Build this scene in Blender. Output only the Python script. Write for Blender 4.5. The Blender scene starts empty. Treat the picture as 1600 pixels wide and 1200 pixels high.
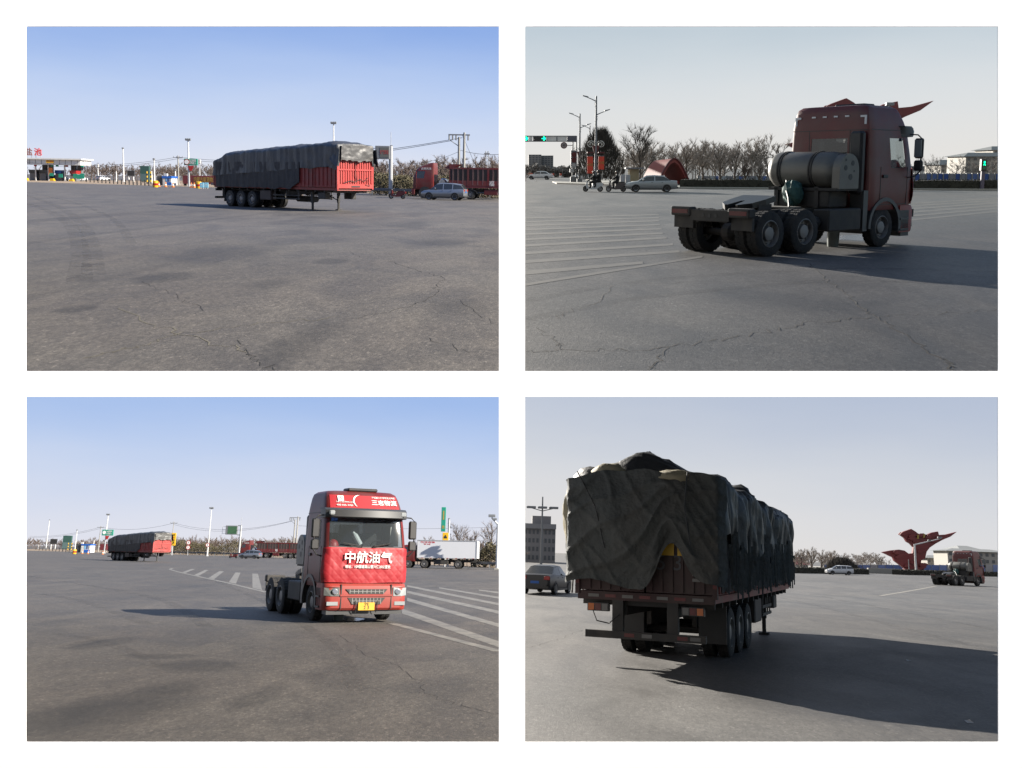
import bpy, math, random
from mathutils import Vector, Matrix, noise

# ------------------------------------------------------------------ camera, sky, suns, exposure
sc = bpy.context.scene
PI = math.pi
F, PR = 1550.0, 470.0          # focal length and optical row, in pixels of a 1600 x 1200 frame
EYE = 2.1
EXPO = 1.5                     # stops
PITCH = math.atan((857.0 - PR) / F)

cam_d = bpy.data.cameras.new('camera')
cam = bpy.data.objects.new('camera', cam_d)
sc.collection.objects.link(cam)
cam.location = (0, 0, EYE)
cam.rotation_euler = (PI / 2 + PITCH, 0, 0)
cam_d.sensor_fit = 'HORIZONTAL'
cam_d.sensor_width = 36.0
cam_d.lens = 36.0 * F / 1600.0
cam_d.shift_y = -(600.0 - PR) / 1600.0
cam_d.clip_start = 0.1
cam_d.clip_end = 6000.0
sc.camera = cam

SUN_A = (math.radians(113), math.radians(26))     # places on the left: sun from the right (azimuth from straight ahead, elevation)
SUN_B = (math.radians(-32), math.radians(27.5))     # places on the right: sun from ahead on the left

wd = bpy.data.worlds.new('World')
sc.world = wd
wd.use_nodes = True
wn = wd.node_tree.nodes
skyn = wn.new('ShaderNodeTexSky')
skyn.sky_type = 'NISHITA'
skyn.sun_disc = False
skyn.sun_elevation = SUN_B[1]
skyn.sun_rotation = SUN_B[0]
skyn.air_density = 0.8
skyn.dust_density = 1.0
wn['Background'].inputs['Strength'].default_value = 0.06
wd.node_tree.links.new(skyn.outputs['Color'], wn['Background'].inputs['Color'])

LEFT = bpy.data.collections.new('left_places')
RIGHT = bpy.data.collections.new('right_places')
FRAME_SET = bpy.data.collections.new('gutter_frame')
LIT_A = bpy.data.collections.new('lit_by_morning_sun')
for c in (LEFT, RIGHT, FRAME_SET):
    sc.collection.children.link(c)

def add_sun(name, azel, strength, color, receivers, blockers):
    l = bpy.data.lights.new(name, 'SUN')
    l.energy = strength
    l.angle = math.radians(0.55)
    l.color = color
    o = bpy.data.objects.new(name, l)
    sc.collection.objects.link(o)
    a, e = azel
    d = Vector((math.sin(a) * math.cos(e), math.cos(a) * math.cos(e), math.sin(e)))
    o.rotation_euler = d.to_track_quat('Z', 'Y').to_euler()
    o.location = d * 60
    o.light_linking.receiver_collection = receivers
    o.light_linking.blocker_collection = blockers
    return o

add_sun('sun', SUN_A, 5.0, (1.0, 0.93, 0.82), LIT_A, LEFT)
add_sun('sun', SUN_B, 5.0, (1.0, 0.94, 0.85), RIGHT, RIGHT)

vs = sc.view_settings
vs.view_transform = 'Standard'
vs.look = 'None'
vs.exposure = EXPO
vs.gamma = 1.0
vs.use_curve_mapping = False
sc.cycles.max_bounces = 5
sc.cycles.diffuse_bounces = 3
sc.cycles.glossy_bounces = 3
sc.cycles.transparent_max_bounces = 8
sc.cycles.caustics_reflective = False
sc.cycles.caustics_refractive = False
bpy.context.view_layer.update()

# ------------------------------------------------------------------ the four places
CR = cam.matrix_world.to_3x3()
C_R, C_U, C_F = CR @ Vector((1, 0, 0)), CR @ Vector((0, 1, 0)), CR @ Vector((0, 0, -1))

class Place:
    """One of the four views: a level ground with its own eye height; x right, y ahead, z up, metres."""
    def __init__(s, cx, hz, h, roll, coll, px0, px1, row_top, row_bottom):
        s.h, s.coll, s.px0, s.px1, s.row_top, s.row_bottom = h, coll, px0, px1, row_top, row_bottom
        a = math.atan((hz - PR) / F)
        R = Matrix.Rotation(PITCH - a, 4, 'X')
        d = C_F + C_R * ((cx - 800) / F) + C_U * ((PR - hz) / F)
        R = Matrix.Rotation(math.radians(roll), 4, d.normalized()) @ R
        s.M = Matrix.Translation((0, 0, EYE)) @ R @ Matrix.Translation((0, 0, -h))
        Ri = R.to_3x3().transposed()
        s.r, s.u, s.f = Ri @ C_R, Ri @ C_U, Ri @ C_F
    def ray(s, px, py):
        return s.f + s.r * ((px - 800) / F) + s.u * ((PR - py) / F)
    def at(s, px, py, z=0.0):
        d = s.ray(px, py)
        t = (z - s.h) / d.z
        return Vector((d.x * t, d.y * t, z))
    def z_at(s, x, y, py):
        n = s.u - s.f * ((PR - py) / F)
        return s.h - (n.x * x + n.y * y) / n.z
    def x_at(s, px, y, z=0.0):
        m = s.r - s.f * ((px - 800) / F)
        return -(m.y * y + m.z * (z - s.h)) / m.x
    def far(s, px, y, z=0.0):
        return Vector((s.x_at(px, y, z), y, z))
    def top(s, p, py):
        return s.z_at(p.x, p.y, py)

TL = Place(409, 277, 1.9, 1.1, LEFT, -90, 796, -150, 597)
TR = Place(1190, 261, 2.1, 0.0, RIGHT, 804, 1690, -150, 597)
BL = Place(409, 857, 2.0, 1.0, LEFT, -90, 796, 611, 1192)
BR = Place(1190, 873, 2.1, 2.0, RIGHT, 804, 1690, 611, 1192)

# ------------------------------------------------------------------ materials
def lin(r, g, b):
    f = lambda c: c / 12.92 if c <= 0.04045 else ((c + 0.055) / 1.055) ** 2.4
    return (f(r / 255), f(g / 255), f(b / 255), 1.0)

MATS = {}
def mat(name, col, rough=0.6, metal=0.0, var=0.15, scale=3.0, bump=0.0, spec=0.5, dirt=0.0, bscale=None, emit=0.0):
    if name in MATS:
        return MATS[name]
    m = bpy.data.materials.new(name)
    m.use_nodes = True
    nt = m.node_tree
    b = nt.nodes['Principled BSDF']
    b.inputs['Roughness'].default_value = rough
    b.inputs['Metallic'].default_value = metal
    b.inputs['Specular IOR Level'].default_value = spec
    k = 0.62 if max(col[:3]) < 0.55 else 0.72
    if emit or name == 'gutter_white': k = 1.0
    c = tuple(v * k for v in col[:3]) + (1.0,)
    tc = nt.nodes.new('ShaderNodeTexCoord')
    n = nt.nodes.new('ShaderNodeTexNoise')
    n.inputs['Scale'].default_value = scale
    n.inputs['Detail'].default_value = 6.0
    n.inputs['Roughness'].default_value = 0.65
    nt.links.new(tc.outputs['Object'], n.inputs['Vector'])
    mx = nt.nodes.new('ShaderNodeMix'); mx.data_type = 'RGBA'
    mx.inputs['A'].default_value = tuple(v * (1 - var) for v in c[:3]) + (1,)
    mx.inputs['B'].default_value = tuple(min(1, v * (1 + var)) for v in c[:3]) + (1,)
    nt.links.new(n.outputs['Fac'], mx.inputs['Factor'])
    out = mx.outputs['Result']
    if dirt:
        n2 = nt.nodes.new('ShaderNodeTexNoise')
        n2.inputs['Scale'].default_value = scale * 0.45
        n2.inputs['Detail'].default_value = 8.0
        n2.inputs['Distortion'].default_value = 0.6
        nt.links.new(tc.outputs['Object'], n2.inputs['Vector'])
        rp = nt.nodes.new('ShaderNodeMapRange')
        rp.inputs['From Min'].default_value = 0.42
        rp.inputs['From Max'].default_value = 0.72
        rp.inputs['To Max'].default_value = dirt
        nt.links.new(n2.outputs['Fac'], rp.inputs['Value'])
        m2 = nt.nodes.new('ShaderNodeMix'); m2.data_type = 'RGBA'
        m2.inputs['B'].default_value = (0.075, 0.062, 0.05, 1)
        nt.links.new(out, m2.inputs['A'])
        nt.links.new(rp.outputs['Result'], m2.inputs['Factor'])
        out = m2.outputs['Result']
    nt.links.new(out, b.inputs['Base Color'])
    if bump:
        n3 = nt.nodes.new('ShaderNodeTexNoise')
        n3.inputs['Scale'].default_value = bscale or scale * 6
        n3.inputs['Detail'].default_value = 5.0
        nt.links.new(tc.outputs['Object'], n3.inputs['Vector'])
        bp = nt.nodes.new('ShaderNodeBump')
        bp.inputs['Strength'].default_value = bump
        bp.inputs['Distance'].default_value = 0.05
        nt.links.new(n3.outputs['Fac'], bp.inputs['Height'])
        nt.links.new(bp.outputs['Normal'], b.inputs['Normal'])
    if emit:
        b.inputs['Emission Color'].default_value = c
        b.inputs['Emission Strength'].default_value = emit
    MATS[name] = m
    return m

def glass(name, tint, alpha):
    m = bpy.data.materials.new(name)
    m.use_nodes = True
    nt = m.node_tree
    b = nt.nodes['Principled BSDF']
    b.inputs['Base Color'].default_value = tuple(tint) + (1,)
    b.inputs['Roughness'].default_value = 0.06
    b.inputs['Specular IOR Level'].default_value = 0.8
    tr = nt.nodes.new('ShaderNodeBsdfTransparent')
    tr.inputs['Color'].default_value = (0.75, 0.8, 0.8, 1)
    mx = nt.nodes.new('ShaderNodeMixShader')
    mx.inputs['Fac'].default_value = alpha
    nt.links.new(tr.outputs[0], mx.inputs[1])
    nt.links.new(b.outputs[0], mx.inputs[2])
    nt.links.new(mx.outputs[0], nt.nodes['Material Output'].inputs['Surface'])
    return m

def sky_mat(name, h, stops, side):
    """Clear daylight sky: colour by elevation above the place's horizon, a little brighter towards the sun's side."""
    m = bpy.data.materials.new(name)
    m.use_nodes = True
    nt = m.node_tree
    nt.nodes.remove(nt.nodes['Principled BSDF'])
    tc = nt.nodes.new('ShaderNodeTexCoord')
    sub = nt.nodes.new('ShaderNodeVectorMath'); sub.operation = 'SUBTRACT'
    sub.inputs[1].default_value = (0, 0, h)
    nt.links.new(tc.outputs['Object'], sub.inputs[0])
    nrm = nt.nodes.new('ShaderNodeVectorMath'); nrm.operation = 'NORMALIZE'
    nt.links.new(sub.outputs[0], nrm.inputs[0])
    sp = nt.nodes.new('ShaderNodeSeparateXYZ')
    nt.links.new(nrm.outputs[0], sp.inputs[0])
    ns = nt.nodes.new('ShaderNodeTexNoise')
    ns.inputs['Scale'].default_value = 3.0
    ns.inputs['Detail'].default_value = 5.0
    stv = nt.nodes.new('ShaderNodeMapping'); stv.inputs['Scale'].default_value = (1.5, 1.5, 7.0)
    nt.links.new(nrm.outputs[0], stv.inputs['Vector'])
    nt.links.new(stv.outputs[0], ns.inputs['Vector'])
    a = nt.nodes.new('ShaderNodeMath'); a.operation = 'MULTIPLY_ADD'     # elevation -> 0..1 over 11 degrees
    a.inputs[1].default_value = 1 / 0.19
    nt.links.new(sp.outputs['Z'], a.inputs[0])
    a.inputs[2].default_value = 0.0
    b = nt.nodes.new('ShaderNodeMath'); b.operation = 'MULTIPLY_ADD'
    b.inputs[1].default_value = side
    nt.links.new(sp.outputs['X'], b.inputs[0])
    nt.links.new(a.outputs[0], b.inputs[2])
    c = nt.nodes.new('ShaderNodeMath'); c.operation = 'MULTIPLY_ADD'
    c.inputs[1].default_value = 0.22
    nt.links.new(ns.outputs['Fac'], c.inputs[0])
    nt.links.new(b.outputs[0], c.inputs[2])
    d = nt.nodes.new('ShaderNodeMath'); d.operation = 'SUBTRACT'
    nt.links.new(c.outputs[0], d.inputs[0]); d.inputs[1].default_value = 0.11
    rp = nt.nodes.new('ShaderNodeValToRGB')
    rp.color_ramp.interpolation = 'B_SPLINE'
    el = rp.color_ramp.elements
    while len(el) < len(stops):
        el.new(0.5)
    for e, (pos, col) in zip(el, stops):
        e.position = pos
        e.color = lin(*col)
    nt.links.new(d.outputs[0], rp.inputs['Fac'])
    em = nt.nodes.new('ShaderNodeEmission')
    em.inputs['Strength'].default_value = 2.0 ** -EXPO      # shown at the picture's own exposure
    nt.links.new(rp.outputs['Color'], em.inputs['Color'])
    nt.links.new(em.outputs[0], nt.nodes['Material Output'].inputs['Surface'])
    m.cycles.emission_sampling = 'NONE'
    return m

def asphalt(name, base, stains, rough=0.75, spec=0.5, warm=1.0, bump=0.6):
    m = bpy.data.materials.new(name)
    m.use_nodes = True
    nt = m.node_tree
    L = nt.links.new
    b = nt.nodes['Principled BSDF']
    b.inputs['Specular IOR Level'].default_value = spec
    tc = nt.nodes.new('ShaderNodeTexCoord')
    mp = nt.nodes.new('ShaderNodeMapping')
    mp.inputs['Scale'].default_value = (1, 0.45, 1)
    L(tc.outputs['Object'], mp.inputs['Vector'])
    def nz(scale, detail=6, rough_=0.6, dist=0.0, src=None):
        n = nt.nodes.new('ShaderNodeTexNoise')
        n.inputs['Scale'].default_value = scale
        n.inputs['Detail'].default_value = detail
        n.inputs['Roughness'].default_value = rough_
        n.inputs['Distortion'].default_value = dist
        L((src or mp).outputs[0 if src is None else 'Object'], n.inputs['Vector'])
        return n
    def mr(sock, a, b_, c, d):
        r = nt.nodes.new('ShaderNodeMapRange')
        r.inputs['From Min'].default_value = a; r.inputs['From Max'].default_value = b_
        r.inputs['To Min'].default_value = c; r.inputs['To Max'].default_value = d
        L(sock, r.inputs['Value'])
        return r.outputs['Result']
    def mul(s1, s2):
        k = nt.nodes.new('ShaderNodeMath'); k.operation = 'MULTIPLY'
        L(s1, k.inputs[0])
        if isinstance(s2, float): k.inputs[1].default_value = s2
        else: L(s2, k.inputs[1])
        return k.outputs[0]
    big = nz(0.07, 5, 0.6, 0.5)
    mid = nz(0.5, 8, 0.65, 0.8)
    small = nz(2.6, 8, 0.7, 0.4)
    grain = nz(30, 4, 0.85)
    vo = nt.nodes.new('ShaderNodeTexVoronoi')
    vo.inputs['Scale'].default_value = 42
    L(mp.outputs[0], vo.inputs['Vector'])
    sepc = nt.nodes.new('ShaderNodeSeparateColor')
    L(vo.outputs['Color'], sepc.inputs[0])
    vo2 = nt.nodes.new('ShaderNodeTexVoronoi')
    vo2.inputs['Scale'].default_value = 16
    L(mp.outputs[0], vo2.inputs['Vector'])
    sepc2 = nt.nodes.new('ShaderNodeSeparateColor')
    L(vo2.outputs['Color'], sepc2.inputs[0])
    gravel = nz(11, 3, 0.7)
    val = mul(mr(big.outputs['Fac'], 0.3, 0.7, 0.82, 1.18), mr(mid.outputs['Fac'], 0.3, 0.7, 0.68, 1.26))
    val = mul(val, mr(small.outputs['Fac'], 0.3, 0.7, 0.88, 1.1))
    val = mul(val, mr(grain.outputs['Fac'], 0.3, 0.7, 0.62, 1.4))
    val = mul(val, mr(sepc.outputs[0], 0.0, 1.0, 0.83, 1.17))
    val = mul(val, mr(sepc2.outputs[1], 0.0, 1.0, 0.84, 1.16))
    speck = mr(sepc.outputs[1], 0.93, 0.97, 1.0, 1.6)
    val = mul(val, speck)
    val = mul(val, mr(gravel.outputs['Fac'], 0.3, 0.7, 0.82, 1.2))
    oil = mr(nz(0.16, 6, 0.55, 1.2).outputs['Fac'], 0.55, 0.72, 1.0, 0.72)
    val = mul(val, oil)
    # fuel, oil and repair stains of their own shape
    wob = nz(0.9, 4, 0.6, 0.0)
    for (x, y, rx, ry, ang, dark, soft) in stains:
        m1 = nt.nodes.new('ShaderNodeMapping'); m1.vector_type = 'TEXTURE'
        m1.inputs['Location'].default_value = (x, y, 0)
        m1.inputs['Rotation'].default_value = (0, 0, ang)
        m1.inputs['Scale'].default_value = (rx, ry, 1)
        L(tc.outputs['Object'], m1.inputs['Vector'])
        ln = nt.nodes.new('ShaderNodeVectorMath'); ln.operation = 'LENGTH'
        L(m1.outputs[0], ln.inputs[0])
        ad = nt.nodes.new('ShaderNodeMath'); ad.operation = 'MULTIPLY_ADD'
        L(wob.outputs['Fac'], ad.inputs[0]); ad.inputs[1].default_value = 1.6
        L(ln.outputs['Value'], ad.inputs[2])
        val = mul(val, mr(ad.outputs[0], 1.8 - soft, 1.8 + soft, dark, 1.0))
    rgb = nt.nodes.new('ShaderNodeMix'); rgb.data_type = 'RGBA'; rgb.blend_type = 'MULTIPLY'
    rgb.inputs['Factor'].default_value = 1.0
    tint = nt.nodes.new('ShaderNodeMix'); tint.data_type = 'RGBA'
    tint.inputs['A'].default_value = (base * 1.05 * warm, base, base * 0.95 / warm, 1)
    tint.inputs['B'].default_value = (base * warm, base, base * 0.98 / warm, 1)
    L(mr(nz(0.2, 4).outputs['Fac'], 0.35, 0.65, 0.0, 1.0), tint.inputs['Factor'])
    L(tint.outputs['Result'], rgb.inputs['A'])
    L(val, rgb.inputs['B'])
    L(rgb.outputs['Result'], b.inputs['Base Color'])
    L(mr(mid.outputs['Fac'], 0.3, 0.7, rough - 0.08, rough + 0.08), b.inputs['Roughness'])
    bp = nt.nodes.new('ShaderNodeBump')
    bp.inputs['Strength'].default_value = bump
    bp.inputs['Distance'].default_value = 0.012
    L(grain.outputs['Fac'], bp.inputs['Height'])
    L(bp.outputs['Normal'], b.inputs['Normal'])
    return m

def worn_paint(name, base):
    m = bpy.data.materials.new(name)
    m.use_nodes = True
    nt = m.node_tree
    b = nt.nodes['Principled BSDF']
    b.inputs['Roughness'].default_value = 0.7
    tc = nt.nodes.new('ShaderNodeTexCoord')
    n = nt.nodes.new('ShaderNodeTexNoise')
    n.inputs['Scale'].default_value = 1.6; n.inputs['Detail'].default_value = 10; n.inputs['Roughness'].default_value = 0.75
    nt.links.new(tc.outputs['Object'], n.inputs['Vector'])
    r = nt.nodes.new('ShaderNodeMapRange')
    r.inputs['From Min'].default_value = 0.36; r.inputs['From Max'].default_value = 0.6
    r.inputs['To Min'].default_value = 0.75; r.inputs['To Max'].default_value = 0.0
    nt.links.new(n.outputs['Fac'], r.inputs['Value'])
    mx = nt.nodes.new('ShaderNodeMix'); mx.data_type = 'RGBA'
    mx.inputs['A'].default_value = tuple(base) + (1,)
    mx.inputs['B'].default_value = (0.055, 0.054, 0.052, 1)
    nt.links.new(r.outputs['Result'], mx.inputs['Factor'])
    nt.links.new(mx.outputs['Result'], b.inputs['Base Color'])
    return m

# ------------------------------------------------------------------ mesh building
class MB:
    def __init__(s):
        s.v, s.f = [], []
    def add(s, vs_, fs):
        o = len(s.v)
        s.v.extend([tuple(p) for p in vs_])
        s.f.extend([tuple(i + o for i in f) for f in fs])
        return s
    def box(s, x0, x1, y0, y1, z0, z1, M=None):
        vv = [Vector((x, y, z)) for z in (z0, z1) for y in (y0, y1) for x in (x0, x1)]
        if M is not None: vv = [M @ p for p in vv]
        return s.add(vv, [(0, 2, 3, 1), (4, 5, 7, 6), (0, 1, 5, 4), (2, 6, 7, 3), (0, 4, 6, 2), (1, 3, 7, 5)])
    def bbox(s, x0, x1, y0, y1, z0, z1, r=0.03):
        """box with chamfered vertical and top edges"""
        def ring(i, z):
            return [(x0 + i + r, y0 + i, z), (x1 - i - r, y0 + i, z), (x1 - i, y0 + i + r, z), (x1 - i, y1 - i - r, z),
                    (x1 - i - r, y1 - i, z), (x0 + i + r, y1 - i, z), (x0 + i, y1 - i - r, z), (x0 + i, y0 + i + r, z)]
        return s.loft([ring(r * .6, z0), ring(0, z0 + r), ring(0, z1 - r), ring(r * .6, z1)], True, True)
    def loft(s, rings, cap0=True, cap1=True, closed=True):
        n = len(rings[0])
        o = len(s.v)
        for r in rings: s.v.extend([tuple(p) for p in r])
        for i in range(len(rings) - 1):
            for j in range(n if closed else n - 1):
                k = (j + 1) % n
                s.f.append((o + i * n + j, o + i * n + k, o + (i + 1) * n + k, o + (i + 1) * n + j))
        if cap0: s.f.append(tuple(o + j for j in reversed(range(n))))
        if cap1: s.f.append(tuple(o + (len(rings) - 1) * n + j for j in range(n)))
        return s
    def tube(s, pts, rad, n=6, caps=True):
        pts = [Vector(p) for p in pts]
        rads = rad if isinstance(rad, (list, tuple)) else [rad] * len(pts)
        rings, prev = [], None
        for i, p in enumerate(pts):
            d = (pts[min(i + 1, len(pts) - 1)] - pts[max(i - 1, 0)]).normalized()
            ref = prev if prev is not None and abs(prev.dot(d)) < .95 else (Vector((0, 0, 1)) if abs(d.z) < .9 else Vector((1, 0, 0)))
            a = d.cross(ref).normalized(); b = d.cross(a).normalized()
            prev = ref
            rings.append([p + (a * math.cos(t) + b * math.sin(t)) * rads[i] for t in [2 * PI * k / n for k in range(n)]])
        return s.loft(rings, caps, caps)
    def lathe(s, prof, n=20, M=None, caps=True):
        """profile of (axial x, radius) turned about the x axis"""
        rings = []
        for (x, r) in prof:
            rg = [Vector((x, r * math.cos(2 * PI * k / n), r * math.sin(2 * PI * k / n))) for k in range(n)]
            rings.append([M @ p for p in rg] if M is not None else rg)
        return s.loft(rings, caps and prof[0][1] > 0, caps and prof[-1][1] > 0)
    def prism(s, poly, a, b, axis='x'):
        def P(q, t):
            return (t, q[0], q[1]) if axis == 'x' else ((q[0], t, q[1]) if axis == 'y' else (q[0], q[1], t))
        n = len(poly)
        return s.add([P(q, a) for q in poly] + [P(q, b) for q in poly],
                     [tuple(range(n)), tuple(reversed(range(n, 2 * n)))] + [(i, i + n, (i + 1) % n + n, (i + 1) % n) for i in range(n)])
    def mesh(s, name, m, smooth=None):
        me = bpy.data.meshes.new(name)
        me.from_pydata(s.v, [], s.f)
        me.validate()
        if m is not None: me.materials.append(m)
        if smooth:
            for p in me.polygons: p.use_smooth = True
            me.set_sharp_from_angle(angle=math.radians(smooth))
        return me
    def build(s, name, m, parent=None, place=None, smooth=None, kind=None, label=None):
        o = bpy.data.objects.new(name, s.mesh(name, m, smooth))
        if parent is not None:
            o.parent = parent
            parent.users_collection[0].objects.link(o)
        elif place is not None:
            place.coll.objects.link(o)
            o.matrix_world = place.M
        if kind: o['kind'] = kind
        if label: o['label'] = label
        return o

def head_rot(deg):
    """turn local +y to a compass heading: 0 = away from the camera, 90 = to the right"""
    return -math.radians(deg)

def thing(name, label, cat, place, loc, heading=0.0, group=None, scale=1.0):
    o = bpy.data.objects.new(name, None)
    o.empty_display_size = 0.2
    place.coll.objects.link(o)
    o.matrix_world = place.M @ Matrix.Translation(loc) @ Matrix.Rotation(head_rot(heading), 4, 'Z') @ Matrix.Scale(scale, 4)
    return tag(o, label, cat, group)

def tag(o, label, cat, group=None):
    o['label'] = label; o['category'] = cat
    if group: o['group'] = group
    return o

def pose(o, place, loc, heading, scale=1.0):
    o.matrix_world = place.M @ Matrix.Translation(loc) @ Matrix.Rotation(head_rot(heading), 4, 'Z') @ Matrix.Scale(scale, 4)

def anchor(place, px, row, lx, ly, heading):
    """ground position of a thing whose local point (lx, ly) stands at this pixel"""
    p = place.at(px, row)
    a = head_rot(heading)
    return Vector((p.x - (lx * math.cos(a) - ly * math.sin(a)), p.y - (lx * math.sin(a) + ly * math.cos(a)), 0))

def copy_tree(o, coll, parent=None):
    c = o.copy()
    coll.objects.link(c)
    c.parent = parent
    for ch in list(o.children):
        copy_tree(ch, coll, c)
    return c

_fc = {}
def text(body, size, m, parent, M, name='lettering', depth=0.004, bold=0.0, width=None):
    """raised lettering standing in the x-z plane, facing -y before M"""
    key = (body, size, depth, bold, width)
    if key not in _fc:
        cu = bpy.data.curves.new('lettering', 'FONT')
        cu.body = body; cu.size = size; cu.extrude = depth; cu.align_x = 'CENTER'; cu.align_y = 'CENTER'
        cu.offset = bold
        cu.resolution_u = 3
        t = bpy.data.objects.new('lettering', cu)
        sc.collection.objects.link(t)
        bpy.context.view_layer.update()
        me = bpy.data.meshes.new_from_object(t.evaluated_get(bpy.context.evaluated_depsgraph_get()))
        bpy.data.objects.remove(t)
        xs = [v.co.x for v in me.vertices] or [0, 1]
        k = width / (max(xs) - min(xs)) if width else 1.0
        me.transform(Matrix.Rotation(PI / 2, 4, 'X') @ Matrix.Diagonal((k, 1, 1, 1)))
        me.materials.clear()
        me.materials.append(m)
        _fc[key] = me
    o = bpy.data.objects.new(name, _fc[key])
    parent.users_collection[0].objects.link(o)
    o.parent = parent
    o.matrix_local = M
    return o

# ------------------------------------------------------------------ palette
RED = mat('truck_red', (0.165, 0.014, 0.013), 0.42, var=0.2, scale=2.2, dirt=0.45)
RED_FADED = mat('faded_red', (0.33, 0.035, 0.028), 0.6, var=0.25, scale=3, dirt=0.5, bump=0.1)
RED_BRIGHT = mat('panel_red', (0.53, 0.042, 0.035), 0.5, var=0.18, scale=3, dirt=0.3)
BUMPER = mat('bumper_red', (0.36, 0.042, 0.03), 0.45, var=0.12, scale=3, dirt=0.25)
QUILT = mat('quilt_red', (0.40, 0.010, 0.018), 0.55, var=0.12, scale=5)
BANNER = mat('banner_red', (0.40, 0.014, 0.022), 0.5, var=0.1)
TARP = mat('tarp_dark', (0.036, 0.041, 0.048), 0.5, var=0.35, scale=1.6, bump=0.5, bscale=6, dirt=0.25)
TARP_GREEN = mat('tarp_green_grey', (0.060, 0.066, 0.064), 0.8, var=0.4, scale=2.4, bump=0.9, bscale=9, dirt=0.3)
TARP_BROWN = mat('tarp_net', (0.060, 0.054, 0.050), 0.85, var=0.35, scale=4, bump=0.5, bscale=22, dirt=0.3)
TARP_PALE = mat('sack_pale', (0.34, 0.30, 0.20), 0.75, var=0.2, scale=3, bump=0.3)
TYRE = mat('tyre', (0.018, 0.018, 0.018), 0.85, var=0.25, scale=8, bump=0.4, bscale=30, dirt=0.35)
RIM = mat('rim_steel', (0.30, 0.29, 0.28), 0.5, 0.3, dirt=0.5)
RIM_ALLOY = mat('rim_alloy', (0.55, 0.56, 0.58), 0.3, 0.8)
CHASSIS = mat('chassis', (0.030, 0.028, 0.026), 0.7, var=0.3, dirt=0.5)
BLACK = mat('black_plastic', (0.02, 0.02, 0.021), 0.5, dirt=0.2)
GREY_PLASTIC = mat('grey_plastic', (0.055, 0.057, 0.06), 0.45, dirt=0.2)
TANK = mat('tank_grey', (0.19, 0.185, 0.165), 0.45, 0.3, var=0.15, dirt=0.5)
WHITE = mat('white_paint', (0.72, 0.72, 0.70), 0.5, var=0.06, dirt=0.15)
OFFWHITE = mat('offwhite', (0.6, 0.58, 0.54), 0.6, var=0.08, dirt=0.15)
POLE = mat('galvanised', (0.52, 0.53, 0.54), 0.5, 0.2, var=0.08)
POLE_DARK = mat('pole_grey', (0.22, 0.23, 0.24), 0.55, 0.2, var=0.1)
CONCRETE = mat('concrete', (0.36, 0.35, 0.32), 0.85, var=0.15, scale=2, bump=0.2)
LETTER_WHITE = mat('white_print', (0.82, 0.8, 0.78), 0.6, var=0.04)
REFLEX_DIRTY_SHADED = mat('reflector_dirty_shaded', (0.22, 0.21, 0.20), 0.6, dirt=0.4)  # dirty print, its base darkened to stand in for the tail's shade
REFLEX_RED = mat('reflector_dirty_shaded_red', (0.16, 0.012, 0.012), 0.5, dirt=0.4)  # red darkened likewise, shade put into the colour
LETTER_RED = mat('red_letters', (0.62, 0.02, 0.02), 0.5)
LETTER_GOLD = mat('gold_letters', (0.42, 0.30, 0.06), 0.6)
YELLOW = mat('sign_yellow', (0.72, 0.42, 0.01), 0.5, var=0.06)
PLATE = mat('plate_yellow', (0.72, 0.40, 0.02), 0.5, var=0.15, dirt=0.3)
SIGN_GREEN = mat('sign_green', (0.01, 0.30, 0.20), 0.5, var=0.06)
PANEL_GREEN = mat('panel_green', (0.035, 0.10, 0.085), 0.45, var=0.2)
SCREEN_GREEN = mat('screen_green', (0.05, 0.13, 0.06), 0.5, var=0.2)
SCREEN_GREY = mat('screen_grey', (0.14, 0.14, 0.12), 0.5, var=0.1)
BLUE = mat('booth_blue', (0.01, 0.12, 0.50), 0.5, var=0.1)
FENCE_BLUE = mat('fence_blue', (0.03, 0.09, 0.33), 0.6, var=0.3, scale=0.4)
PALE_BLUE = mat('board_pale_blue', (0.25, 0.58, 0.75), 0.5)
ORANGE = mat('orange', (0.75, 0.20, 0.02), 0.5, var=0.1)
MAROON = mat('maroon', (0.14, 0.016, 0.022), 0.6, var=0.15)
MAROON_GATE = mat('tail_gate_maroon', (0.045, 0.010, 0.010), 0.65, var=0.3, scale=2, dirt=0.5)
SCULPT = mat('sculpture_red', (0.20, 0.016, 0.018), 0.55, var=0.2, scale=0.7, dirt=0.2)
SILVER = mat('silver_paint', (0.36, 0.38, 0.41), 0.3, 0.7, var=0.05)
CAR_WHITE = mat('car_white', (0.66, 0.67, 0.68), 0.35, 0.1, var=0.05)
CAR_DARK = mat('car_dark', (0.010, 0.011, 0.014), 0.35, 0.0, var=0.05)
LAMP_RED = mat('lamp_red', (0.42, 0.015, 0.012), 0.25)
LAMP_ORANGE = mat('lamp_orange', (0.6, 0.14, 0.01), 0.3)
LAMP_CLEAR = mat('lamp_clear', (0.46, 0.48, 0.48), 0.12, 0.3)
CHROME = mat('chrome', (0.7, 0.7, 0.7), 0.15, 1.0)
CLOTH_BLACK = mat('clothing_black', (0.012, 0.012, 0.014), 0.8, bump=0.2)
SKIN = mat('skin', (0.36, 0.2, 0.14), 0.6)
SCOOTER_W = mat('scooter_white', (0.6, 0.62, 0.64), 0.35)
DARKRED = mat('dark_red', (0.12, 0.012, 0.012), 0.45)
BARK = mat('bark', (0.13, 0.10, 0.078), 0.9, var=0.25)
TWIG = mat('twigs', (0.17, 0.128, 0.105), 0.9, var=0.3, scale=0.3)
TWIG_HAZE_TINT = mat('twigs_haze_tint', (0.40, 0.345, 0.30), 0.9, var=0.25, scale=0.3)  # paler twig colour, distance haze mixed into the tone
TWIG_DARK = mat('twigs_dark', (0.085, 0.075, 0.062), 0.9, var=0.3, scale=0.4)
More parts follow.
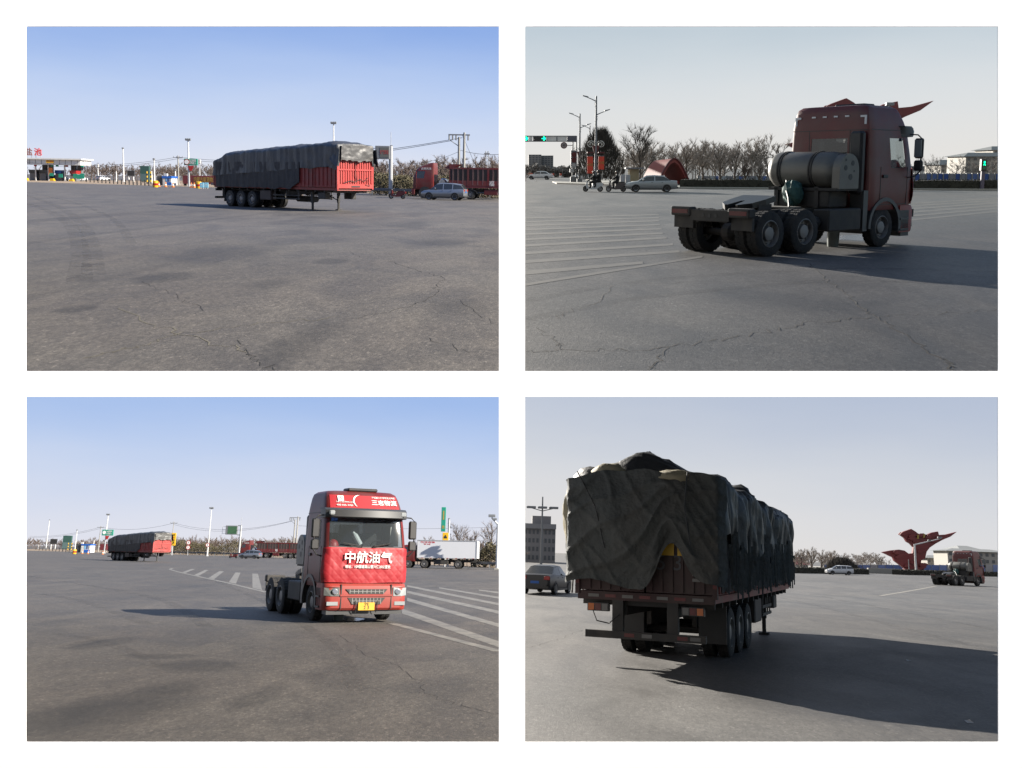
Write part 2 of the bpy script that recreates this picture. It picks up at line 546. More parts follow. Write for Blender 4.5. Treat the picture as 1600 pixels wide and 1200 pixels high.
OLIVE = mat('olive_leaves', (0.105, 0.088, 0.042), 0.85, var=0.45, scale=0.5)
HEDGE = mat('hedge_leaves', (0.045, 0.043, 0.03), 0.9, var=0.4, scale=2)
SOIL = mat('dry_soil', (0.30, 0.22, 0.145), 0.95, var=0.25, scale=0.8, bump=0.3)
KERB = mat('kerb_stone', (0.42, 0.40, 0.35), 0.85, var=0.1)
BLD_GREY = mat('building_grey', (0.27, 0.27, 0.28), 0.8, var=0.1, scale=0.3)
BLD_PALE = mat('building_pale', (0.50, 0.47, 0.42), 0.8, var=0.08, scale=0.3)
BLD_ROOF = mat('roof_tiles_grey', (0.24, 0.25, 0.25), 0.7, var=0.15, scale=0.5)
BLD_DARK = mat('building_dark', (0.25, 0.245, 0.25), 0.8, var=0.12, scale=0.3)
WIN_DARK = mat('window_dark', (0.10, 0.11, 0.12), 0.2)
WATER = mat('wet_film', (0.03, 0.032, 0.035), 0.22, spec=0.5)
CRACK = mat('crack_dark', (0.022, 0.021, 0.020), 0.95)
CRACK_PALE = mat('crack_dust', (0.14, 0.128, 0.10), 0.95)
PAINT_DIM = worn_paint('road_paint_old', (0.115, 0.108, 0.096))
PAINT = worn_paint('road_paint', (0.19, 0.175, 0.15))
WIRE = mat('wire', (0.05, 0.05, 0.055), 0.6)
GREEN_LIT = mat('signal_green', (0.0, 0.75, 0.35), 0.4, emit=1.1)
LED_RED = mat('led_red', (0.3, 0.06, 0.045), 0.5, emit=0.02)
GLASS = glass('windscreen', (0.07, 0.08, 0.085), 0.28)
GLASS_DARK = glass('window_glass', (0.018, 0.02, 0.022), 0.93)
GUTTERWHITE = mat('gutter_white', (0.80, 0.80, 0.81), 0.8, var=0.0)

# ------------------------------------------------------------------ added white frame drawing the gutters between the four views
def build_gutter_frame():
    D, T = 8.5, 0.012
    k = D / F
    xs = [-2600, 40, 779.5, 820.5, 1560, 4200]  # widened out of view to keep sky light off the places
    ys = [-1800, 41, 580, 620, 1160, 1213]
    holes = {(1, 1), (3, 1), (1, 3), (3, 3)}
    mb, back = MB(), MB()
    for i in range(5):
        for j in range(5):
            if (i, j) in holes: continue
            x0, x1 = (xs[i] - 800) * k, (xs[i + 1] - 800) * k
            y0, y1 = (PR - ys[j + 1]) * k, (PR - ys[j]) * k
            mb.add([(x0, y0, -D), (x1, y0, -D), (x1, y1, -D), (x0, y1, -D)], [(0, 1, 2, 3)])
            back.add([(x0, y0, -D - T), (x1, y0, -D - T), (x1, y1, -D - T), (x0, y1, -D - T)], [(3, 2, 1, 0)])
    for (i, j) in holes:
        x0, x1 = (xs[i] - 800) * k, (xs[i + 1] - 800) * k
        y0, y1 = (PR - ys[j + 1]) * k, (PR - ys[j]) * k
        c = [(x0, y0), (x1, y0), (x1, y1), (x0, y1)]
        for a in range(4):
            p, q = c[a], c[(a + 1) % 4]
            mb.add([(p[0], p[1], -D), (q[0], q[1], -D), (q[0], q[1], -D - T), (p[0], p[1], -D - T)], [(0, 1, 2, 3)])
    o = bpy.data.objects.new('white_wall', mb.mesh('white_wall', GUTTERWHITE))
    FRAME_SET.objects.link(o); LIT_A.objects.link(o)
    o.matrix_world = cam.matrix_world
    b = bpy.data.objects.new('back_face', back.mesh('back_face', GREY_PLASTIC))  # unseen grey back, added to cut light bouncing into the places
    FRAME_SET.objects.link(b); b.parent = o
    tag(o, 'added white frame for the gutters, with four large rectangular openings, two above two', 'wall')

build_gutter_frame()
mb = MB().add([(-60, -80, -0.03), (60, -80, -0.03), (60, 8.3, -0.03), (-60, 8.3, -0.03)], [(0, 1, 2, 3)])  # unseen apron, kept pale to bounce light onto the gutter frame
o = bpy.data.objects.new('pavement', mb.mesh('pavement', mat('pale_paving', (0.5, 0.5, 0.5), 0.85, var=0.08)))
o['kind'] = 'structure'
FRAME_SET.objects.link(o); LIT_A.objects.link(o)

# ------------------------------------------------------------------ ground and sky of each place
FAR = 1500.0
def build_ground(pl, m):
    y0 = pl.at((pl.px0 + pl.px1) / 2, pl.row_bottom).y
    ys = [y0, 20, 60, 200, 600, FAR]
    pts = []
    for y in ys: pts += [(pl.x_at(pl.px0, y), y, 0), (pl.x_at(pl.px1, y), y, 0)]
    MB().add(pts, [(2 * i, 2 * i + 1, 2 * i + 3, 2 * i + 2) for i in range(len(ys) - 1)]).build('ground', m, None, pl, kind='structure')

def build_sky(pl, m, y0):  # glowing shell; its unseen roof and sides start at y0 to set fill light
    y1 = FAR - 5
    def P(px, y, top):
        if top:
            z = 0.0
            for _ in range(12):
                x = pl.x_at(px, y, z); z = pl.z_at(x, y, pl.row_top)
            return (x, y, z)
        return (pl.x_at(px, y, 0), y, -0.5)
    a0, b0, c0, d0 = P(pl.px0, y0, 0), P(pl.px1, y0, 0), P(pl.px1, y0, 1), P(pl.px0, y0, 1)
    a1, b1, c1, d1 = P(pl.px0, y1, 0), P(pl.px1, y1, 0), P(pl.px1, y1, 1), P(pl.px0, y1, 1)
    inner = pl.px1 if pl.px1 < 800 else pl.px0                # towards the neighbouring place the sky comes down to the gutter frame
    e, g = P(inner, 9.0, 0), P(inner, 9.0, 1)
    MB().add([a0, b0, c0, d0, a1, b1, c1, d1, e, g], [(4, 5, 6, 7), (3, 2, 6, 7)] + ([(0, 4, 7, 3), (8, 9, 6, 5)] if pl.px1 < 800 else [(8, 4, 7, 9), (1, 2, 6, 5)])).build('sky', m, None, pl, kind='structure')
    o = [q for q in pl.coll.objects if q.name.startswith('sky')][0]
    FRAME_SET.objects.link(o); pl.coll.objects.unlink(o)          # the sky casts no shadow

def stain(pl, px, row, w, h, dark, soft=0.35, ang=0.0):
    p = pl.at(px, row)
    rx = abs(pl.at(px + w / 2, row).x - p.x)
    ry = max(0.3, abs(pl.at(px, row - h / 2).y - p.y))
    return (p.x, p.y, rx, ry, ang, dark, soft)

A_TL = asphalt('asphalt_plaza_toll', 0.053, [
    stain(TL, 250, 434, 90, 16, .62, .2), stain(TL, 125, 482, 60, 14, .55, .25), stain(TL, 455, 545, 80, 50, .6, .4),
    stain(TL, 505, 515, 60, 20, .7, .4), stain(TL, 515, 408, 50, 8, .65, .3), stain(TL, 700, 380, 90, 10, .7, .4),
    stain(TL, 715, 480, 90, 20, .72, .5), stain(TL, 420, 445, 60, 14, .75, .5), stain(TL, 350, 395, 160, 25, .75, .5),
    stain(TL, 120, 370, 26, 110, .78, .5), stain(TL, 150, 440, 30, 80, .8, .5), stain(TL, 60, 345, 60, 40, .75, .5)], warm=1.10)
A_BL = asphalt('asphalt_plaza_trucks', 0.053, [
    stain(BL, 160, 1115, 180, 70, .5, .5), stain(BL, 310, 1040, 130, 18, .55, .35), stain(BL, 400, 1090, 60, 40, .6, .4),
    stain(BL, 270, 1075, 90, 30, .6, .5), stain(BL, 165, 1005, 60, 18, .62, .3), stain(BL, 240, 1025, 110, 8, .6, .3),
    stain(BL, 130, 1005, 40, 14, .65, .3), stain(BL, 80, 1120, 120, 60, .65, .6), stain(BL, 480, 1055, 60, 10, .8, .5)], warm=1.12)
A_TR = asphalt('asphalt_junction', 0.066, [stain(TR, 1345, 500, 200, 60, .85, .6), stain(TR, 1000, 330, 200, 12, .9, .6)], rough=0.6, warm=1.03)
A_BR = asphalt('asphalt_square', 0.058, [stain(BR, 1250, 1080, 200, 50, .85, .6)], rough=0.6, warm=1.03)
for pl, m in ((TL, A_TL), (TR, A_TR), (BL, A_BL), (BR, A_BR)):
    build_ground(pl, m)
build_sky(TL, sky_mat('sky_clear_blue', TL.h, [(0.0, (226, 229, 240)), (0.22, (208, 220, 243)), (0.55, (176, 200, 240)), (0.9, (122, 160, 226))], 0.0), 30)
build_sky(BL, sky_mat('sky_soft_blue', BL.h, [(0.0, (228, 228, 236)), (0.25, (212, 220, 238)), (0.55, (186, 206, 239)), (0.9, (146, 179, 232))], 0.0), 30)
build_sky(TR, sky_mat('sky_pale_haze', TR.h, [(0.0, (231, 227, 221)), (0.3, (223, 226, 228)), (0.6, (205, 215, 222)), (0.9, (174, 192, 206))], 0.0), 50)
build_sky(BR, sky_mat('sky_grey_haze', BR.h, [(0.0, (228, 222, 217)), (0.3, (222, 222, 224)), (0.6, (208, 213, 221)), (1.0, (176, 189, 212))], 0.5), 50)

def paint(pl, poly, name='lane_marking', m=PAINT, z=0.004):
    pts = [pl.at(x, y, 0) for (x, y) in poly]
    MB().add([(p.x, p.y, z) for p in pts], [tuple(range(len(pts)))]).build(name, m, None, pl, kind='structure')

def ribbon(pl, pts, w, name, m, z=0.004, seed=0, even=False, jit=0.14, sub=9):
    rnd = random.Random(seed)
    P = []
    for q, (a, b) in enumerate(zip(pts[:-1], pts[1:])):
        c0 = pts[q - 1] if q else a
        c1 = pts[q + 2] if q + 2 < len(pts) else b
        for k in range(sub):
            t = k / sub
            P.append(tuple(.5 * (2 * a[i] + (b[i] - c0[i]) * t + (2 * c0[i] - 5 * a[i] + 4 * b[i] - c1[i]) * t * t + (3 * a[i] - c0[i] - 3 * b[i] + c1[i]) * t ** 3) for i in (0, 1)) if even else (a[0] + (b[0] - a[0]) * t, a[1] + (b[1] - a[1]) * t))
    P.append(pts[-1])
    G = []
    for i, (x, y) in enumerate(P):
        g = pl.at(x, y)
        if 0 < i < len(P) - 1:
            g = g + Vector((rnd.uniform(-1, 1) * jit * .4, rnd.uniform(-1, 1) * jit, 0))
        G.append(g)
    vv, ff = [], []
    for i, g in enumerate(G):
        d = (G[min(i + 1, len(G) - 1)] - G[max(i - 1, 0)]).normalized()
        n = Vector((-d.y, d.x, 0)) * w * (1.0 if even else rnd.uniform(.35, 1.0)) * .5
        vv += [(g.x + n.x, g.y + n.y, z), (g.x - n.x, g.y - n.y, z)]
        if i: ff.append((2 * i - 2, 2 * i - 1, 2 * i + 1, 2 * i))
    MB().add(vv, ff).build(name, m, None, pl, kind='structure')

# cracks in the paving
for i, c in enumerate([[(607, 408), (665, 427), (695, 434), (680, 450), (686, 456), (660, 470), (610, 488)],
                       [(372, 532), (385, 550), (415, 568), (424, 582)], [(535, 388), (562, 402)], [(222, 440), (270, 460), (318, 486)],
                       [(672, 528), (735, 552)], [(610, 488), (530, 500)], [(520, 345), (640, 358), (780, 370)], [(720, 470), (779, 508)]]):
    ribbon(TL, c, 0.016 if i < 2 else 0.010, 'pavement_crack', CRACK, seed=i)
for i, c in enumerate([[(130, 560), (220, 540), (290, 520), (420, 505), (530, 495)], [(185, 482), (250, 510), (330, 535), (390, 550)]]):
    ribbon(TL, c, 0.03, 'pavement_crack', CRACK_PALE, seed=20 + i, jit=.15)
for i, c in enumerate([[(822, 550), (900, 546), (1010, 547), (1100, 535), (1190, 520), (1260, 505), (1360, 496)],
                       [(1265, 412), (1290, 437), (1320, 455), (1345, 480), (1368, 495), (1410, 520), (1470, 560), (1490, 578)],
                       [(1290, 437), (1200, 440), (1080, 441), (990, 443)], [(962, 446), (935, 472), (880, 490), (870, 498)],
                       [(838, 512), (870, 533), (880, 545)], [(1045, 543), (1030, 565), (1012, 578)], [(1368, 495), (1480, 490), (1558, 483)]]):
    ribbon(TR, c, 0.026 if i < 2 else 0.016, 'pavement_crack', CRACK, seed=40 + i)
for i, c in enumerate([[(530, 992), (575, 1025), (620, 1040), (655, 1065), (660, 1083), (720, 1102), (780, 1116)],
                       [(655, 1083), (600, 1080), (540, 1070)]]):
    ribbon(BL, c, 0.015 if i < 1 else 0.008, 'pavement_crack', CRACK, seed=60 + i)
for i, c in enumerate([[(822, 1012), (870, 1000), (910, 985)], [(1300, 930), (1420, 945), (1559, 940)]]):
    ribbon(BR, c, 0.012, 'pavement_crack', CRACK, seed=70 + i)

# tyre marks
def rubber():
    m = bpy.data.materials.new('tyre_mark')
    m.use_nodes = True
    nt = m.node_tree
    b = nt.nodes['Principled BSDF']
    b.inputs['Base Color'].default_value = (0.018, 0.018, 0.019, 1); b.inputs['Roughness'].default_value = 0.7
    tc = nt.nodes.new('ShaderNodeTexCoord'); n = nt.nodes.new('ShaderNodeTexNoise')
    n.inputs['Scale'].default_value = 0.7; n.inputs['Detail'].default_value = 9; n.inputs['Roughness'].default_value = 0.75
    nt.links.new(tc.outputs['Object'], n.inputs['Vector'])
    r = nt.nodes.new('ShaderNodeMapRange'); r.inputs['From Min'].default_value = 0.4; r.inputs['From Max'].default_value = 0.75; r.inputs['To Max'].default_value = 0.24
    nt.links.new(n.outputs['Fac'], r.inputs['Value'])
    t = nt.nodes.new('ShaderNodeBsdfTransparent'); mx = nt.nodes.new('ShaderNodeMixShader')
    nt.links.new(r.outputs['Result'], mx.inputs['Fac']); nt.links.new(t.outputs[0], mx.inputs[1]); nt.links.new(b.outputs[0], mx.inputs[2])
    nt.links.new(mx.outputs[0], nt.nodes['Material Output'].inputs['Surface'])
    return m
RUBBER = rubber()
for i, (pl, c, w) in enumerate([(TL, [(42, 305), (95, 325), (128, 350), (143, 385), (146, 430)], .45), (TL, [(42, 318), (88, 335), (115, 360), (126, 395), (124, 440)], .45), (TL, [(40, 300), (120, 318), (180, 345), (205, 380)], .3),
                                (BL, [(42, 900), (140, 915), (260, 940), (330, 985)], .4), (BL, [(42, 925), (130, 940), (230, 975)], .4), (BL, [(330, 905), (420, 945), (520, 1010), (560, 1080)], .3), (BL, [(42, 985), (150, 1000), (260, 1040)], .3),
                                (TR, [(822, 470), (1000, 440), (1300, 420), (1558, 425)], .35), (TR, [(822, 500), (1000, 466), (1300, 440), (1558, 446)], .35), (BR, [(1180, 915), (1300, 935), (1559, 985)], .35), (BR, [(1180, 925), (1290, 950), (1559, 1020)], .35)]):
    ribbon(pl, c, w, 'tyre_mark', RUBBER, z=.003, seed=200 + i, even=True, jit=0.0, sub=10)

# painted markings
def stripe(pl, a, b, wa, wb):
    paint(pl, [(a[0], a[1] - wa / 2), (a[0], a[1] + wa / 2), (b[0], b[1] + wb / 2), (b[0], b[1] - wb / 2)], m=PAINT_DIM)
for a, b, wa, wb in [((815, 446), (1098, 401), 4, 3), ((815, 427), (1005, 410.5), 6.5, 4), ((815, 409.5), (1062, 393), 5, 3.6), ((815, 396), (1052, 382), 4.4, 3.3),
                     ((815, 384.3), (1042, 371.5), 3.6, 3), ((815, 374.4), (1036, 364.5), 3.2, 2.7), ((815, 366.3), (1034, 357.6), 2.8, 2.4),
                     ((815, 359.2), (1032, 351), 2.4, 2.1), ((815, 353), (1030, 345), 2.1, 1.8), ((815, 346.8), (1030, 340), 1.8, 1.6), ((815, 341), (1030, 335.5), 1.6, 1.4),
                     ((1280, 358), (1565, 329.8), 3, 2.4), ((1280, 350), (1565, 325.2), 2.6, 2.2), ((1280, 343), (1565, 320.8), 2.4, 2), ((1280, 336.8), (1565, 316.6), 2.2, 1.8),
                     ((1280, 331), (1565, 313), 1.8, 1.5), ((1280, 326), (1565, 310), 1.6, 1.3), ((1180, 372), (1290, 361), 3, 2.6)]:
    stripe(TR, a, b, wa, wb)
z3 = lambda q: [(250 + x * .14375, 780 + y * .14375) for (x, y) in q]
z4 = lambda q: [(620 + x * .2, 780 + y * .2) for (x, y) in q]
for q in ([(240, 795), (275, 803), (382, 760), (342, 757)], [(370, 825), (415, 836), (530, 771), (490, 768)], [(525, 858), (585, 871), (697, 784), (645, 781)],
          [(748, 903), (825, 920), (875, 798), (820, 795)], [(1005, 963), (1110, 990), (1064, 811), (1003, 808)]):
    paint(BL, z3(q))
for q in ([(40, 855), (800, 1112), (800, 1160), (40, 893)], [(80, 770), (800, 973), (800, 1001), (80, 796)], [(80, 714), (800, 873), (800, 897), (80, 733)],
          [(80, 671), (800, 813), (800, 831), (80, 685)], [(330, 688), (800, 763), (800, 779), (330, 697)], [(640, 706), (800, 724), (800, 738), (640, 714)]):
    paint(BL, z4(q))
for i, (pts, w) in enumerate([([(266, 890), (286, 895.5), (322, 903.5), (356, 911), (416, 925.5)], .16), ([(266, 890), (268, 888.4), (280, 887.6), (350, 888.5), (420, 890)], .16),
                              ([(356, 890.4), (420, 892)], .16), ([(612, 974), (780, 1018)], .17), ([(636, 907.5), (732, 908.5)], .15), ([(636, 911.6), (780, 909.6)], .15),
                              ([(670, 916), (780, 916.5)], .15), ([(730, 920.3), (780, 919.8)], .15), ([(634, 917), (700, 917)], .15)]):
    ribbon(BL, pts, w * 1.6, 'lane_marking', PAINT, seed=80 + i, even=True, jit=0.0, sub=4, z=.005)
for i, (pts, w) in enumerate([([(1375, 931), (1400, 927), (1435, 921), (1462, 916)], .22), ([(1290, 929), (1380, 931)], .18), ([(1285, 917), (1330, 918)], .2),
                              ([(1265, 902), (1330, 907), (1400, 909)], .2)]):
    ribbon(BR, pts, w * 1.6, 'lane_marking', PAINT, seed=90 + i, even=True, jit=0.0, sub=4, z=.005)

def blob(pl, px, row, w, h, name, m, seed, z=0.006):
    rnd = random.Random(seed)
    pts = []
    for k in range(22):
        t = 2 * PI * k / 22
        r = 0.75 + 0.3 * noise.noise(Vector((math.cos(t) * 1.3, math.sin(t) * 1.3, seed)))
        p = pl.at(px + math.cos(t) * w / 2 * r, row + math.sin(t) * h / 2 * r)
        pts.append((p.x, p.y, z))
    MB().add(pts, [tuple(reversed(range(22)))]).build(name, m, None, pl, kind='structure')
blob(TR, 1338, 372, 130, 12, 'puddle', WATER, 3)
blob(BL, 548, 968, 56, 7, 'puddle', WATER, 5)

def strip(pl, pa, pb, wid, name, m, z=0.006, seed=0):
    """flat strip behind the line pa-pb, wid metres deep"""
    a, b = pl.at(*pa), pl.at(*pb)
    MB().add([(a.x, a.y, z), (b.x, b.y, z), (b.x, b.y + wid, z), (a.x, a.y + wid, z)], [(0, 1, 2, 3)]).build(name, m, None, pl, kind='structure')
strip(TL, (-80, 281), (330, 292.6), 300, 'verge', SOIL)
strip(TL, (330, 293), (796, 309.5), 300, 'verge', SOIL)
strip(BL, (-80, 857), (420, 870.5), 400, 'verge', SOIL)
strip(BL, (420, 870.6), (796, 888.5), 300, 'verge', SOIL)

def kerb(pl, pa, pb, wid, h=0.14, name='sidewalk'):
    a, b = pl.at(*pa), pl.at(*pb)
    mb = MB().add([(a.x, a.y, 0), (b.x, b.y, 0), (b.x, b.y + wid, 0), (a.x, a.y + wid, 0), (a.x, a.y, h), (b.x, b.y, h), (b.x, b.y + wid, h), (a.x, a.y + wid, h)],
                  [(4, 5, 6, 7), (0, 1, 5, 4), (1, 2, 6, 5), (3, 0, 4, 7)])
    mb.build(name, KERB, None, pl, kind='structure')
kerb(TR, (870, 287.5), (972, 290.5), 14)
kerb(TR, (985, 294.5), (1690, 298.6), 60)
kerb(BR, (1225, 893.2), (1690, 901.5), 120)

# ------------------------------------------------------------------ wheels
def lug_tyre(r, w, n=28):
    mb = MB().lathe([(-w / 2, r * .60), (-w / 2, r * .90), (-w / 2 + .03, r * .985), (w / 2 - .03, r * .985), (w / 2, r * .90), (w / 2, r * .60)], n, caps=False)
    for k in range(n):                                        # tread blocks
        t = 2 * PI * k / n
        M = Matrix.Rotation(t, 4, 'X')
        mb.box(-w / 2 + .025, -.012, -.035, .035, r * .975, r, M)
        mb.box(.012, w / 2 - .025, -.02, .05, r * .975, r, M)
    return mb
ME = {}
def wheel(parent, x, y, r=0.52, w=0.28, side=1, truck=True, alloy=False):
    k = (round(r, 2), round(w, 2), side, truck, alloy)
    if k not in ME:
        t = (lug_tyre(r, w) if truck else MB().lathe([(-w / 2, r * .62), (-w / 2, r * .93), (-w / 2 + .03, r), (w / 2 - .03, r), (w / 2, r * .93), (w / 2, r * .62)], 26, caps=False)).mesh('wheel', TYRE, 40)
        d = MB()
        s = side
        if truck:
            d.lathe([(s * w * .48, r * .6), (s * w * .5, r * .56), (s * w * .12, r * .5), (s * w * .10, r * .36), (s * w * .38, r * .30), (s * w * .42, r * .16), (s * w * .42, 0)], 20, caps=False)
            for q in range(8):
                M = Matrix.Rotation(2 * PI * q / 8, 4, 'X')
                d.box(s * w * .12 - .02, s * w * .2 + .02, -.02, .02, r * .40, r * .45, M)
        else:
            d.lathe([(s * w * .5, r * .64), (s * w * .46, r * .58), (s * w * .2, r * .55), (s * w * .2, 0)], 20, caps=False)
            for q in range(5):
                M = Matrix.Rotation(2 * PI * q / 5, 4, 'X')
                d.box(min(s * w * .2, s * w * .42), max(s * w * .2, s * w * .42), -.045, .045, 0, r * .6, M)
        d = d.mesh('rim', RIM_ALLOY if alloy else RIM, 40)
        ME[k] = (t, d)
    t, d = ME[k]
    o = bpy.data.objects.new('wheel', t)
    parent.users_collection[0].objects.link(o)
    o.parent = parent
    o.location = (x, y, r)
    q = bpy.data.objects.new('rim', d)
    parent.users_collection[0].objects.link(q)
    q.parent = o
    return o

# ------------------------------------------------------------------ tarpaulin over a load
def tarp(hx, y0, y1, ztop, hem_side, hem_front, hem_rear, seed, rad=.22, lump=.1, fold=.05, bulge=None, pleat=0.0, ny=150, nx=16, nz=18):
    mb = MB()
    S = Vector((seed * 3.7, seed * 1.3, seed * 2.1))
    def disp(p, nrm):
        q = p + S
        big = noise.noise(Vector((q.x * .5, q.y * .55, q.z * .6))) * lump
        f = noise.noise(Vector((q.x * 2.4, q.y * 2.6, q.z * .35))) * fold + noise.noise(Vector((q.x * 5, q.y * 6.5, q.z * .5))) * fold * .6
        f += noise.noise(Vector((q.x * 1.6, q.y * 1.4 + q.z * 1.1, q.z * 1.5))) * fold * .8
        yy = (p.y - y0) % 1.15 - .575
        rope = -math.exp(-(yy / .09) ** 2) * .045
        if pleat: f += pleat * (abs(noise.noise(Vector((q.y * 5.2 + .5 * noise.noise(q * 1.5), q.x * .6, q.z * .22)))) * 2 - .6) * (1 - max(0, nrm.z))
        if nrm.z > .5: f = f * .7 + noise.noise(q * 1.7) * fold * 1.1
        b = bulge(p) if bulge else 0.0
        return big + f + rope + b
    def place_pt(p):
        zt = ztop(p.x, p.y)
        c = Vector((max(-hx + rad, min(hx - rad, p.x)), max(y0 + rad, min(y1 - rad, p.y)), min(zt - rad, p.z)))
        d = p - c
        n = d.normalized() if d.length > 1e-6 else Vector((0, 0, 1))
        q = c + n * rad
        k = min(1.0, max(0.0, 1.0))
        return q + n * disp(q, n) * k
    def patch(fn, a, b):
        o = len(mb.v)
        for i in range(a + 1):
            for j in range(b + 1):
                mb.v.append(tuple(place_pt(fn(i / a, j / b))))
        for i in range(a):
            for j in range(b):
                mb.f.append((o + i * (b + 1) + j, o + (i + 1) * (b + 1) + j, o + (i + 1) * (b + 1) + j + 1, o + i * (b + 1) + j + 1))
    Y = lambda t: y0 + (y1 - y0) * t
    for sx in (-1, 1):
        patch(lambda u, v, sx=sx: Vector((sx * hx, Y(u), ztop(sx * hx, Y(u)) + (hem_side(sx, Y(u)) - ztop(sx * hx, Y(u))) * v)), ny, nz)
    patch(lambda u, v: Vector((-hx + 2 * hx * v, Y(u), ztop(-hx + 2 * hx * v, Y(u)))), ny, nx)
    for ye, hem in ((y0, hem_rear), (y1, hem_front)):
        patch(lambda u, v, ye=ye, hem=hem: Vector((-hx + 2 * hx * u, ye, ztop(-hx + 2 * hx * u, ye) + (hem(-hx + 2 * hx * u) - ztop(-hx + 2 * hx * u, ye)) * v)), nx * 2, nz)
    return mb

def side_sheet(x, y0, y1, ztop, hem, seed, fold=.04, n=120, m=12):
    """one hanging sheet along a side at distance x (sign gives the side)"""
    mb = MB()
    s = 1 if x > 0 else -1
    for i in range(n + 1):
        y = y0 + (y1 - y0) * i / n
        h = hem(y)
        for j in range(m + 1):
            z = ztop + (h - ztop) * j / m
            d = noise.noise(Vector((seed, y * 2.8, z * .5))) * fold + noise.noise(Vector((seed + 9, y * 7, z * .7))) * fold * .6
            mb.v.append((x + s * (d + .02 * j / m), y, z))
    for i in range(n):
        for j in range(m):
            a = i * (m + 1) + j
            mb.f.append((a, a + m + 1, a + m + 2, a + 1))
    return mb

def semi_trailer(pl, loc, heading, label, seed, style):
    t = thing('semi_trailer', label, 'trailer', pl, loc, heading)
    L0, L1, W = -6.6, 6.6, (1.25 if style == 'neat' else 1.38)
    rnd = random.Random(seed)
    RW, RR = (LETTER_WHITE, LAMP_RED) if style == 'neat' else (REFLEX_DIRTY_SHADED, REFLEX_RED)
    ax = 0.0 if style == 'neat' else 1.3                     # axles further forward on the long tail
    mb = MB()
    for x in (-.48, .48):
        mb.prism([(-6.45, .92), (2.6, .92), (3.4, 1.08), (6.3, 1.08), (6.3, 1.22), (-6.45, 1.22)], x - .07, x + .07, 'x')
    for k in range(15):
        y = -6.4 + k * .9
        mb.box(-W + .05, W - .05, y - .04, y + .04, 1.10, 1.22)
    mb.build('chassis', CHASSIS, t)
    MB().box(-W, W, L0, L1, 1.222, 1.36).build('deck', RED_FADED, t)
    pm = {}
    n = 6
    seg = (L1 - L0 - .1) / n
    for s in (-1, 1):
        for k in range(n):
            if s not in pm:
                q = MB().box(s * W - .02, s * W + .02, .02, seg - .02, 1.38, 2.55)
                for j in range(6):
                    yy = .12 + j * (seg - .24) / 5
                    q.box(min(s * (W + .02), s * (W + .065)), max(s * (W + .02), s * (W + .065)), yy - .045, yy + .045, 1.40, 2.53)
                q.box(min(s * (W + .02), s * (W + .05)), max(s * (W + .02), s * (W + .05)), .03, seg - .03, 1.42, 1.5)
                pm[s] = q.mesh('side_board', RED_FADED)
            b = bpy.data.objects.new('side_board', pm[s]); t.users_collection[0].objects.link(b); b.parent = t
            b.location = (0, L0 + .05 + k * seg, 0)
    q = MB().box(-W, W, L1 - .02, L1 + .03, 1.37, 3.05)                # front board with its upright ribs and rails
    for k in range(15):
        x = -W + .06 + k * (2 * W - .12) / 14
        q.box(x - .035, x + .035, L1 + .03, L1 + .075, 1.62, 3.03)
    q.box(-W - .03, W + .03, L1 + .03, L1 + .095, 2.38, 2.46)
    q.box(-W - .03, W + .03, L1 + .03, L1 + .10, 1.36, 1.60)
    for x in (-W - .02, W + .02): q.box(x - .05, x + .05, L1 + .0, L1 + .09, 1.30, 3.06)
    q.build('front_board', RED_BRIGHT, t)
    for rp in (1, 2): MB().tube([(0, L1 + .115, 3.0), (.05, L1 + .115, 2.2), (-.05, L1 + .115, 1.75)] if rp == 1 else [(-1.0, L1 + .12, 1.5), (-.85, L1 + .12, 1.85), (-.7, L1 + .12, 1.55), (-1.0, L1 + .12, 1.5)], .016, 5).build('rope', CHASSIS, t)
    q = MB().tube([(-.9, L1 + .12, 2.0), (-.6, L1 + .12, 1.75), (-.3, L1 + .12, 1.9), (.05, L1 + .12, 1.72), (.4, L1 + .12, 1.8), (.9, L1 + .12, 1.66)], .02, 5)
    q.build('rope', CHASSIS, t)
    MB().box(-.3, .3, L1 + .1, L1 + .13, 1.43, 1.5).build('coupling_plate', BLACK, t)
    for s in (-1, 1):                                                    # tailgate leaves
        q = MB().box(min(s * .02, s * W), max(s * .02, s * W), L0 - .04, L0, 1.38, 2.9)
        for k in range(6):
            x = s * (.12 + k * .205)
            q.box(x - .035, x + .035, L0 - .075, L0 - .04, 1.4, 2.88)
        q.build('tail_gate', MAROON_GATE, t)
        q = MB().box(min(s * (W - .04), s * (W + .05)), max(s * (W - .04), s * (W + .05)), L0 - .09, L0 + .03, 1.30, 2.6 if style == 'neat' else 3.1)
        q.build('corner_post', RED_FADED if style == 'neat' else MAROON_GATE, t)
        for k in range(4):
            MB().box(min(s * (W - .035), s * (W + .045)), max(s * (W - .035), s * (W + .045)), L0 - .098, L0 - .09, 1.5 + k * .2, 1.68 + k * .2).build('reflector', RW if k % 2 else RR, t)
    MB().box(-W, W, L0 - .06, L0, 1.2, 1.36).build('rear_sill', RED_FADED if style == 'neat' else MAROON_GATE, t)
    for k in range(7):
        x = -1.05 + k * .35
        MB().box(x - .11, x + .11, L0 - .068, L0 - .06, 1.25, 1.31).build('reflector', RR if k % 2 else RW, t)
    # axles, wheels, mudguards
    for y in (-4.9 + ax, -3.6 + ax, -2.3 + ax):
        MB().tube([(-1.1, y, .52), (1.1, y, .52)], .075, 8).build('axle', CHASSIS, t)
        for s in (-1, 1):
            wheel(t, s * 1.07, y, .52, .27, s); wheel(t, s * .74, y, .52, .27, s)
    for x in (-.5, .5):
        MB().box(x - .05, x + .05, -5.5 + ax, -1.7 + ax, .62, .92).build('leaf_spring', CHASSIS, t)
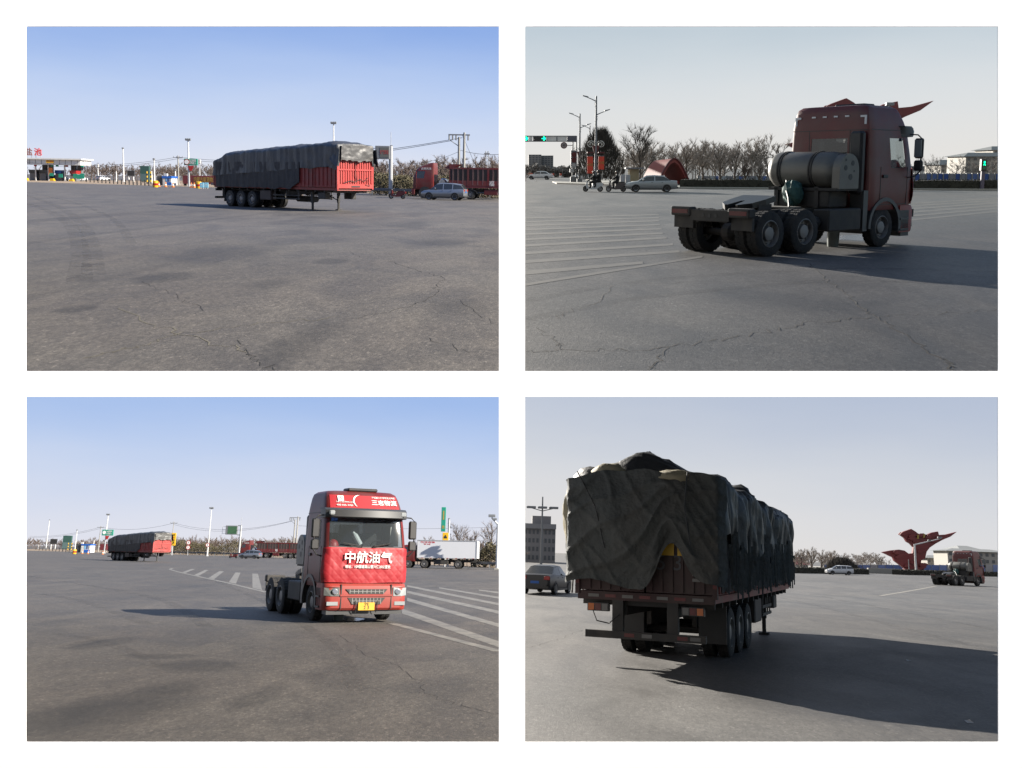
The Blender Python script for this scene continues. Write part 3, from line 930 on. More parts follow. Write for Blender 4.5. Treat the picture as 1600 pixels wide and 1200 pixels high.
    for s in (-1, 1):
        MB().box(s * .9 - .3, s * .9 + .3, -5.56 + ax, -5.53 + ax, .3, 1.15).build('mud_flap', BLACK, t)
    # underride bar and lamps at the tail
    q = MB().box(-1.2, 1.2, L0 - .1, L0, .48, .62)
    for x in (-.55, .55): q.box(x - .11, x + .11, L0 - .06, L0 + .06, .62, 1.2)
    q.build('underride_bar', CHASSIS, t)
    for k, x in enumerate((-.3, 0.05, .75, 1.0)):
        MB().box(x - .1, x + .1, L0 - .106, L0 - .1, .52, .59).build('reflector', RR if k % 2 == 0 else RW, t)
    for s in (-1, 1):
        lamp = MB().box(s * .95 - .22, s * .95 + .22, L0 - .08, L0 + .03, .98, 1.14).build('tail_lamp', BLACK, t)
        for k, m in enumerate((RW, RR, LAMP_ORANGE) if s > 0 else (LAMP_ORANGE, RR, RW)):
            MB().box(s * .95 - .2 + k * .14, s * .95 - .2 + k * .14 + .12, L0 - .088, L0 - .08, .995, 1.125).build('lens', m, lamp)
    # landing legs, side guards, boxes
    for s in (-1, 1):
        q = MB().box(s * .95 - .07, s * .95 + .07, 3.75, 3.9, .45, 1.12)
        q.box(s * .95 - .05, s * .95 + .05, 3.775, 3.875, .05, .45)
        q.box(s * .95 - .14, s * .95 + .14, 3.70, 3.95, 0.0, .06)
        q.tube([(s * .95, 3.75, .6), (s * .6, 2.9, 1.0)], .03, 6)
        q.build('landing_leg', CHASSIS, t)
        q = MB()
        for z in (.62, .82): q.box(s * 1.2 - .02, s * 1.2 + .02, .1 + ax * 1.1, 2.9 + ax * .4, z, z + .07)
        for y in (.3 + ax * 1.1, 1.5 + ax, 2.75 + ax * .4): q.box(s * 1.2 - .03, s * 1.2 + .0, y - .04, y + .04, .6, 1.15)
        q.build('side_guard', CHASSIS, t)
        MB().bbox(s * 1.0 - .22, s * 1.0 + .22, -1.35 + ax * 1.1, -.15 + ax * 1.1, .52, 1.1).build('tool_box', mat('box_brown', (.055, .035, .03), .7, dirt=.4), t)
        MB().bbox(s * .95 - .2, s * .95 + .2, 4.6, 5.3, .7, 1.08).build('tool_box', CHASSIS, t)
    MB().tube([(-.6, 3.83, .78), (.95, 3.83, .78)], .03, 6).build('cross_shaft', CHASSIS, t)
    MB().tube([(-.5, .3, .62), (-.5, 2.2, .62)], .19, 14).build('spare_tank', CHASSIS, t)
    # the load under its sheets
    if style == 'neat':
        zt = lambda x, y: 4.08 - .12 * math.exp(-((y - 6.6) / .5) ** 2) - (.45 * max(0, (-4.6 - y) / 2.0) ** 1.4 if y < -4.6 else 0) - .10 * (x / 1.3) ** 2 - (.045 * (6.6 - y))
        hs = lambda s, y: 2.62 - .05 * (6.6 - y) + .10 * noise.noise(Vector((y * .8, s, seed))) + .05 * noise.noise(Vector((y * 5, s, seed))) - (.0 if y < 5.9 else .25 * (y - 5.9) / .7)
        hf = lambda x: 2.98 + .06 * noise.noise(Vector((x * 2, 3, seed))) - (.35 if abs(x) > 1.2 else 0)
        hr = lambda x: 2.5 + .2 * noise.noise(Vector((x * 2, 7, seed)))
        tarp(1.40, -6.72, 6.74, zt, hs, hf, hr, seed, rad=.2, lump=.06, fold=.055).build('tarpaulin', TARP, t, smooth=60)
        for s in (-1, 1):
            side_sheet(s * 1.372, -6.2, 3.1, 2.85, lambda y: 1.26 + .1 * noise.noise(Vector((y * 1.2, 3, seed))) + .07 * noise.noise(Vector((y * 6, 3, seed))) + (.5 * max(0, (y - 2.2)) if y > 2.2 else 0), seed + s, fold=.05).build('side_net', TARP_BROWN, t, smooth=60)
        q = MB()
        for k in range(46):
            y = 6.6 + .16 + noise.noise(Vector((k * .3, 0, 0))) * .03
        # front flap: the paler sheet folded over the top of the front board
        n_, m_ = 26, 18
        vv = []
        for i in range(n_ + 1):
            x = -1.15 + 2.3 * i / n_
            for j in range(m_ + 1):
                z = 3.82 - (3.82 - (2.93 + .16 * noise.noise(Vector((x * 2.6, 1, seed))) + .05 * noise.noise(Vector((x * 9, 1, seed))))) * j / m_
                vv.append((x, 6.84 + .06 * noise.noise(Vector((x * 2.2, z * 2.2, seed))) + .03 * noise.noise(Vector((x * 6, z * 5, seed))), z))
        q.add(vv, [(i * (m_ + 1) + j, (i + 1) * (m_ + 1) + j, (i + 1) * (m_ + 1) + j + 1, i * (m_ + 1) + j + 1) for i in range(n_) for j in range(m_)])
        q.build('front_flap', mat('flap_grey', (.095, .093, .09), .5, var=.15, scale=2.5, bump=.4, bscale=7, dirt=.3), t, smooth=60)
        for s in (-1, 1):                                                # loose corner ends
            q = MB()
            vv = []
            for i in range(9):
                for j in range(9):
                    a, b = i / 8, j / 8
                    vv.append((s * (1.36 + .16 * b * b + .05 * noise.noise(Vector((a * 4, b * 4, seed)))), 6.2 + .72 * a, 3.6 - 1.1 * b * (.55 + .45 * a) + .05 * noise.noise(Vector((a * 5, b * 3, seed + s)))))
            q.add(vv, [(i * 9 + j, (i + 1) * 9 + j, (i + 1) * 9 + j + 1, i * 9 + j + 1) for i in range(8) for j in range(8)])
            q.build('loose_corner', TARP, t, smooth=60)
    else:
        def zt(x, y):
            b = .30 * math.exp(-((x + .25) / .5) ** 2) * math.exp(-((y + 5.6) / 1.0) ** 2)
            return 3.84 - .16 * (x / 1.4) ** 2 + .16 * noise.noise(Vector((x * 1.5, y * 1.1, 4))) + b + .08 * math.sin(y * 1.9) - .02 * (y + 6.6) - .18 * math.exp(-((y + 6.7) / .3) ** 2)
        hs = lambda s, y: (2.2 if s > 0 else 1.7) + .3 * noise.noise(Vector((y * 1.1, s, seed))) + .28 * noise.noise(Vector((y * 5.5, s, seed))) + (.35 if y < -5.6 and s > 0 else 0)
        hf = lambda x: 2.7
        def hr(x):
            return 2.02 - .18 * x * (1 if x < 0 else -.6) + .45 * math.exp(-((x - .55) / .42) ** 2) + .05 * noise.noise(Vector((x * 5, 2, seed)))
        bl = lambda p: .12 * math.exp(-((p.x + 1.4) / .3) ** 2) * math.exp(-((p.z - 2.9) / .7) ** 2)
        tarp(1.60, -6.76, 6.74, zt, hs, hf, hr, seed, rad=.24, lump=.10, fold=.10, pleat=.075, bulge=bl, ny=340, nz=22, nx=20).build('tarpaulin', TARP, t, smooth=60)
        # green sheet slung diagonally over the tail
        n_, m_ = 80, 56
        vv = []
        for i in range(n_ + 1):
            a = i / n_
            for j in range(m_ + 1):
                b = j / m_
                x = -1.64 + 3.28 * a
                low = 1.50 + .86 * math.exp(-((a - .68) / .10) ** 2) + .10 * math.sin(a * 9) + .05 * noise.noise(Vector((a * 14, 0, seed)))
                z = 3.72 - (3.72 - low) * b - .12 * (x / 1.5) ** 4 * (1 - b)
                fold_ = .014 * math.sin((a * .8 + b * .95) * 22 + 3 * noise.noise(Vector((a * 3, b * 3, seed)))) * b + .05 * noise.noise(Vector((a * 4, b * 3, seed))) + .03 * noise.noise(Vector((a * 9 + b * 5, b * 2 - a * 1.5, seed)))
                x *= 1 + .035 * noise.noise(Vector((b * 4, a > .5, seed + 3)))
                z += .10 * noise.noise(Vector((a * 5, 1, seed))) * (1 - b)
                rid = (1 - abs(2 * noise.noise(Vector(((a * .7 + b * .8) * 5, (b - a) * 1.2, seed + 6))))) ** 4 * .07 + (1 - abs(2 * noise.noise(Vector(((a - .5 * b) * 7.5, b * 1.0, seed + 8))))) ** 5 * .05
                vv.append((x, -6.96 - .16 * math.sin(PI * min(1, b * 1.1)) * math.sin(PI * a) - fold_ - rid + 2.4 * max(0, abs(x) - 1.52) , z))
        MB().add(vv, [(i * (m_ + 1) + j, (i + 1) * (m_ + 1) + j, (i + 1) * (m_ + 1) + j + 1, i * (m_ + 1) + j + 1) for i in range(n_) for j in range(m_)]).build('tail_sheet', TARP_GREEN, t, smooth=60)
        # ragged strips hanging along both sides
        for s in (-1, 1):
            q = MB()
            for k in range(86):
                y = -6.5 + k * .142 + rnd.uniform(-.04, .04)
                z1 = rnd.uniform(1.9, 2.7); z0 = min(z1 - .4, rnd.uniform(1.25, 1.9)) + (.3 if y > 5.5 else 0)
                w = rnd.uniform(.025, .075); x = s * (1.60 + rnd.uniform(0, .06))
                pts = []
                for j in range(6):
                    z = z1 + (z0 - z1) * j / 5
                    sway = noise.noise(Vector((k * 1.7, z * 1.3, s))) * .07
                    pts.append([(x + s * (.02 * j / 5) + sway * .4, y - w * (1 - .1 * j) + sway, z), (x + s * .05 + sway * .4, y + sway, z), (x + s * .015 + sway * .4, y + w * (1 - .12 * j) + sway, z)])
                q.loft(pts, False, False, closed=False)
            q.build('ragged_edge', TARP_GREEN, t, smooth=50)
            side_sheet(s * 1.47, -6.3, 6.2, 2.9, lambda y: 1.42 + .16 * noise.noise(Vector((y * 1.3, 5, seed))) + .14 * noise.noise(Vector((y * 7, 5, seed))), seed + s, fold=.07, n=160).build('side_net', TARP_BROWN, t, smooth=60)
        # sacks bulging out under the sheet
        for (x, y, z, rx, ry, rz) in ((.62, -6.9, 3.62, .42, .2, .13), (-1.58, -6.55, 2.85, .17, .3, .62), (-.75, -6.65, 3.74, .34, .3, .17)):
            vv = []
            for i in range(13):
                for j in range(18):
                    th, ph = PI * i / 12, 2 * PI * j / 18
                    d = Vector((math.sin(th) * math.cos(ph), math.sin(th) * math.sin(ph), math.cos(th)))
                    k = 1 + .3 * noise.noise(d * 1.6 + Vector((x, y, z))) + .12 * noise.noise(d * 4 + Vector((x, y, z)))
                    vv.append((x + rx * d.x * k, y + ry * d.y * k, z + rz * d.z * k))
            MB().add(vv, [(i * 18 + j, i * 18 + (j + 1) % 18, (i + 1) * 18 + (j + 1) % 18, (i + 1) * 18 + j) for i in range(12) for j in range(18)]).build('sack', TARP_PALE, t, smooth=60)
        for rp in ([(-1.3, -7.1, 3.7), (-.9, -7.14, 3.0), (-.7, -7.12, 2.2)], [(.95, -7.1, 3.7), (.9, -7.16, 3.0), (1.0, -7.12, 2.3)], [(-1.05, -6.7, 1.0), (-.95, -6.75, .8), (-.7, -6.74, .76), (-.5, -6.7, .95)]):
            MB().tube(rp, .012, 4).build('rope', BLACK, t)
        for k, (x, z) in enumerate(((.43, 2.22), (.79, 2.22))):
            MB().box(x - .17 + (.0 if k == 0 else .04), x + .16, L0 - .092, L0 - .08, z - .12, z + .13).build('marker_board', YELLOW, t)
        text('5', .42, mat('plate_numeral', (.085, .085, .095), .6), t, Matrix.Translation((.33, L0 - .085, 1.95)), 'number')
        text('3', .42, mat('plate_numeral', (.085, .085, .095), .6), t, Matrix.Translation((.66, L0 - .085, 1.95)), 'number')
        q = MB()
        for k in range(4): q.box(.95, 1.1, L0 - .092, L0 - .08, 1.62 + k * .11, 1.68 + k * .11)
        q.build('route_letters', REFLEX_DIRTY_SHADED, t)
    return t

# ------------------------------------------------------------------ lorry cab as a lofted shell with real window openings
def cab_ring(z, w, yf, yb, rf=.2, rb=.1):
    """points of one level; columns are the same at every level so windows can be left out of the grid"""
    P = []
    for k in range(9):                                  # 0..8 front, left to right
        x = -(w - rf) + 2 * (w - rf) * k / 8
        P.append((x, yf - .05 * (x / w) ** 2, z))
    for k in range(1, 4):                               # 9..11 front right corner
        t = PI / 2 * (1 - k / 4)
        P.append((w - rf + rf * math.cos(t), yf - .035 - rf + rf * math.sin(t), z))
    for k in range(9):                                  # 12..20 right side, front to back
        P.append((w, yf - .035 - rf + (yb + rb - yf + .035 + rf) * k / 8, z))
    P.append((w - rb * .3, yb + rb * .3, z))            # 21
    for k in range(9):                                  # 22..30 back, right to left
        P.append((w - rb - 2 * (w - rb) * k / 8, yb, z))
    P.append((-w + rb * .3, yb + rb * .3, z))           # 31
    for k in range(9):                                  # 32..40 left side, back to front
        P.append((-w, yb + rb + (yf - .035 - rf - yb - rb) * k / 8, z))
    for k in range(1, 4):                               # 41..43
        t = PI / 2 * (k / 4)
        P.append((-(w - rf) - rf * math.cos(t), yf - .035 - rf + rf * math.sin(t), z))
    return P

def cab_shell(levels, holes):
    """holes: name -> list of (level index, column index); returns shell and pane builders"""
    rings = [cab_ring(*l) for l in levels]
    n = len(rings[0])
    hole_of = {c: nm for nm, cells in holes.items() for c in cells}
    shell, panes = MB(), {nm: MB() for nm in holes}
    shell.v = [p for r in rings for p in r]
    for pn in panes.values(): pn.v = [(p[0] * .992, p[1] - .012 if p[1] > 0 else p[1] + .012, p[2]) for r in rings for p in r]
    for i in range(len(rings) - 1):
        for j in range(n):
            k = (j + 1) % n
            f = (i * n + j, i * n + k, (i + 1) * n + k, (i + 1) * n + j)
            f = f[::-1]
            nm = hole_of.get((i, j))
            (panes[nm] if nm else shell).f.append(f)
    shell.f.append(tuple((len(rings) - 1) * n + j for j in reversed(range(n))))
    shell.f.append(tuple(range(n)))
    for pn in panes.values():
        used = sorted({i for f in pn.f for i in f}); mp = {o: i for i, o in enumerate(used)}
        pn.v = [pn.v[i] for i in used]; pn.f = [tuple(mp[i] for i in f) for f in pn.f]
    return shell, panes

def tractor(pl, loc, heading, label):
    t = thing('tractor_truck', label, 'truck', pl, loc, heading)
    lv = [(.98, 1.2, 1.30, -.80), (1.12, 1.235, 1.36, -.80), (1.5, 1.245, 1.38, -.80), (2.0, 1.245, 1.36, -.80), (2.08, 1.24, 1.35, -.80), (2.45, 1.225, 1.27, -.80),
          (2.85, 1.205, 1.17, -.80), (2.95, 1.20, 1.14, -.80), (3.12, 1.19, 1.08, -.80), (3.3, 1.165, .98, -.79), (3.5, 1.13, .84, -.77), (3.62, 1.09, .74, -.74), (3.69, .99, .60, -.68), (3.71, .8, .4, -.5)]
    holes = {'windscreen': [(i, j) for i in (4, 5, 6) for j in range(0, 8)] + [(i, j) for i in (4, 5, 6) for j in (8, 43)],
             'window_right': [(i, j) for i in (4, 5) for j in (13, 14, 15)],
             'window_left': [(i, j) for i in (4, 5) for j in (36, 37, 38)],
             'rear_window': [(i, j) for i in (4, 5) for j in (24, 25, 26, 27)]}
    sh, pn = cab_shell(lv, holes)
    sh.build('cab', RED, t, smooth=35)
    pn['windscreen'].build('windscreen', GLASS, t, smooth=40)
    for k in ('window_right', 'window_left'): pn[k].build('side_window', GLASS, t)
    pn['rear_window'].build('rear_window', GLASS_DARK, t)
    # inside the cab
    q = MB().box(-1.15, 1.15, .72, 1.18, 1.6, 2.1)
    q.box(-1.17, 1.17, -.6, 1.1, 1.1, 1.35)
    q.build('dashboard', mat('dash_grey', (.19, .19, .18), .6), t)  # grey lightened to look sunlit behind the glass
    for x, z in ((1.0, 2.86), (.9, 2.84)): MB().box(x - .045, x + .045, 1.13, 1.135, z - .05, z + .05).build('sticker', BLUE, t)
    MB().box(-1.12, -.86, .86, .9, 2.12, 2.82).build('curtain', OFFWHITE, t)
    MB().bbox(-.35, .3, -.55, -.45, 1.9, 2.75, .05).build('bunk_curtain', mat('cab_cloth', (.05, .05, .06), .8), t)
    for x in (-.6, .6):
        q = MB().bbox(x - .26, x + .26, -.25, .3, 1.35, 1.65, .05)
        q.bbox(x - .25, x + .25, -.42, -.22, 1.6, 2.5, .06)
        q.build('seat', CLOTH_BLACK, t)
    q = MB()
    ring = [(-.6 + .22 * math.cos(a), .52 + .09 * math.sin(a), 2.1 + .19 * math.sin(a)) for a in [2 * PI * k / 16 for k in range(17)]]
    q.tube(ring, .018, 5); q.tube([(-.6, .52, 2.1), (-.6, .72, 1.95)], .025, 5)
    q.build('steering_wheel', BLACK, t)
    MB().lathe([(0, .02), (.0, .085), (.3, .085), (.38, .04), (.42, .03)], 12, Matrix.Translation((.1, 1.0, 2.16)) @ Matrix.Rotation(-1.0, 4, 'Y')).build('water_bottle', mat('bottle_clear', (.6, .64, .66), .2), t)
    vv = []
    for i in range(7):
        for j in range(14):
            th, ph = PI / 2 * i / 6, 2 * PI * j / 14
            vv.append((.88 + .17 * math.sin(th) * math.cos(ph), .9 + .15 * math.sin(th) * math.sin(ph), 2.1 + .2 * math.cos(th)))
    q = MB().add(vv, [(i * 14 + j, i * 14 + (j + 1) % 14, (i + 1) * 14 + (j + 1) % 14, (i + 1) * 14 + j) for i in range(6) for j in range(14)])
    q.build('red_cap', BANNER, t, smooth=60)
    # quilted winter cover over the grille
    nx, nz = 150, 66
    vv = []
    for i in range(nx + 1):
        a = i / nx
        for j in range(nz + 1):
            b = j / nz
            s = -1.30 + 2.60 * a
            z = 1.10 + (2.07 - 1.10) * b + .012 * math.sin(a * 9) * (1 if b in (0, 1) else 0)
            w, rf = 1.245, .2
            if abs(s) <= w - rf: x, y, nn = s, 1.38 - .05 * (s / w) ** 2, (0, 1)
            else:
                th = min(PI / 2, (abs(s) - (w - rf)) / rf)
                sg = 1 if s > 0 else -1
                x, y, nn = sg * (w - rf + rf * math.sin(th)), 1.345 - rf + rf * math.cos(th), (sg * math.sin(th), math.cos(th))
            u, v = (s * 1.0 + z * 1.0) * 13.0, (s * 1.0 - z * 1.0) * 13.0
            dq = min(abs(math.sin(u)), abs(math.sin(v))) ** .5
            o_ = .028 + .006 * dq + .03 * noise.noise(Vector((s * 1.8, z * 2, 4))) + .012 * noise.noise(Vector((s * 6, z * 4, 9))) + .025 * math.sin(b * PI) - (.03 if b > .97 else 0)
            vv.append((x + nn[0] * o_, y + nn[1] * o_, z))
    MB().add(vv, [(i * (nz + 1) + j, i * (nz + 1) + j + 1, (i + 1) * (nz + 1) + j + 1, (i + 1) * (nz + 1) + j) for i in range(nx) for j in range(nz)]).build('quilted_cover', QUILT, t, smooth=80)
    fr = Matrix.Rotation(PI, 4, 'Z')
    text('中航油气', .34, LETTER_WHITE, t, Matrix.Translation((-.02, 1.475, 1.78)) @ fr, width=1.42, bold=.004)
    text('地址：109国道观山营兴仁20公里处', .1, LETTER_WHITE, t, Matrix.Translation((-.02, 1.475, 1.54)) @ fr, width=1.36, bold=.001)
    # bumper
    def bring(z, yf, w=1.24, rf=.24):
        P = [(-w, .72, z)]
        for k in range(6):
            a = PI * (1 - 0) - PI / 2 * k / 5
            P.append((-(w - rf) + rf * math.cos(a), yf - rf + rf * math.sin(a), z))
        for k in range(1, 8): 
            x = -(w - rf) + 2 * (w - rf) * k / 8
            P.append((x, yf + .02 * (1 - (x / w) ** 2), z))
        for k in range(6):
            a = PI / 2 - PI / 2 * k / 5
            P.append(((w - rf) + rf * math.cos(a), yf - rf + rf * math.sin(a), z))
        P.append((w, .72, z)); P.append((w - .1, .72, z)); P.append((-w + .1, .72, z))
        return P
    MB().loft([bring(.36, 1.44), bring(.42, 1.49), bring(.72, 1.51), bring(1.02, 1.48), bring(1.08, 1.42)]).build('bumper', BUMPER, t, smooth=35)
    MB().box(-1.12, 1.12, 1.0, 1.4, .24, .37).build('under_bar', GREY_PLASTIC, t)
    for z0, z1, xa, xb in ((.80, .93, .62, .5), (.52, .70, .56, .42)):
        MB().prism([(-xa, z1), (xa, z1), (xb, z0), (-xb, z0)], 1.5, 1.536, 'y').build('grille', BLACK, t)
        q = MB()
        for k in range(9):
            x = -xb + k * 2 * xb / 8
            q.box(x - .012, x + .012, 1.536, 1.545, z0 + .01, z1 - .01)
        q.box(-xb, xb, 1.536, 1.547, (z0 + z1) / 2 - .008, (z0 + z1) / 2 + .008)
        q.build('grille_mesh', RIM, t)
    q = MB().box(-.78, .78, 1.50, 1.55, .735, .785)
    q.build('bumper_ridge', BUMPER, t)
    for s in (-1, 1):
        MB().box(s * .745 - .012, s * .745 + .012, 1.47, 1.528, .40, 1.06).build('bumper_seam', BLACK, t)
        h = MB().loft([[(s * .80, 1.50, .74), (s * 1.04, 1.485, .74), (s * 1.20, 1.40, .76), (s * 1.20, 1.40, .97), (s * 1.04, 1.475, .98), (s * .80, 1.49, .98)],
                       [(s * .80, 1.535, .74), (s * 1.05, 1.52, .74), (s * 1.225, 1.43, .76), (s * 1.225, 1.43, .97), (s * 1.05, 1.51, .98), (s * .80, 1.525, .98)]]).build('headlamp', LAMP_CLEAR if s < 0 else mat('lamp_glass_dim', (.20, .21, .2), .12, .2), t)
        MB().lathe([(0, .085), (.02, .085), (.025, .06), (.025, 0)], 16, Matrix.Translation((s * .93, 1.53, .86)) @ Matrix.Rotation(PI / 2, 4, 'Z')).build('reflector_bowl', CHROME, h)
        MB().box(s * 1.0 - .17, s * 1.0 + .15, 1.47, 1.517, .49, .59).build('fog_lamp', LAMP_CLEAR, t)
    q = MB().box(-.24, .24, 1.53, 1.56, .36, .57).build('number_plate', PLATE, t)
    text('宁E', .09, BLACK, q, Matrix.Translation((0, 1.565, .52)) @ fr, 'plate_mark')
    text('2 3', .13, BLACK, q, Matrix.Translation((0, 1.565, .43)) @ fr, 'plate_mark')
    MB().tube([(-.3, 1.5, .3), (-.31, 1.56, .42), (-.33, 1.54, .62)], .016, 5).build('plate_bracket', CHASSIS, t)
    MB().tube([(.3, 1.5, .3), (.31, 1.56, .42), (.33, 1.54, .62)], .016, 5).build('plate_bracket', CHASSIS, t)
    # roof banner, visor, vent
    vv = []
    for i in range(25):
        x = -1.06 + 2.12 * i / 24
        for j in range(9):
            b = j / 8
            z = 3.17 + .40 * b
            yf = 1.05 - (z - 3.17) * .68
            w = 1.18 - (z - 3.17) * .2
            y = yf - .05 * (x / w) ** 2 + .022 - (.25 * max(0, abs(x) - (w - .2)) ** 1.5)
            vv.append((x * (1 - .03 * b), y, z))
    ban = MB().add(vv, [(i * 9 + j, i * 9 + j + 1, (i + 1) * 9 + j + 1, (i + 1) * 9 + j) for i in range(24) for j in range(8)]).build('roof_banner', BANNER, t, smooth=60)
    tl = Matrix.Rotation(math.radians(34), 4, 'X')
    def onb(x, z): return Matrix.Translation((x, 1.052 - (z - 3.17) * .68 - .03 * (abs(x) / 1.1) ** 2 + .035, z)) @ tl @ fr
    text('三志物流', .2, LETTER_WHITE, ban, onb(-.60, 3.36), width=.78, bold=.003)
    text('中国最大的零担直达网络', .07, LETTER_WHITE, ban, onb(-.60, 3.515), width=.72)
    text('400-666-3456', .085, LETTER_WHITE, ban, onb(.62, 3.27), width=.5)
    text('宁夏三志物流有限公司', .05, LETTER_WHITE, ban, onb(.62, 3.36), width=.5)
    q = MB().box(-.09, .09, -.004, .0, -.09, .09)
    q = q.build('emblem', LETTER_WHITE, ban); q.matrix_local = onb(.72, 3.47)
    text('S', .16, BANNER, q, Matrix.Translation((0, -.008, 0)), 'emblem_letter')
    q = MB(); n_ = 12
    for i in range(n_):
        for (k, rr) in ((0, .0), (1, 1)):
            a = math.radians(100 + 125 * i / (n_ - 1)); w_ = .05 * math.sin(PI * i / (n_ - 1)) + .004
            r_ = .24 + (w_ if k else 0)
            q.v.append((.12 + r_ * math.cos(a) * .9, -.006, .02 + r_ * math.sin(a)))
    q.f = [(2 * i, 2 * i + 1, 2 * i + 3, 2 * i + 2) for i in range(n_ - 1)]
    q = q.build('swoosh', LETTER_WHITE, ban); q.matrix_local = onb(.22, 3.36)
    pts0 = [(-1.27, .78), (-1.24, 1.18), (-1.0, 1.36), (0, 1.42), (1.0, 1.36), (1.24, 1.18), (1.27, .78)]
    def vr(z, o_, i_): return [(x * (1 + 0), y + o_, z) for x, y in pts0] + [(x * .93, y - .16 + i_, z) for x, y in reversed(pts0)]
    MB().loft([vr(2.90, -.02, .02), vr(2.93, .02, 0), vr(3.12, .0, -.02), vr(3.18, -.1, -.08)]).build('sun_visor', GREY_PLASTIC, t, smooth=40)
    for s in (-1, 1):
        MB().bbox(s * 1.08 - .09, s * 1.08 + .09, 1.27, 1.37, 2.97, 3.1).build('marker_lamp', LAMP_CLEAR, t)
        q = MB().tube([(s * .15, 1.36, 2.08), (s * .2, 1.41, 2.12), (s * .72, 1.38, 2.2)], .014, 5)
        q.tube([(s * .3 + .1, 1.4, 2.09), (s * .55, 1.385, 2.16)], .012, 5)
        q.build('wiper', BLACK, t)
    MB().bbox(-.5, .42, .1, .62, 3.70, 3.79).build('roof_hatch', BLACK, t)
    # mirrors
    for s in (-1, 1):
        q = MB().tube([(s * 1.2, 1.0, 2.97), (s * 1.42, 1.12, 2.95), (s * 1.52, 1.14, 2.85), (s * 1.52, 1.14, 2.0), (s * 1.4, 1.1, 1.86), (s * 1.24, 1.0, 1.82)], .02, 6).build('mirror_arm', BLACK, t)
        MB().bbox(s * 1.48 - .12, s * 1.48 + .12, 1.04, 1.16, 2.33, 2.86, .04).build('mirror', BLACK, t)
        MB().bbox(s * 1.48 - .12, s * 1.48 + .12, 1.04, 1.16, 2.0, 2.28, .04).build('mirror', BLACK, t)
        MB().box(s * 1.48 - .1, s * 1.48 + .1, 1.03, 1.04, 2.37, 2.82).build('mirror_glass', LAMP_CLEAR, t)
    # doors: seams and handles, steps and arches
    for s in (-1, 1):
        q = MB()
        for y in (.98, -.28): q.box(s * 1.247 - .004, s * 1.247 + .004, y - .008, y + .008, 1.1, 2.1)
        q.box(s * 1.247 - .004, s * 1.247 + .004, -.28, .98, 1.12, 1.135)
        q.build('door_seam', BLACK, t)
        MB().bbox(s * 1.262 - .02, s * 1.262 + .02, -.2, .02, 1.82, 1.9, .01).build('door_handle', BLACK, t)
        n_ = 14
        rings = []
        for k in range(n_ + 1):
            a = PI * (1.02 - 1.08 * k / n_)
            c, s_ = math.cos(a), math.sin(a)
            rings.append([(s * .88, .66 * c, .55 + .66 * s_), (s * 1.26, .66 * c, .55 + .66 * s_), (s * 1.26, .76 * c, .55 + .76 * s_), (s * .88, .76 * c, .55 + .76 * s_)])
        MB().loft(rings).build('wheel_arch', GREY_PLASTIC, t, smooth=40)
        q = MB().bbox(s * 1.1 - .14, s * 1.1 + .14, .66, 1.2, .36, .98, .03)
        q.box(s * 1.12 - .16, s * 1.12 + .16, .72, 1.12, .42, .46); q.box(s * 1.12 - .16, s * 1.12 + .16, .72, 1.12, .70, .74)
        q.build('step', GREY_PLASTIC, t)
        MB().box(s * 1.02 - .2, s * 1.02 + .2, -.98, -.78, .45, 1.5).build('rear_guard', GREY_PLASTIC, t)
    for s in (-1, 1): wheel(t, s * 1.03, 0, .52, .30, s)
    MB().tube([(-.95, 0, .5), (.95, 0, .5)], .08, 8).build('axle', CHASSIS, t)
    # chassis, engine mass
    q = MB()
    for x in (-.43, .43): q.box(x - .05, x + .05, -5.45, 1.1, .78, 1.06)
    for y in (-5.4, -4.12, -2.6, -1.0, .6): q.box(-.43, .43, y - .07, y + .07, .8, 1.02)
    q.build('chassis', CHASSIS, t)
    MB().bbox(-.5, .5, -.9, .9, .5, 1.3).build('engine', CHASSIS, t)
    q = MB().tube([(0, -.9, .75), (0, -3.4, .62)], .07, 8); q.build('drive_shaft', CHASSIS, t)
    # gas tank across the frame
    X = Matrix.Translation((-.1, -1.55, 2.02))
    MB().lathe([(-1.05, 0), (-1.05, .2), (-1.0, .36), (-.9, .45), (-.8, .475), (.8, .475), (.9, .45), (1.0, .38), (1.02, .3), (1.02, 0)], 32, X).build('gas_tank', TANK, t, smooth=40)
    for x in (-.62, -.55, .35, .42):
        MB().lathe([(x - .02, .47), (x - .02, .497), (x + .02, .497), (x + .02, .47)], 32, X).build('tank_strap', CHASSIS, t)
    poly = []
    for k in range(17):
        a = PI * k / 16
        poly.append((-1.55 + .42 * math.cos(a), 2.02 + .42 * math.sin(a)))
    poly += [(-1.97, 1.55), (-1.13, 1.55)]
    ec = MB().prism(poly, .93, 1.15, 'x').build('valve_box', TANK, t)
    for (y, z, r) in ((-1.42, 2.2, .07), (-1.72, 2.08, .07), (-1.5, 1.85, .08), (-1.72, 2.28, .035), (-1.35, 2.0, .03)):
        MB().lathe([(1.15, 0), (1.153, r), (1.156, r), (1.156, 0)], 14, Matrix.Translation((0, y, z))).build('valve_hole', BLACK, ec)
    q = MB()
    for x in (-.75, .5):
        q.box(x - .06, x + .06, -2.0, -1.1, 1.06, 1.6)
    q.bbox(-.85, .85, -1.95, -1.15, 1.07, 1.5); q.box(-1.0, 1.1, -2.0, -1.1, 1.5, 1.57)
    q.build('tank_cradle', CHASSIS, t)
    vv = []
    for i in range(9):
        for j in range(14):
            th, ph = PI * i / 8, 2 * PI * j / 14
            d = Vector((math.sin(th) * math.cos(ph), math.sin(th) * math.sin(ph), math.cos(th)))
            k = 1 + .3 * noise.noise(d * 3)
            vv.append((-.1 + .3 * d.x * k, -2.15 + .2 * d.y * k, 1.42 + .34 * d.z * k))
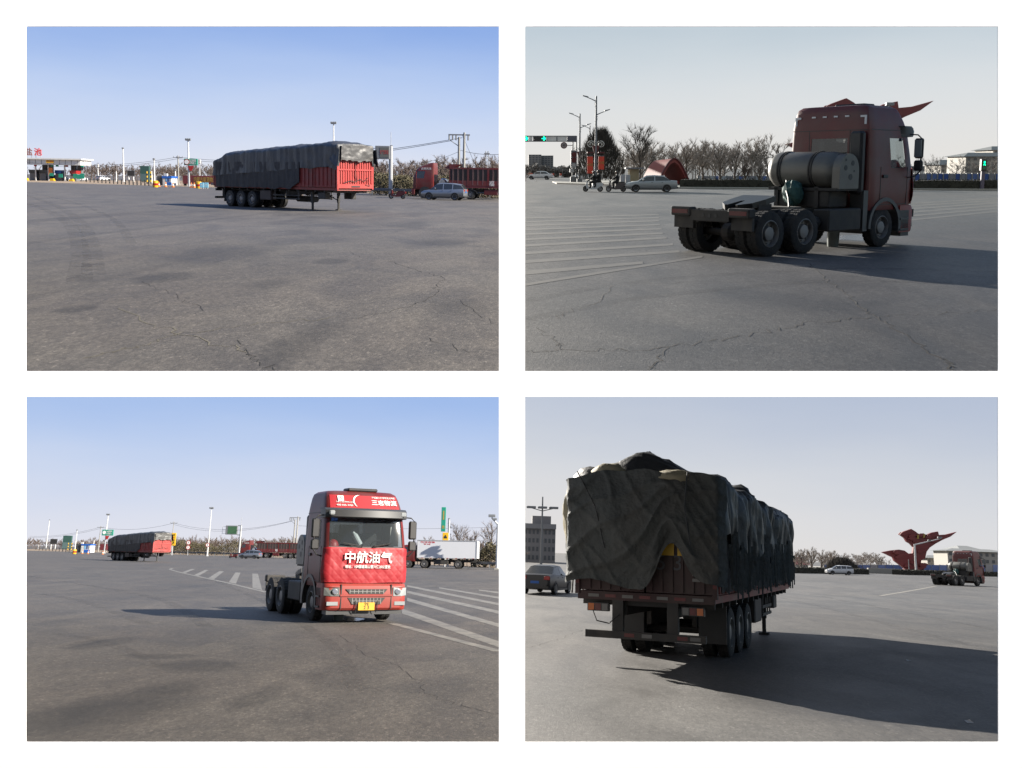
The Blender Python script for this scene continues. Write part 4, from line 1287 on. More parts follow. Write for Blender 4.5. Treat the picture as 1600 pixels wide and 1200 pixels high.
    MB().add(vv, [(i * 14 + j, i * 14 + (j + 1) % 14, (i + 1) * 14 + (j + 1) % 14, (i + 1) * 14 + j) for i in range(8) for j in range(14)]).build('netting_bundle', mat('teal_net', (.03, .10, .09), .8, var=.6, scale=14), t)
    # intake stack, side boxes, air tanks
    MB().bbox(.78, 1.16, -1.08, -.86, 1.4, 3.02, .06).build('intake_stack', BLACK, t)
    for s in (-1, 1):
        MB().bbox(s * .98 - .24, s * .98 + .24, -2.45, -1.05, .5, 1.05).build('battery_box', CHASSIS, t)
        for y in (-2.62, -2.62):
            pass
        MB().lathe([(-.28, 0), (-.28, .13), (-.25, .15), (.25, .15), (.28, .13), (.28, 0)], 14, Matrix.Translation((s * .85, -2.72, .72)) @ Matrix.Rotation(PI / 2, 4, 'Z')).build('air_tank', GREY_PLASTIC, t)
    # rear axles, guards, coupling
    for y in (-3.4, -4.75):
        MB().tube([(-1.0, y, .52), (1.0, y, .52)], .09, 8).build('axle', CHASSIS, t)
        MB().lathe([(-.2, .1), (-.1, .22), (.1, .22), (.2, .1)], 14, Matrix.Translation((0, y, .52))).build('differential', CHASSIS, t)
        for s in (-1, 1):
            wheel(t, s * 1.07, y, .54, .31, s); wheel(t, s * .72, y, .54, .31, s)
    for s in (-1, 1):
        MB().box(s * .9 - .31, s * .9 + .31, -5.42, -5.34, .62, 1.02).build('mud_flap', CHASSIS, t)
        q = MB().bbox(s * .9 - .32, s * .9 + .32, -5.56, -5.30, .92, 1.14).build('tail_lamp_box', CHASSIS, t)
        MB().box(s * .9 - .25, s * .9 + .25, -5.568, -5.56, .98, 1.08).build('lens', REFLEX_RED, q)
    MB().box(-.6, .6, -5.52, -5.44, .82, 1.08).build('rear_crossmember', CHASSIS, t)
    for x in (-.2, 0, .2):
        MB().lathe([(0, .05), (.006, .05), (.006, 0)], 12, Matrix.Translation((x, -5.522, .95)) @ Matrix.Rotation(-PI / 2, 4, 'Z')).build('bolt_hole', BLACK, t)
    q = MB()
    M = Matrix.Translation((0, -4.05, 1.24)) @ Matrix.Rotation(math.radians(11), 4, 'X')
    pl_ = [(-.5, .42), (.5, .42), (.52, 0), (.46, -.45), (.2, -.68), (.12, -.66), (.05, -.2), (-.05, -.2), (-.12, -.66), (-.2, -.68), (-.46, -.45), (-.52, 0)]
    n_ = len(pl_)
    q.add([M @ Vector((x, y, z)) for z in (-.06, .08) for x, y in pl_], [tuple(range(n_))[::-1], tuple(range(n_, 2 * n_))] + [(i, (i + 1) % n_, (i + 1) % n_ + n_, i + n_) for i in range(n_)])
    q.build('coupling_plate', mat('greased_steel', (.045, .045, .045), .4, .5), t)
    MB().box(-.5, .5, -4.3, -3.8, 1.06, 1.2).build('coupling_base', CHASSIS, t)
    MB().tube([(.35, -2.9, 1.1), (.1, -2.6, 1.3), (-.2, -2.3, 1.5), (-.35, -2.1, 1.75)], .025, 6).build('air_hose', BLACK, t)
    MB().box(-.42, .42, -3.1, -2.5, 1.062, 1.1).build('deck_plate', mat('deck_dusty', (.2, .18, .15), .7), t)
    q = MB()
    for x in (-.62, .62): q.box(x - .008, x + .008, -.806, -.79, 1.1, 3.05)
    q.box(-1.15, 1.15, -.806, -.79, 3.05, 3.066); q.box(-1.15, 1.15, -.806, -.79, 1.95, 1.962)
    for s in (-1, 1): q.box(s * 1.2 - .004, s * 1.2 + .004, -.72, .8, 3.05, 3.066)
    q.build('panel_seam', BLACK, t)
    # reflecting marks along the top of the cab back
    for k in range(6):
        x = -.85 + k * .34
        if 0 < k < 5: MB().box(x - .06, x + .06, -.80, -.792, 3.40, 3.44).build('reflector', LETTER_WHITE, t)
    for s in (-1, 1):
        q = MB().box(s * 1.0 - .09, s * 1.0 + .09, -.806, -.79, 3.38, 3.43); q.box(s * 1.06 - .03, s * 1.06 + .03, -.806, -.79, 3.2, 3.38)
        q.build('reflector', LETTER_WHITE, t)
    return t

def parked_cargo_truck(pl, loc, heading, label, bays=4, bay=2.5):
    """red articulated lorry with slatted cargo body, cab door open"""
    t = thing('cargo_truck', label, 'truck', pl, loc, heading)
    lv = [(.95, 1.2, 1.30, -.9), (1.2, 1.24, 1.36, -.9), (2.0, 1.24, 1.34, -.9), (2.1, 1.24, 1.33, -.9), (2.45, 1.22, 1.2, -.9), (2.85, 1.2, 1.05, -.9), (3.0, 1.19, .95, -.9), (3.25, 1.17, .7, -.9), (3.5, 1.15, .1, -.9), (3.7, 1.12, -.45, -.88), (3.74, 1.0, -.6, -.82)]
    holes = {'windscreen': [(i, j) for i in (3, 4) for j in list(range(0, 9)) + [43]], 'window_left': [(i, j) for i in (3, 4) for j in (36, 37, 38, 39)], 'window_right': [(i, j) for i in (3, 4) for j in (13, 14, 15)]}
    sh, pn = cab_shell(lv, holes)
    sh.build('cab', RED, t, smooth=35)
    for k in pn: pn[k].build('windscreen' if k == 'windscreen' else 'side_window', GLASS_DARK, t)
    for s in (-1, 1):
        wheel(t, s * 1.03, 0, .52, .3, s)
        MB().lathe([(s * 1.19, .66), (s * 1.252, .66), (s * 1.252, .0)], 24, Matrix.Translation((0, 0, .6))).build('wheel_arch', BLACK, t)
        MB().box(s * 1.25 - .003, s * 1.25 + .004, -.35, .9, 1.15, 1.17).build('door_seam', BLACK, t)
    M = Matrix.Translation((-1.24, 1.0, 0)) @ Matrix.Rotation(math.radians(70), 4, 'Z')
    q = MB().box(-.06, 0, -1.15, 0, 1.1, 2.05, M); q.box(-.06, 0, -1.15, -1.08, 2.05, 2.75, M); q.box(-.06, 0, -.08, 0, 2.05, 2.7, M); q.box(-.06, 0, -1.15, 0, 2.7, 2.78, M)
    q.build('open_door', RED, t)
    MB().bbox(-1.24, 1.24, 1.1, 1.45, .4, 1.0).build('bumper', DARKRED, t)
    text('运输先锋', .26, LETTER_WHITE, t, Matrix.Translation((-1.195, -.1, 3.1)) @ Matrix.Rotation(-PI / 2, 4, 'Z'), width=1.1)
    q = MB()
    end = -2.5 - bays * bay
    for x in (-.43, .43): q.box(x - .05, x + .05, end + .3, 1.1, .8, 1.08)
    q.bbox(-.5, .5, -.9, .9, .5, 1.2)
    q.build('chassis', CHASSIS, t)
    MB().lathe([(-1.1, 0), (-1.1, .35), (-1.0, .42), (1.0, .42), (1.1, .35), (1.1, 0)], 20, Matrix.Translation((0, -1.75, 1.7))).build('gas_tank', CHROME, t, smooth=40)
    MB().box(-1.15, 1.15, -2.1, -1.4, 1.08, 1.3).build('tank_cradle', CHASSIS, t)
    for y in [-3.4, -4.75] + [v for v in (-9.0, -10.3, -11.6) if v > end + .6]:
        for s in (-1, 1): wheel(t, s * 1.06, y, .52, .3, s)
        MB().tube([(-1, y, .52), (1, y, .52)], .08, 8).build('axle', CHASSIS, t)
    for s in (-1, 1):
        n_ = 12
        rings = []
        for k in range(n_ + 1):
            a = PI * (1 - k / n_)
            c, s_ = math.cos(a), math.sin(a)
            rings.append([(s * .85, -4.1 + 1.35 * c, .6 + .55 * s_), (s * 1.24, -4.1 + 1.35 * c, .6 + .55 * s_), (s * 1.24, -4.1 + 1.4 * c, .6 + .6 * s_), (s * .85, -4.1 + 1.4 * c, .6 + .6 * s_)])
        MB().loft(rings).build('mud_guard', GREY_PLASTIC, t)
        MB().bbox(s * .95 - .25, s * .95 + .25, -7.6, -6.2, .5, 1.05).build('tool_box', DARKRED, t)
    MB().box(-1.25, 1.25, end - .1, -2.55, 1.2, 1.42).build('deck', MAROON, t)
    for s in (-1, 1):
        for k in range(bays):
            y0 = end + k * bay
            q = MB().box(s * 1.24 - .02, s * 1.24 + .02, y0 + .03, y0 + bay - .03, 1.42, 1.95)
            q.box(s * 1.24 - .03, s * 1.24 + .04, y0 + .0, y0 + .18, 1.42, 3.3)
            q.box(s * 1.24 - .03, s * 1.24 + .03, y0 + .03, y0 + bay - .03, 3.12, 3.3)
            b = q.build('side_board', RED, t)
            MB().box(s * 1.225 - .01, s * 1.225 + .01, y0 + .2, y0 + bay - .04, 1.95, 3.12).build('mesh_panel', mat('panel_brown', (.05, .035, .03), .8, var=.3), b)
            for j in range(3):
                yy = y0 + bay * (.3 + j * .25)
                MB().box(s * 1.25 - .02, s * 1.25 + .03, yy - .03, yy + .03, 1.5, 3.12).build('rib', mat('rib_grey', (.22, .12, .12), .6), b)
    q = MB().box(-1.25, 1.25, -2.62, -2.55, 1.42, 3.5); q.prism([(-2.55, 3.1), (-2.0, 3.2), (-2.55, 3.62), (-3.6, 3.62)], -1.2, 1.2, 'x')
    q.build('front_board', RED, t)
    MB().bbox(-1.2, 1.2, end + .1, -2.7, 2.6, 3.22, .1).build('cargo', MAROON, t)
    text('福', .6, LETTER_WHITE, t, Matrix.Translation((-1.275, -7.0, 1.65)) @ Matrix.Rotation(-PI / 2, 4, 'Z'))
    return t

def box_truck(pl, loc, heading, label):
    t = thing('box_truck', label, 'truck', pl, loc, heading)
    lv = [(.8, 1.15, .95, -.9), (1.0, 1.2, 1.0, -.9), (1.75, 1.2, .98, -.9), (1.85, 1.2, .97, -.9), (2.2, 1.18, .85, -.9), (2.5, 1.16, .75, -.9), (2.7, 1.12, .6, -.88), (2.76, .95, .4, -.7)]
    holes = {'windscreen': [(i, j) for i in (3, 4) for j in list(range(0, 9)) + [43]], 'window_left': [(i, j) for i in (3, 4) for j in (36, 37, 38)], 'window_right': [(i, j) for i in (3, 4) for j in (13, 14, 15)]}
    sh, pn = cab_shell(lv, holes)
    sh.build('cab', RED, t, smooth=35)
    for k in pn: pn[k].build('windscreen' if k == 'windscreen' else 'side_window', GLASS_DARK, t)
    MB().bbox(-1.2, 1.2, .85, 1.1, .4, .85).build('bumper', DARKRED, t)
    MB().box(-1.25, 1.25, -8.5, -1.15, 1.25, 3.3).build('cargo_box', mat('box_white', (.66, .67, .70), .5, var=.04, scale=.6, dirt=.06), t)
    q = MB()
    for s in (-1, 1):
        for z in (1.2, 3.28): q.box(s * 1.26 - .03, s * 1.26 + .03, -8.52, -1.13, z, z + .08)
        for y in (-8.5, -1.15): q.box(s * 1.26 - .03, s * 1.26 + .03, y - .04, y + .04, 1.2, 3.35)
    q.build('box_trim', POLE, t)
    for s in (-1, 1):
        for k in range(7):
            y = -8.2 + k * 1.05
            MB().box(s * 1.295 - .005, s * 1.295 + .005, y, y + .22, 1.22, 1.27).build('reflector', LAMP_RED, t)
    text('物流运输', .22, LETTER_RED, t, Matrix.Translation((-1.26, -2.4, 3.08)) @ Matrix.Rotation(-PI / 2, 4, 'Z'), width=1.8)
    text('专线', .17, LETTER_RED, t, Matrix.Translation((-1.26, -2.3, 2.85)) @ Matrix.Rotation(-PI / 2, 4, 'Z'), width=.9)
    q = MB()
    for x in (-.43, .43): q.box(x - .05, x + .05, -8.4, .8, .75, 1.05)
    for k in range(7): q.box(-1.15, 1.15, -8.2 + k, -8.1 + k, 1.05, 1.25)
    q.build('chassis', CHASSIS, t)
    for s in (-1, 1):
        for y in (0, -2.0, -6.2): wheel(t, s * 1.03, y, .5, .3, s)
        MB().bbox(s * .95 - .2, s * .95 + .2, -5.0, -3.2, .5, 1.0).build('fuel_tank', CHASSIS, t)
    MB().box(-1.2, 1.2, -8.5, -8.4, .5, .65).build('underride_bar', CHASSIS, t)
    return t

# ------------------------------------------------------------------ cars
CARS = {
 'sedan': (0.31, 1.32, -1.28, [(-2.2, .42, .74, .76, .66, .5, 0), (-2.14, .28, .92, .95, .78, .62, 0), (-1.6, .22, .97, 1.0, .83, .68, 0), (-1.02, .2, .96, 1.38, .84, .58, 0), (-.3, .2, .94, 1.43, .845, .58, 1), (-.22, .2, .94, 1.43, .845, .58, 0),
            (.35, .2, .93, 1.39, .84, .58, 0), (1.1, .2, .9, .93, .83, .66, 0), (1.75, .24, .8, .83, .8, .62, 0), (2.1, .28, .7, .72, .74, .52, 0), (2.2, .38, .58, .6, .66, .45, 0)]),
 'suv': (0.36, 1.33, -1.30, [(-2.2, .55, .95, 1.0, .74, .6, 0), (-2.16, .38, 1.08, 1.12, .82, .66, 0), (-1.85, .3, 1.1, 1.55, .86, .60, 0), (-1.1, .26, 1.06, 1.66, .90, .62, 1), (-1.02, .26, 1.06, 1.67, .90, .62, 0), (-.15, .26, 1.03, 1.69, .91, .62, 1), (-.07, .26, 1.03, 1.69, .91, .62, 0),
            (.55, .26, 1.0, 1.62, .91, .62, 0), (1.3, .28, .98, 1.02, .9, .72, 0), (1.9, .32, .88, .92, .85, .64, 0), (2.15, .38, .76, .78, .78, .55, 0), (2.2, .46, .66, .68, .7, .5, 0)]),
 'hatch': (0.31, 1.32, -1.28, [(-2.1, .45, .85, .88, .7, .55, 0), (-2.06, .3, 1.0, 1.04, .8, .62, 0), (-1.75, .24, 1.0, 1.42, .84, .58, 0), (-1.0, .22, .97, 1.49, .86, .6, 1), (-.92, .22, .97, 1.49, .86, .6, 0), (-.15, .22, .95, 1.5, .86, .6, 1), (-.07, .22, .95, 1.5, .86, .6, 0),
            (.5, .22, .93, 1.44, .86, .6, 0), (1.25, .22, .91, .94, .85, .66, 0), (1.8, .26, .82, .85, .8, .6, 0), (2.15, .32, .68, .7, .72, .5, 0)])}
def car(pl, loc, heading, label, kind, paint_m, name='parked_car'):
    r, yf, yr, st = CARS[kind]
    t = thing(name, label, 'car', pl, loc, heading)
    body, wins = MB(), {}
    rings = []
    for (y, zb, zbelt, ztop, w, wt, pil) in st:
        gh = ztop - zbelt > .2
        half = [(w * .9, zb), (w * .985, zb + .14), (w, (zb + zbelt) / 2), (w * .985, zbelt - .06), (w * .94, zbelt)] + ([(wt + .05, ztop - .09), (wt, ztop - .035), (wt * .7, ztop)] if gh else [(w * .86, zbelt + (ztop - zbelt) * .6), (w * .75, ztop - .004), (w * .5, ztop)])
        ring = [(x, y, z) for x, z in half] + [(-x, y, z) for x, z in reversed(half)]
        rings.append(ring)
    n = len(rings[0]); h = n // 2
    allv = [p for rg in rings for p in rg]
    body.v = list(allv); wv = [(p[0] * .997, p[1], p[2] - .003) for p in allv]; bay = 0
    for i in range(len(rings) - 1):
        a, b = st[i], st[i + 1]
        bay += a[6]
        for j in range(n):
            f = (i * n + j, i * n + (j + 1) % n, (i + 1) * n + (j + 1) % n, (i + 1) * n + j)
            gha, ghb = a[3] - a[2] > .2, b[3] - b[2] > .2
            is_side = j in (4, n - 6) and (gha or ghb) and not (a[6] and gha and ghb)
            is_screen = (gha != ghb) and 5 <= j <= n - 7
            (wins.setdefault((j > n // 2, bay) if is_side else ('screen', i), MB()) if is_side or is_screen else body).f.append(f)
    body.f += [tuple(range(n)), tuple(reversed(range((len(rings) - 1) * n, len(rings) * n)))]
    body.build('body', paint_m, t, smooth=32)
    for key, pn in wins.items():
        used = sorted({i for f in pn.f for i in f}); mp = {o: i for i, o in enumerate(used)}
        pn.v = [wv[i] for i in used]; pn.f = [tuple(mp[i] for i in f) for f in pn.f]
        pn.build('windscreen' if key[0] == 'screen' and key[1] > len(st) // 2 else ('rear_window' if key[0] == 'screen' else 'side_window'), GLASS_DARK, t, smooth=32)
    w = max(s[4] for s in st)
    for y in (yf, yr):
        for s in (-1, 1):
            wheel(t, s * (w - .09), y, r, .2, s, False, True)
            q = MB()
            pts = [(y + (r + .045) * math.cos(a), r + (r + .045) * math.sin(a)) for a in [PI * 2 * k / 20 for k in range(20)]]
            pts = [(yy, max(.18, zz)) for yy, zz in pts]
            q.prism(pts, s * (w - .16), s * (w + .004), 'x').build('wheel_arch', BLACK, t)
    y1, y0 = st[-1][0], st[0][0]
    zf = st[-2][2]; zr = st[1][2]
    for s in (-1, 1):
        MB().bbox(s * .56 - .14, s * .56 + .14, y1 - .14, y1 + .0, zf - .14, zf - .01, .02).build('headlamp', LAMP_CLEAR, t)
        MB().bbox(s * .60 - .14, s * .60 + .16, y0 - .02, y0 + .22, zr - .2, zr - .02, .02).build('tail_lamp', LAMP_RED, t)
        MB().bbox(s * (w + .07) - .07, s * (w + .07) + .07, .62, .75, 1.0 if kind != 'suv' else 1.08, 1.12 if kind != 'suv' else 1.22, .02).build('mirror', paint_m, t)
        for y in (.0, -.85): MB().box(s * w - .01, s * w + .012, y - .09, y + .03, .80 if kind != 'suv' else .9, .83 if kind != 'suv' else .93).build('door_handle', BLACK, t)
        MB().box(s * w - .02, s * w + .006, yr + r + .1, yf - r - .1, .2, .3).build('sill', BLACK, t)
    MB().box(-.22, .22, y0 - .02, y0 - .005, st[0][2] - .2, st[0][2] - .08).build('number_plate', BLUE, t)
    MB().box(-.5, .5, y1 - .005, y1 + .01, .42, .52).build('grille', BLACK, t)
    MB().box(-.7, .7, y0 - .03, y0 + .1, .3, .42).build('rear_bumper', BLACK, t)
    return t

# ------------------------------------------------------------------ people and two-wheelers
def person(pl, M, label, joints, edges, name='person', clothing=CLOTH_BLACK):
    me = bpy.data.meshes.new('person')
    names = list(joints)
    me.from_pydata([joints[k][0] for k in names], [(names.index(a), names.index(b)) for a, b in edges], [])
    o = bpy.data.objects.new(name, me)
    pl.coll.objects.link(o)
    o.matrix_world = M
    sk = o.modifiers.new('skin', 'SKIN')
    for v, k in zip(me.skin_vertices[0].data, names):
        v.radius = (joints[k][1], joints[k][1] * joints[k][2] if len(joints[k]) > 2 else joints[k][1])
        v.use_root = (k == 'pelvis')
    ss = o.modifiers.new('sub', 'SUBSURF'); ss.levels = 1; ss.render_levels = 1
    me.materials.append(clothing)
    tag(o, label, 'person')
    hx, hy, hz = joints['head'][0]
    vv = []
    for i in range(9):
        for j in range(12):
            th, ph = PI * i / 8, 2 * PI * j / 12
            vv.append((hx + .085 * math.sin(th) * math.cos(ph), hy + .03 + .10 * math.sin(th) * math.sin(ph), hz + .02 + .125 * math.cos(th)))
    f = MB().add(vv, [(i * 12 + j, i * 12 + (j + 1) % 12, (i + 1) * 12 + (j + 1) % 12, (i + 1) * 12 + j) for i in range(8) for j in range(12)])
    f.prism([(hy + .12, hz + .03), (hy + .16, hz - .02), (hy + .12, hz - .03)], hx - .015, hx + .015, 'x')
    f.build('face', SKIN, o, smooth=60)
    vv = []
    for i in range(7):
        for j in range(12):
            th, ph = PI * .62 * i / 6, 2 * PI * j / 12
            vv.append((hx + .10 * math.sin(th) * math.cos(ph), hy + .005 + .115 * math.sin(th) * math.sin(ph), hz + .045 + .135 * math.cos(th)))
    MB().add(vv, [(i * 12 + j, i * 12 + (j + 1) % 12, (i + 1) * 12 + (j + 1) % 12, (i + 1) * 12 + j) for i in range(6) for j in range(12)]).build('hair', BLACK, o, smooth=60)
    return o

def rider(pl, M, label, lean=0.0, hands=(.2, .52, 1.0)):
    J = {'pelvis': ((0, 0, .84), .22, .9), 'waist': ((0, .02 + lean * .3, 1.04), .23, .85), 'chest': ((0, .05 + lean, 1.26), .25, .85), 'neck': ((0, .07 + lean, 1.46), .09), 'head': ((0, .1 + lean, 1.58), .11)}
    E = [('pelvis', 'waist'), ('waist', 'chest'), ('chest', 'neck'), ('neck', 'head')]
    for s, n in ((-1, 'l'), (1, 'r')):
        J['sh' + n] = ((s * .22, .05 + lean, 1.34), .12); J['el' + n] = ((s * .3, .26 + lean, 1.12), .10); J['ha' + n] = ((s * hands[0], hands[1], hands[2]), .06)
        J['hip' + n] = ((s * .12, .05, .80), .15); J['kn' + n] = ((s * .17, .42, .76), .13); J['an' + n] = ((s * .16, .34, .34), .085); J['toe' + n] = ((s * .16, .5, .28), .06)
        E += [('chest', 'sh' + n), ('sh' + n, 'el' + n), ('el' + n, 'ha' + n), ('pelvis', 'hip' + n), ('hip' + n, 'kn' + n), ('kn' + n, 'an' + n), ('an' + n, 'toe' + n)]
    return person(pl, M, label, J, E)

def scooter(pl, loc, heading, label, body_m, dark=False, name='scooter'):
    t = thing(name, label, 'scooter', pl, loc, heading)
    for y in (.66, -.58): 
        w = wheel(t, 0, y, .25, .11, 1, False, True)
    side = [(-.85, .62), (-.80, .74), (-.3, .80), (.05, .70), (.1, .40), (.32, .34), (.46, .5), (.52, .9), (.58, .92), (.66, .55), (.58, .28), (.1, .2), (-.3, .22), (-.55, .42), (-.78, .5)]
    q = MB().prism(side, -.15, .15, 'x'); q.build('body', body_m, t)
    MB().bbox(-.14, .14, -.75, .02, .78, .86, .03).build('saddle', CLOTH_BLACK, t)
    q = MB().tube([(0, .66, .25), (0, .55, .6), (0, .46, 1.0)], .03, 8); q.tube([(-.3, .38, 1.04), (-.12, .46, 1.02), (.12, .46, 1.02), (.3, .38, 1.04)], .02, 6)
    q.build('handlebar', BLACK, t)
    MB().bbox(-.1, .1, .5, .62, .88, 1.0, .03).build('headlamp', LAMP_CLEAR, t)
    MB().loft([[(x, .66 + rr * math.cos(a), .26 + rr * math.sin(a)) for x, rr in ((-.075, .27), (.075, .27), (.075, .30), (-.075, .30))] for a in [PI * (.12 + .76 * k / 8) for k in range(9)]]).build('front_guard', body_m, t)
    MB().box(-.07, .07, -.88, -.8, .6, .7).build('tail_lamp', LAMP_RED, t)
    for s in (-1, 1):
        q = MB().tube([(s * .2, .42, 1.03), (s * .26, .42, 1.2)], .01, 5); q.bbox(s * .28 - .05, s * .28 + .05, .4, .43, 1.18, 1.26, .01); q.build('mirror', BLACK, t)
    return t

# ------------------------------------------------------------------ trees
def tree_geo(seed, h, spread, upright=.5, tw=.05, n_limb=7, n_sub=5, n_twig=7, trunk_r=.16, clear=.25):
    """returns (wood, twigs) builders: tapered trunk and limbs, fine twigs"""
    rnd = random.Random(seed)
    wood, tws = MB(), MB()
    top = Vector((rnd.uniform(-.2, .2), rnd.uniform(-.2, .2), h * .62))
    wood.tube([(0, 0, 0), (rnd.uniform(-.08, .08), rnd.uniform(-.08, .08), h * .25), tuple(top)], [trunk_r, trunk_r * .75, trunk_r * .3], 6)
    def twig(p, d, L):
        a = d.cross(Vector((rnd.uniform(-1, 1), rnd.uniform(-1, 1), rnd.uniform(-1, 1)))).normalized() * tw
        e = p + d * L + Vector((0, 0, rnd.uniform(-.05, .15) * L))
        o = len(tws.v)
        tws.v += [tuple(p - a * .5), tuple(p + a * .5), tuple(e + a * .15), tuple(e - a * .15)]
        tws.f.append((o, o + 1, o + 2, o + 3))
    for i in range(n_limb):
        f = clear + (1 - clear) * (i + rnd.random() * .6) / n_limb
        p = top * f if f < 1 else top
        ang = i * 2.399 + rnd.uniform(-.4, .4)
        el = upright + rnd.uniform(-.2, .25) + .35 * f
        d = Vector((math.cos(ang) * math.cos(el), math.sin(ang) * math.cos(el), math.sin(el)))
        L = spread * (1.1 - .35 * f) * rnd.uniform(.8, 1.15)
        L = min(L, (h - p.z) / max(.2, d.z))
        m = p + d * L * .5 + Vector((0, 0, L * .04)); e = p + d * L + Vector((0, 0, L * .12))
        wood.tube([tuple(p), tuple(m), tuple(e)], [trunk_r * .4, trunk_r * .22, trunk_r * .06], 4)
        for j in range(n_sub):
            g = .3 + .7 * (j + rnd.random()) / n_sub
            b = p + (e - p) * g
            d2 = (d + Vector((rnd.uniform(-.8, .8), rnd.uniform(-.8, .8), rnd.uniform(-.2, .8)))).normalized()
            L2 = L * .42 * rnd.uniform(.6, 1.2)
            e2 = b + d2 * L2
            if e2.z > h * 1.04: e2.z = h * rnd.uniform(.92, 1.04)
            wood.tube([tuple(b), tuple(e2)], [trunk_r * .12, trunk_r * .04], 3, False)
            for k in range(n_twig):
                c = b + (e2 - b) * rnd.uniform(.2, 1)
                d3 = (d2 + Vector((rnd.uniform(-1, 1), rnd.uniform(-1, 1), rnd.uniform(-.3, .9)))).normalized()
                twig(c, d3, L2 * rnd.uniform(.35, .8))
    return wood, tws

def tree(pl, p, seed, h, spread, label, name='bare_tree', wood_m=BARK, twig_m=TWIG, group=None, **kw):
    t = thing(name, label, 'tree', pl, p, 0, group)
    w, c = tree_geo(seed, h, spread, **kw)
    w.build('trunk', wood_m, t)
    c.build('crown', twig_m, t)
    return t

def belt(pl, path, name, label, seed, hmin, hmax, m, n, depth=12.0, tw=.06, protos=5, spread=.34, **kw):
    """a far wood that reads as one mass of bare trees"""
    rnd = random.Random(seed)
    P = []
    for k in range(protos):
        w, c = tree_geo(seed * 31 + k, 1.0 * 6, 6 * spread, tw=tw * .55, trunk_r=.1, n_limb=8, n_sub=7, n_twig=12, **kw)
        w.add(c.v, c.f)
        P.append(w)
    mb = MB()
    pts = [pl.at(*q) for q in path]
    for i in range(n):
        u = (i + rnd.random()) / n * (len(pts) - 1)
        k = min(int(u), len(pts) - 2)
        b = pts[k].lerp(pts[k + 1], u - k) + Vector((rnd.uniform(-2, 2), rnd.uniform(0, depth), 0))
        w = P[rnd.randrange(protos)]
        s = rnd.uniform(hmin, hmax) / 6
        a = rnd.uniform(0, 2 * PI); ca, sa = math.cos(a), math.sin(a)
        sx = s * rnd.uniform(.9, 1.3)
        mb.add([(b.x + (v[0] * ca - v[1] * sa) * sx, b.y + (v[0] * sa + v[1] * ca) * sx, v[2] * s) for v in w.v], w.f)
    o = mb.build(name, m, None, pl, kind='stuff')
    o['label'] = label; o['category'] = 'trees'
    return o

def leaf_mass(pl, path, name, label, cat, seed, h, depth, n, m, size=.35, kind='stuff', wavy=.4):
    rnd = random.Random(seed)
    mb = MB()
    pts = [pl.at(*q) for q in path]
    for i in range(n):
        u = rnd.random() * (len(pts) - 1)
        k = min(int(u), len(pts) - 2)
        b = pts[k].lerp(pts[k + 1], u - k)
        hh = h * (1 - wavy + wavy * 1.6 * (.5 + .5 * noise.noise(Vector((b.x * .25, b.y * .1, seed)))) + wavy * .5 * noise.noise(Vector((b.x * 1.1, 0, seed))))
        z = hh * rnd.random() ** .7
        c = Vector((b.x + rnd.uniform(-.3, .3), b.y + rnd.uniform(0, depth), z))
        a = Vector((rnd.uniform(-1, 1), rnd.uniform(-1, 1), rnd.uniform(-1, 1))).normalized() * size * rnd.uniform(.5, 1.2)
        d = a.cross(Vector((rnd.uniform(-1, 1), rnd.uniform(-1, 1), rnd.uniform(-1, 1)))).normalized() * size * rnd.uniform(.3, .7)
        o = len(mb.v)
        mb.v += [tuple(c - a), tuple(c + d * .6), tuple(c + a), tuple(c - d * .6)]
        mb.f.append((o, o + 1, o + 2, o + 3))
    o = mb.build(name, m, None, pl, kind=kind)
    o['label'] = label; o['category'] = cat
    return o

def hedge(pl, pa, pb, h, depth, label, seed):
    a, b = pl.at(*pa), pl.at(*pb)
    t = thing('hedge', label, 'hedge', pl, (0, 0, 0))
    rnd = random.Random(seed)
    L = (b - a).length
    d = (b - a).normalized(); nrm = Vector((-d.y, d.x, 0))
    core = MB()
    n = max(8, int(L / 1.0))
    rings = []
    for i in range(n + 1):
        p = a + d * (L * i / n)
        k = 1 + .12 * noise.noise(Vector((i * .7, seed, 0)))
        rings.append([tuple(p), tuple(p + Vector((0, 0, h * .9 * k))), tuple(p + nrm * depth + Vector((0, 0, h * .9 * k))), tuple(p + nrm * depth)])
    core.loft(rings)
    core.build('core', HEDGE, t)
    mb = MB()
    for i in range(int(L * 60)):
        u, v, w = rnd.random(), rnd.random(), rnd.random()
        if rnd.random() < .6: c = a + d * (L * u) + nrm * rnd.uniform(-.08, .03) + Vector((0, 0, h * v))
        else: c = a + d * (L * u) + nrm * (depth * v) + Vector((0, 0, h * (.88 + .14 * w)))
        e = Vector((rnd.uniform(-1, 1), rnd.uniform(-1, 1), rnd.uniform(-1, 1))).normalized() * .10
        g = e.cross(Vector((rnd.uniform(-1, 1), rnd.uniform(-1, 1), 1))).normalized() * .06
        o = len(mb.v); mb.v += [tuple(c - e), tuple(c + g), tuple(c + e), tuple(c - g)]; mb.f.append((o, o + 1, o + 2, o + 3))
    mb.build('foliage', HEDGE, t, kind='stuff')
    return t

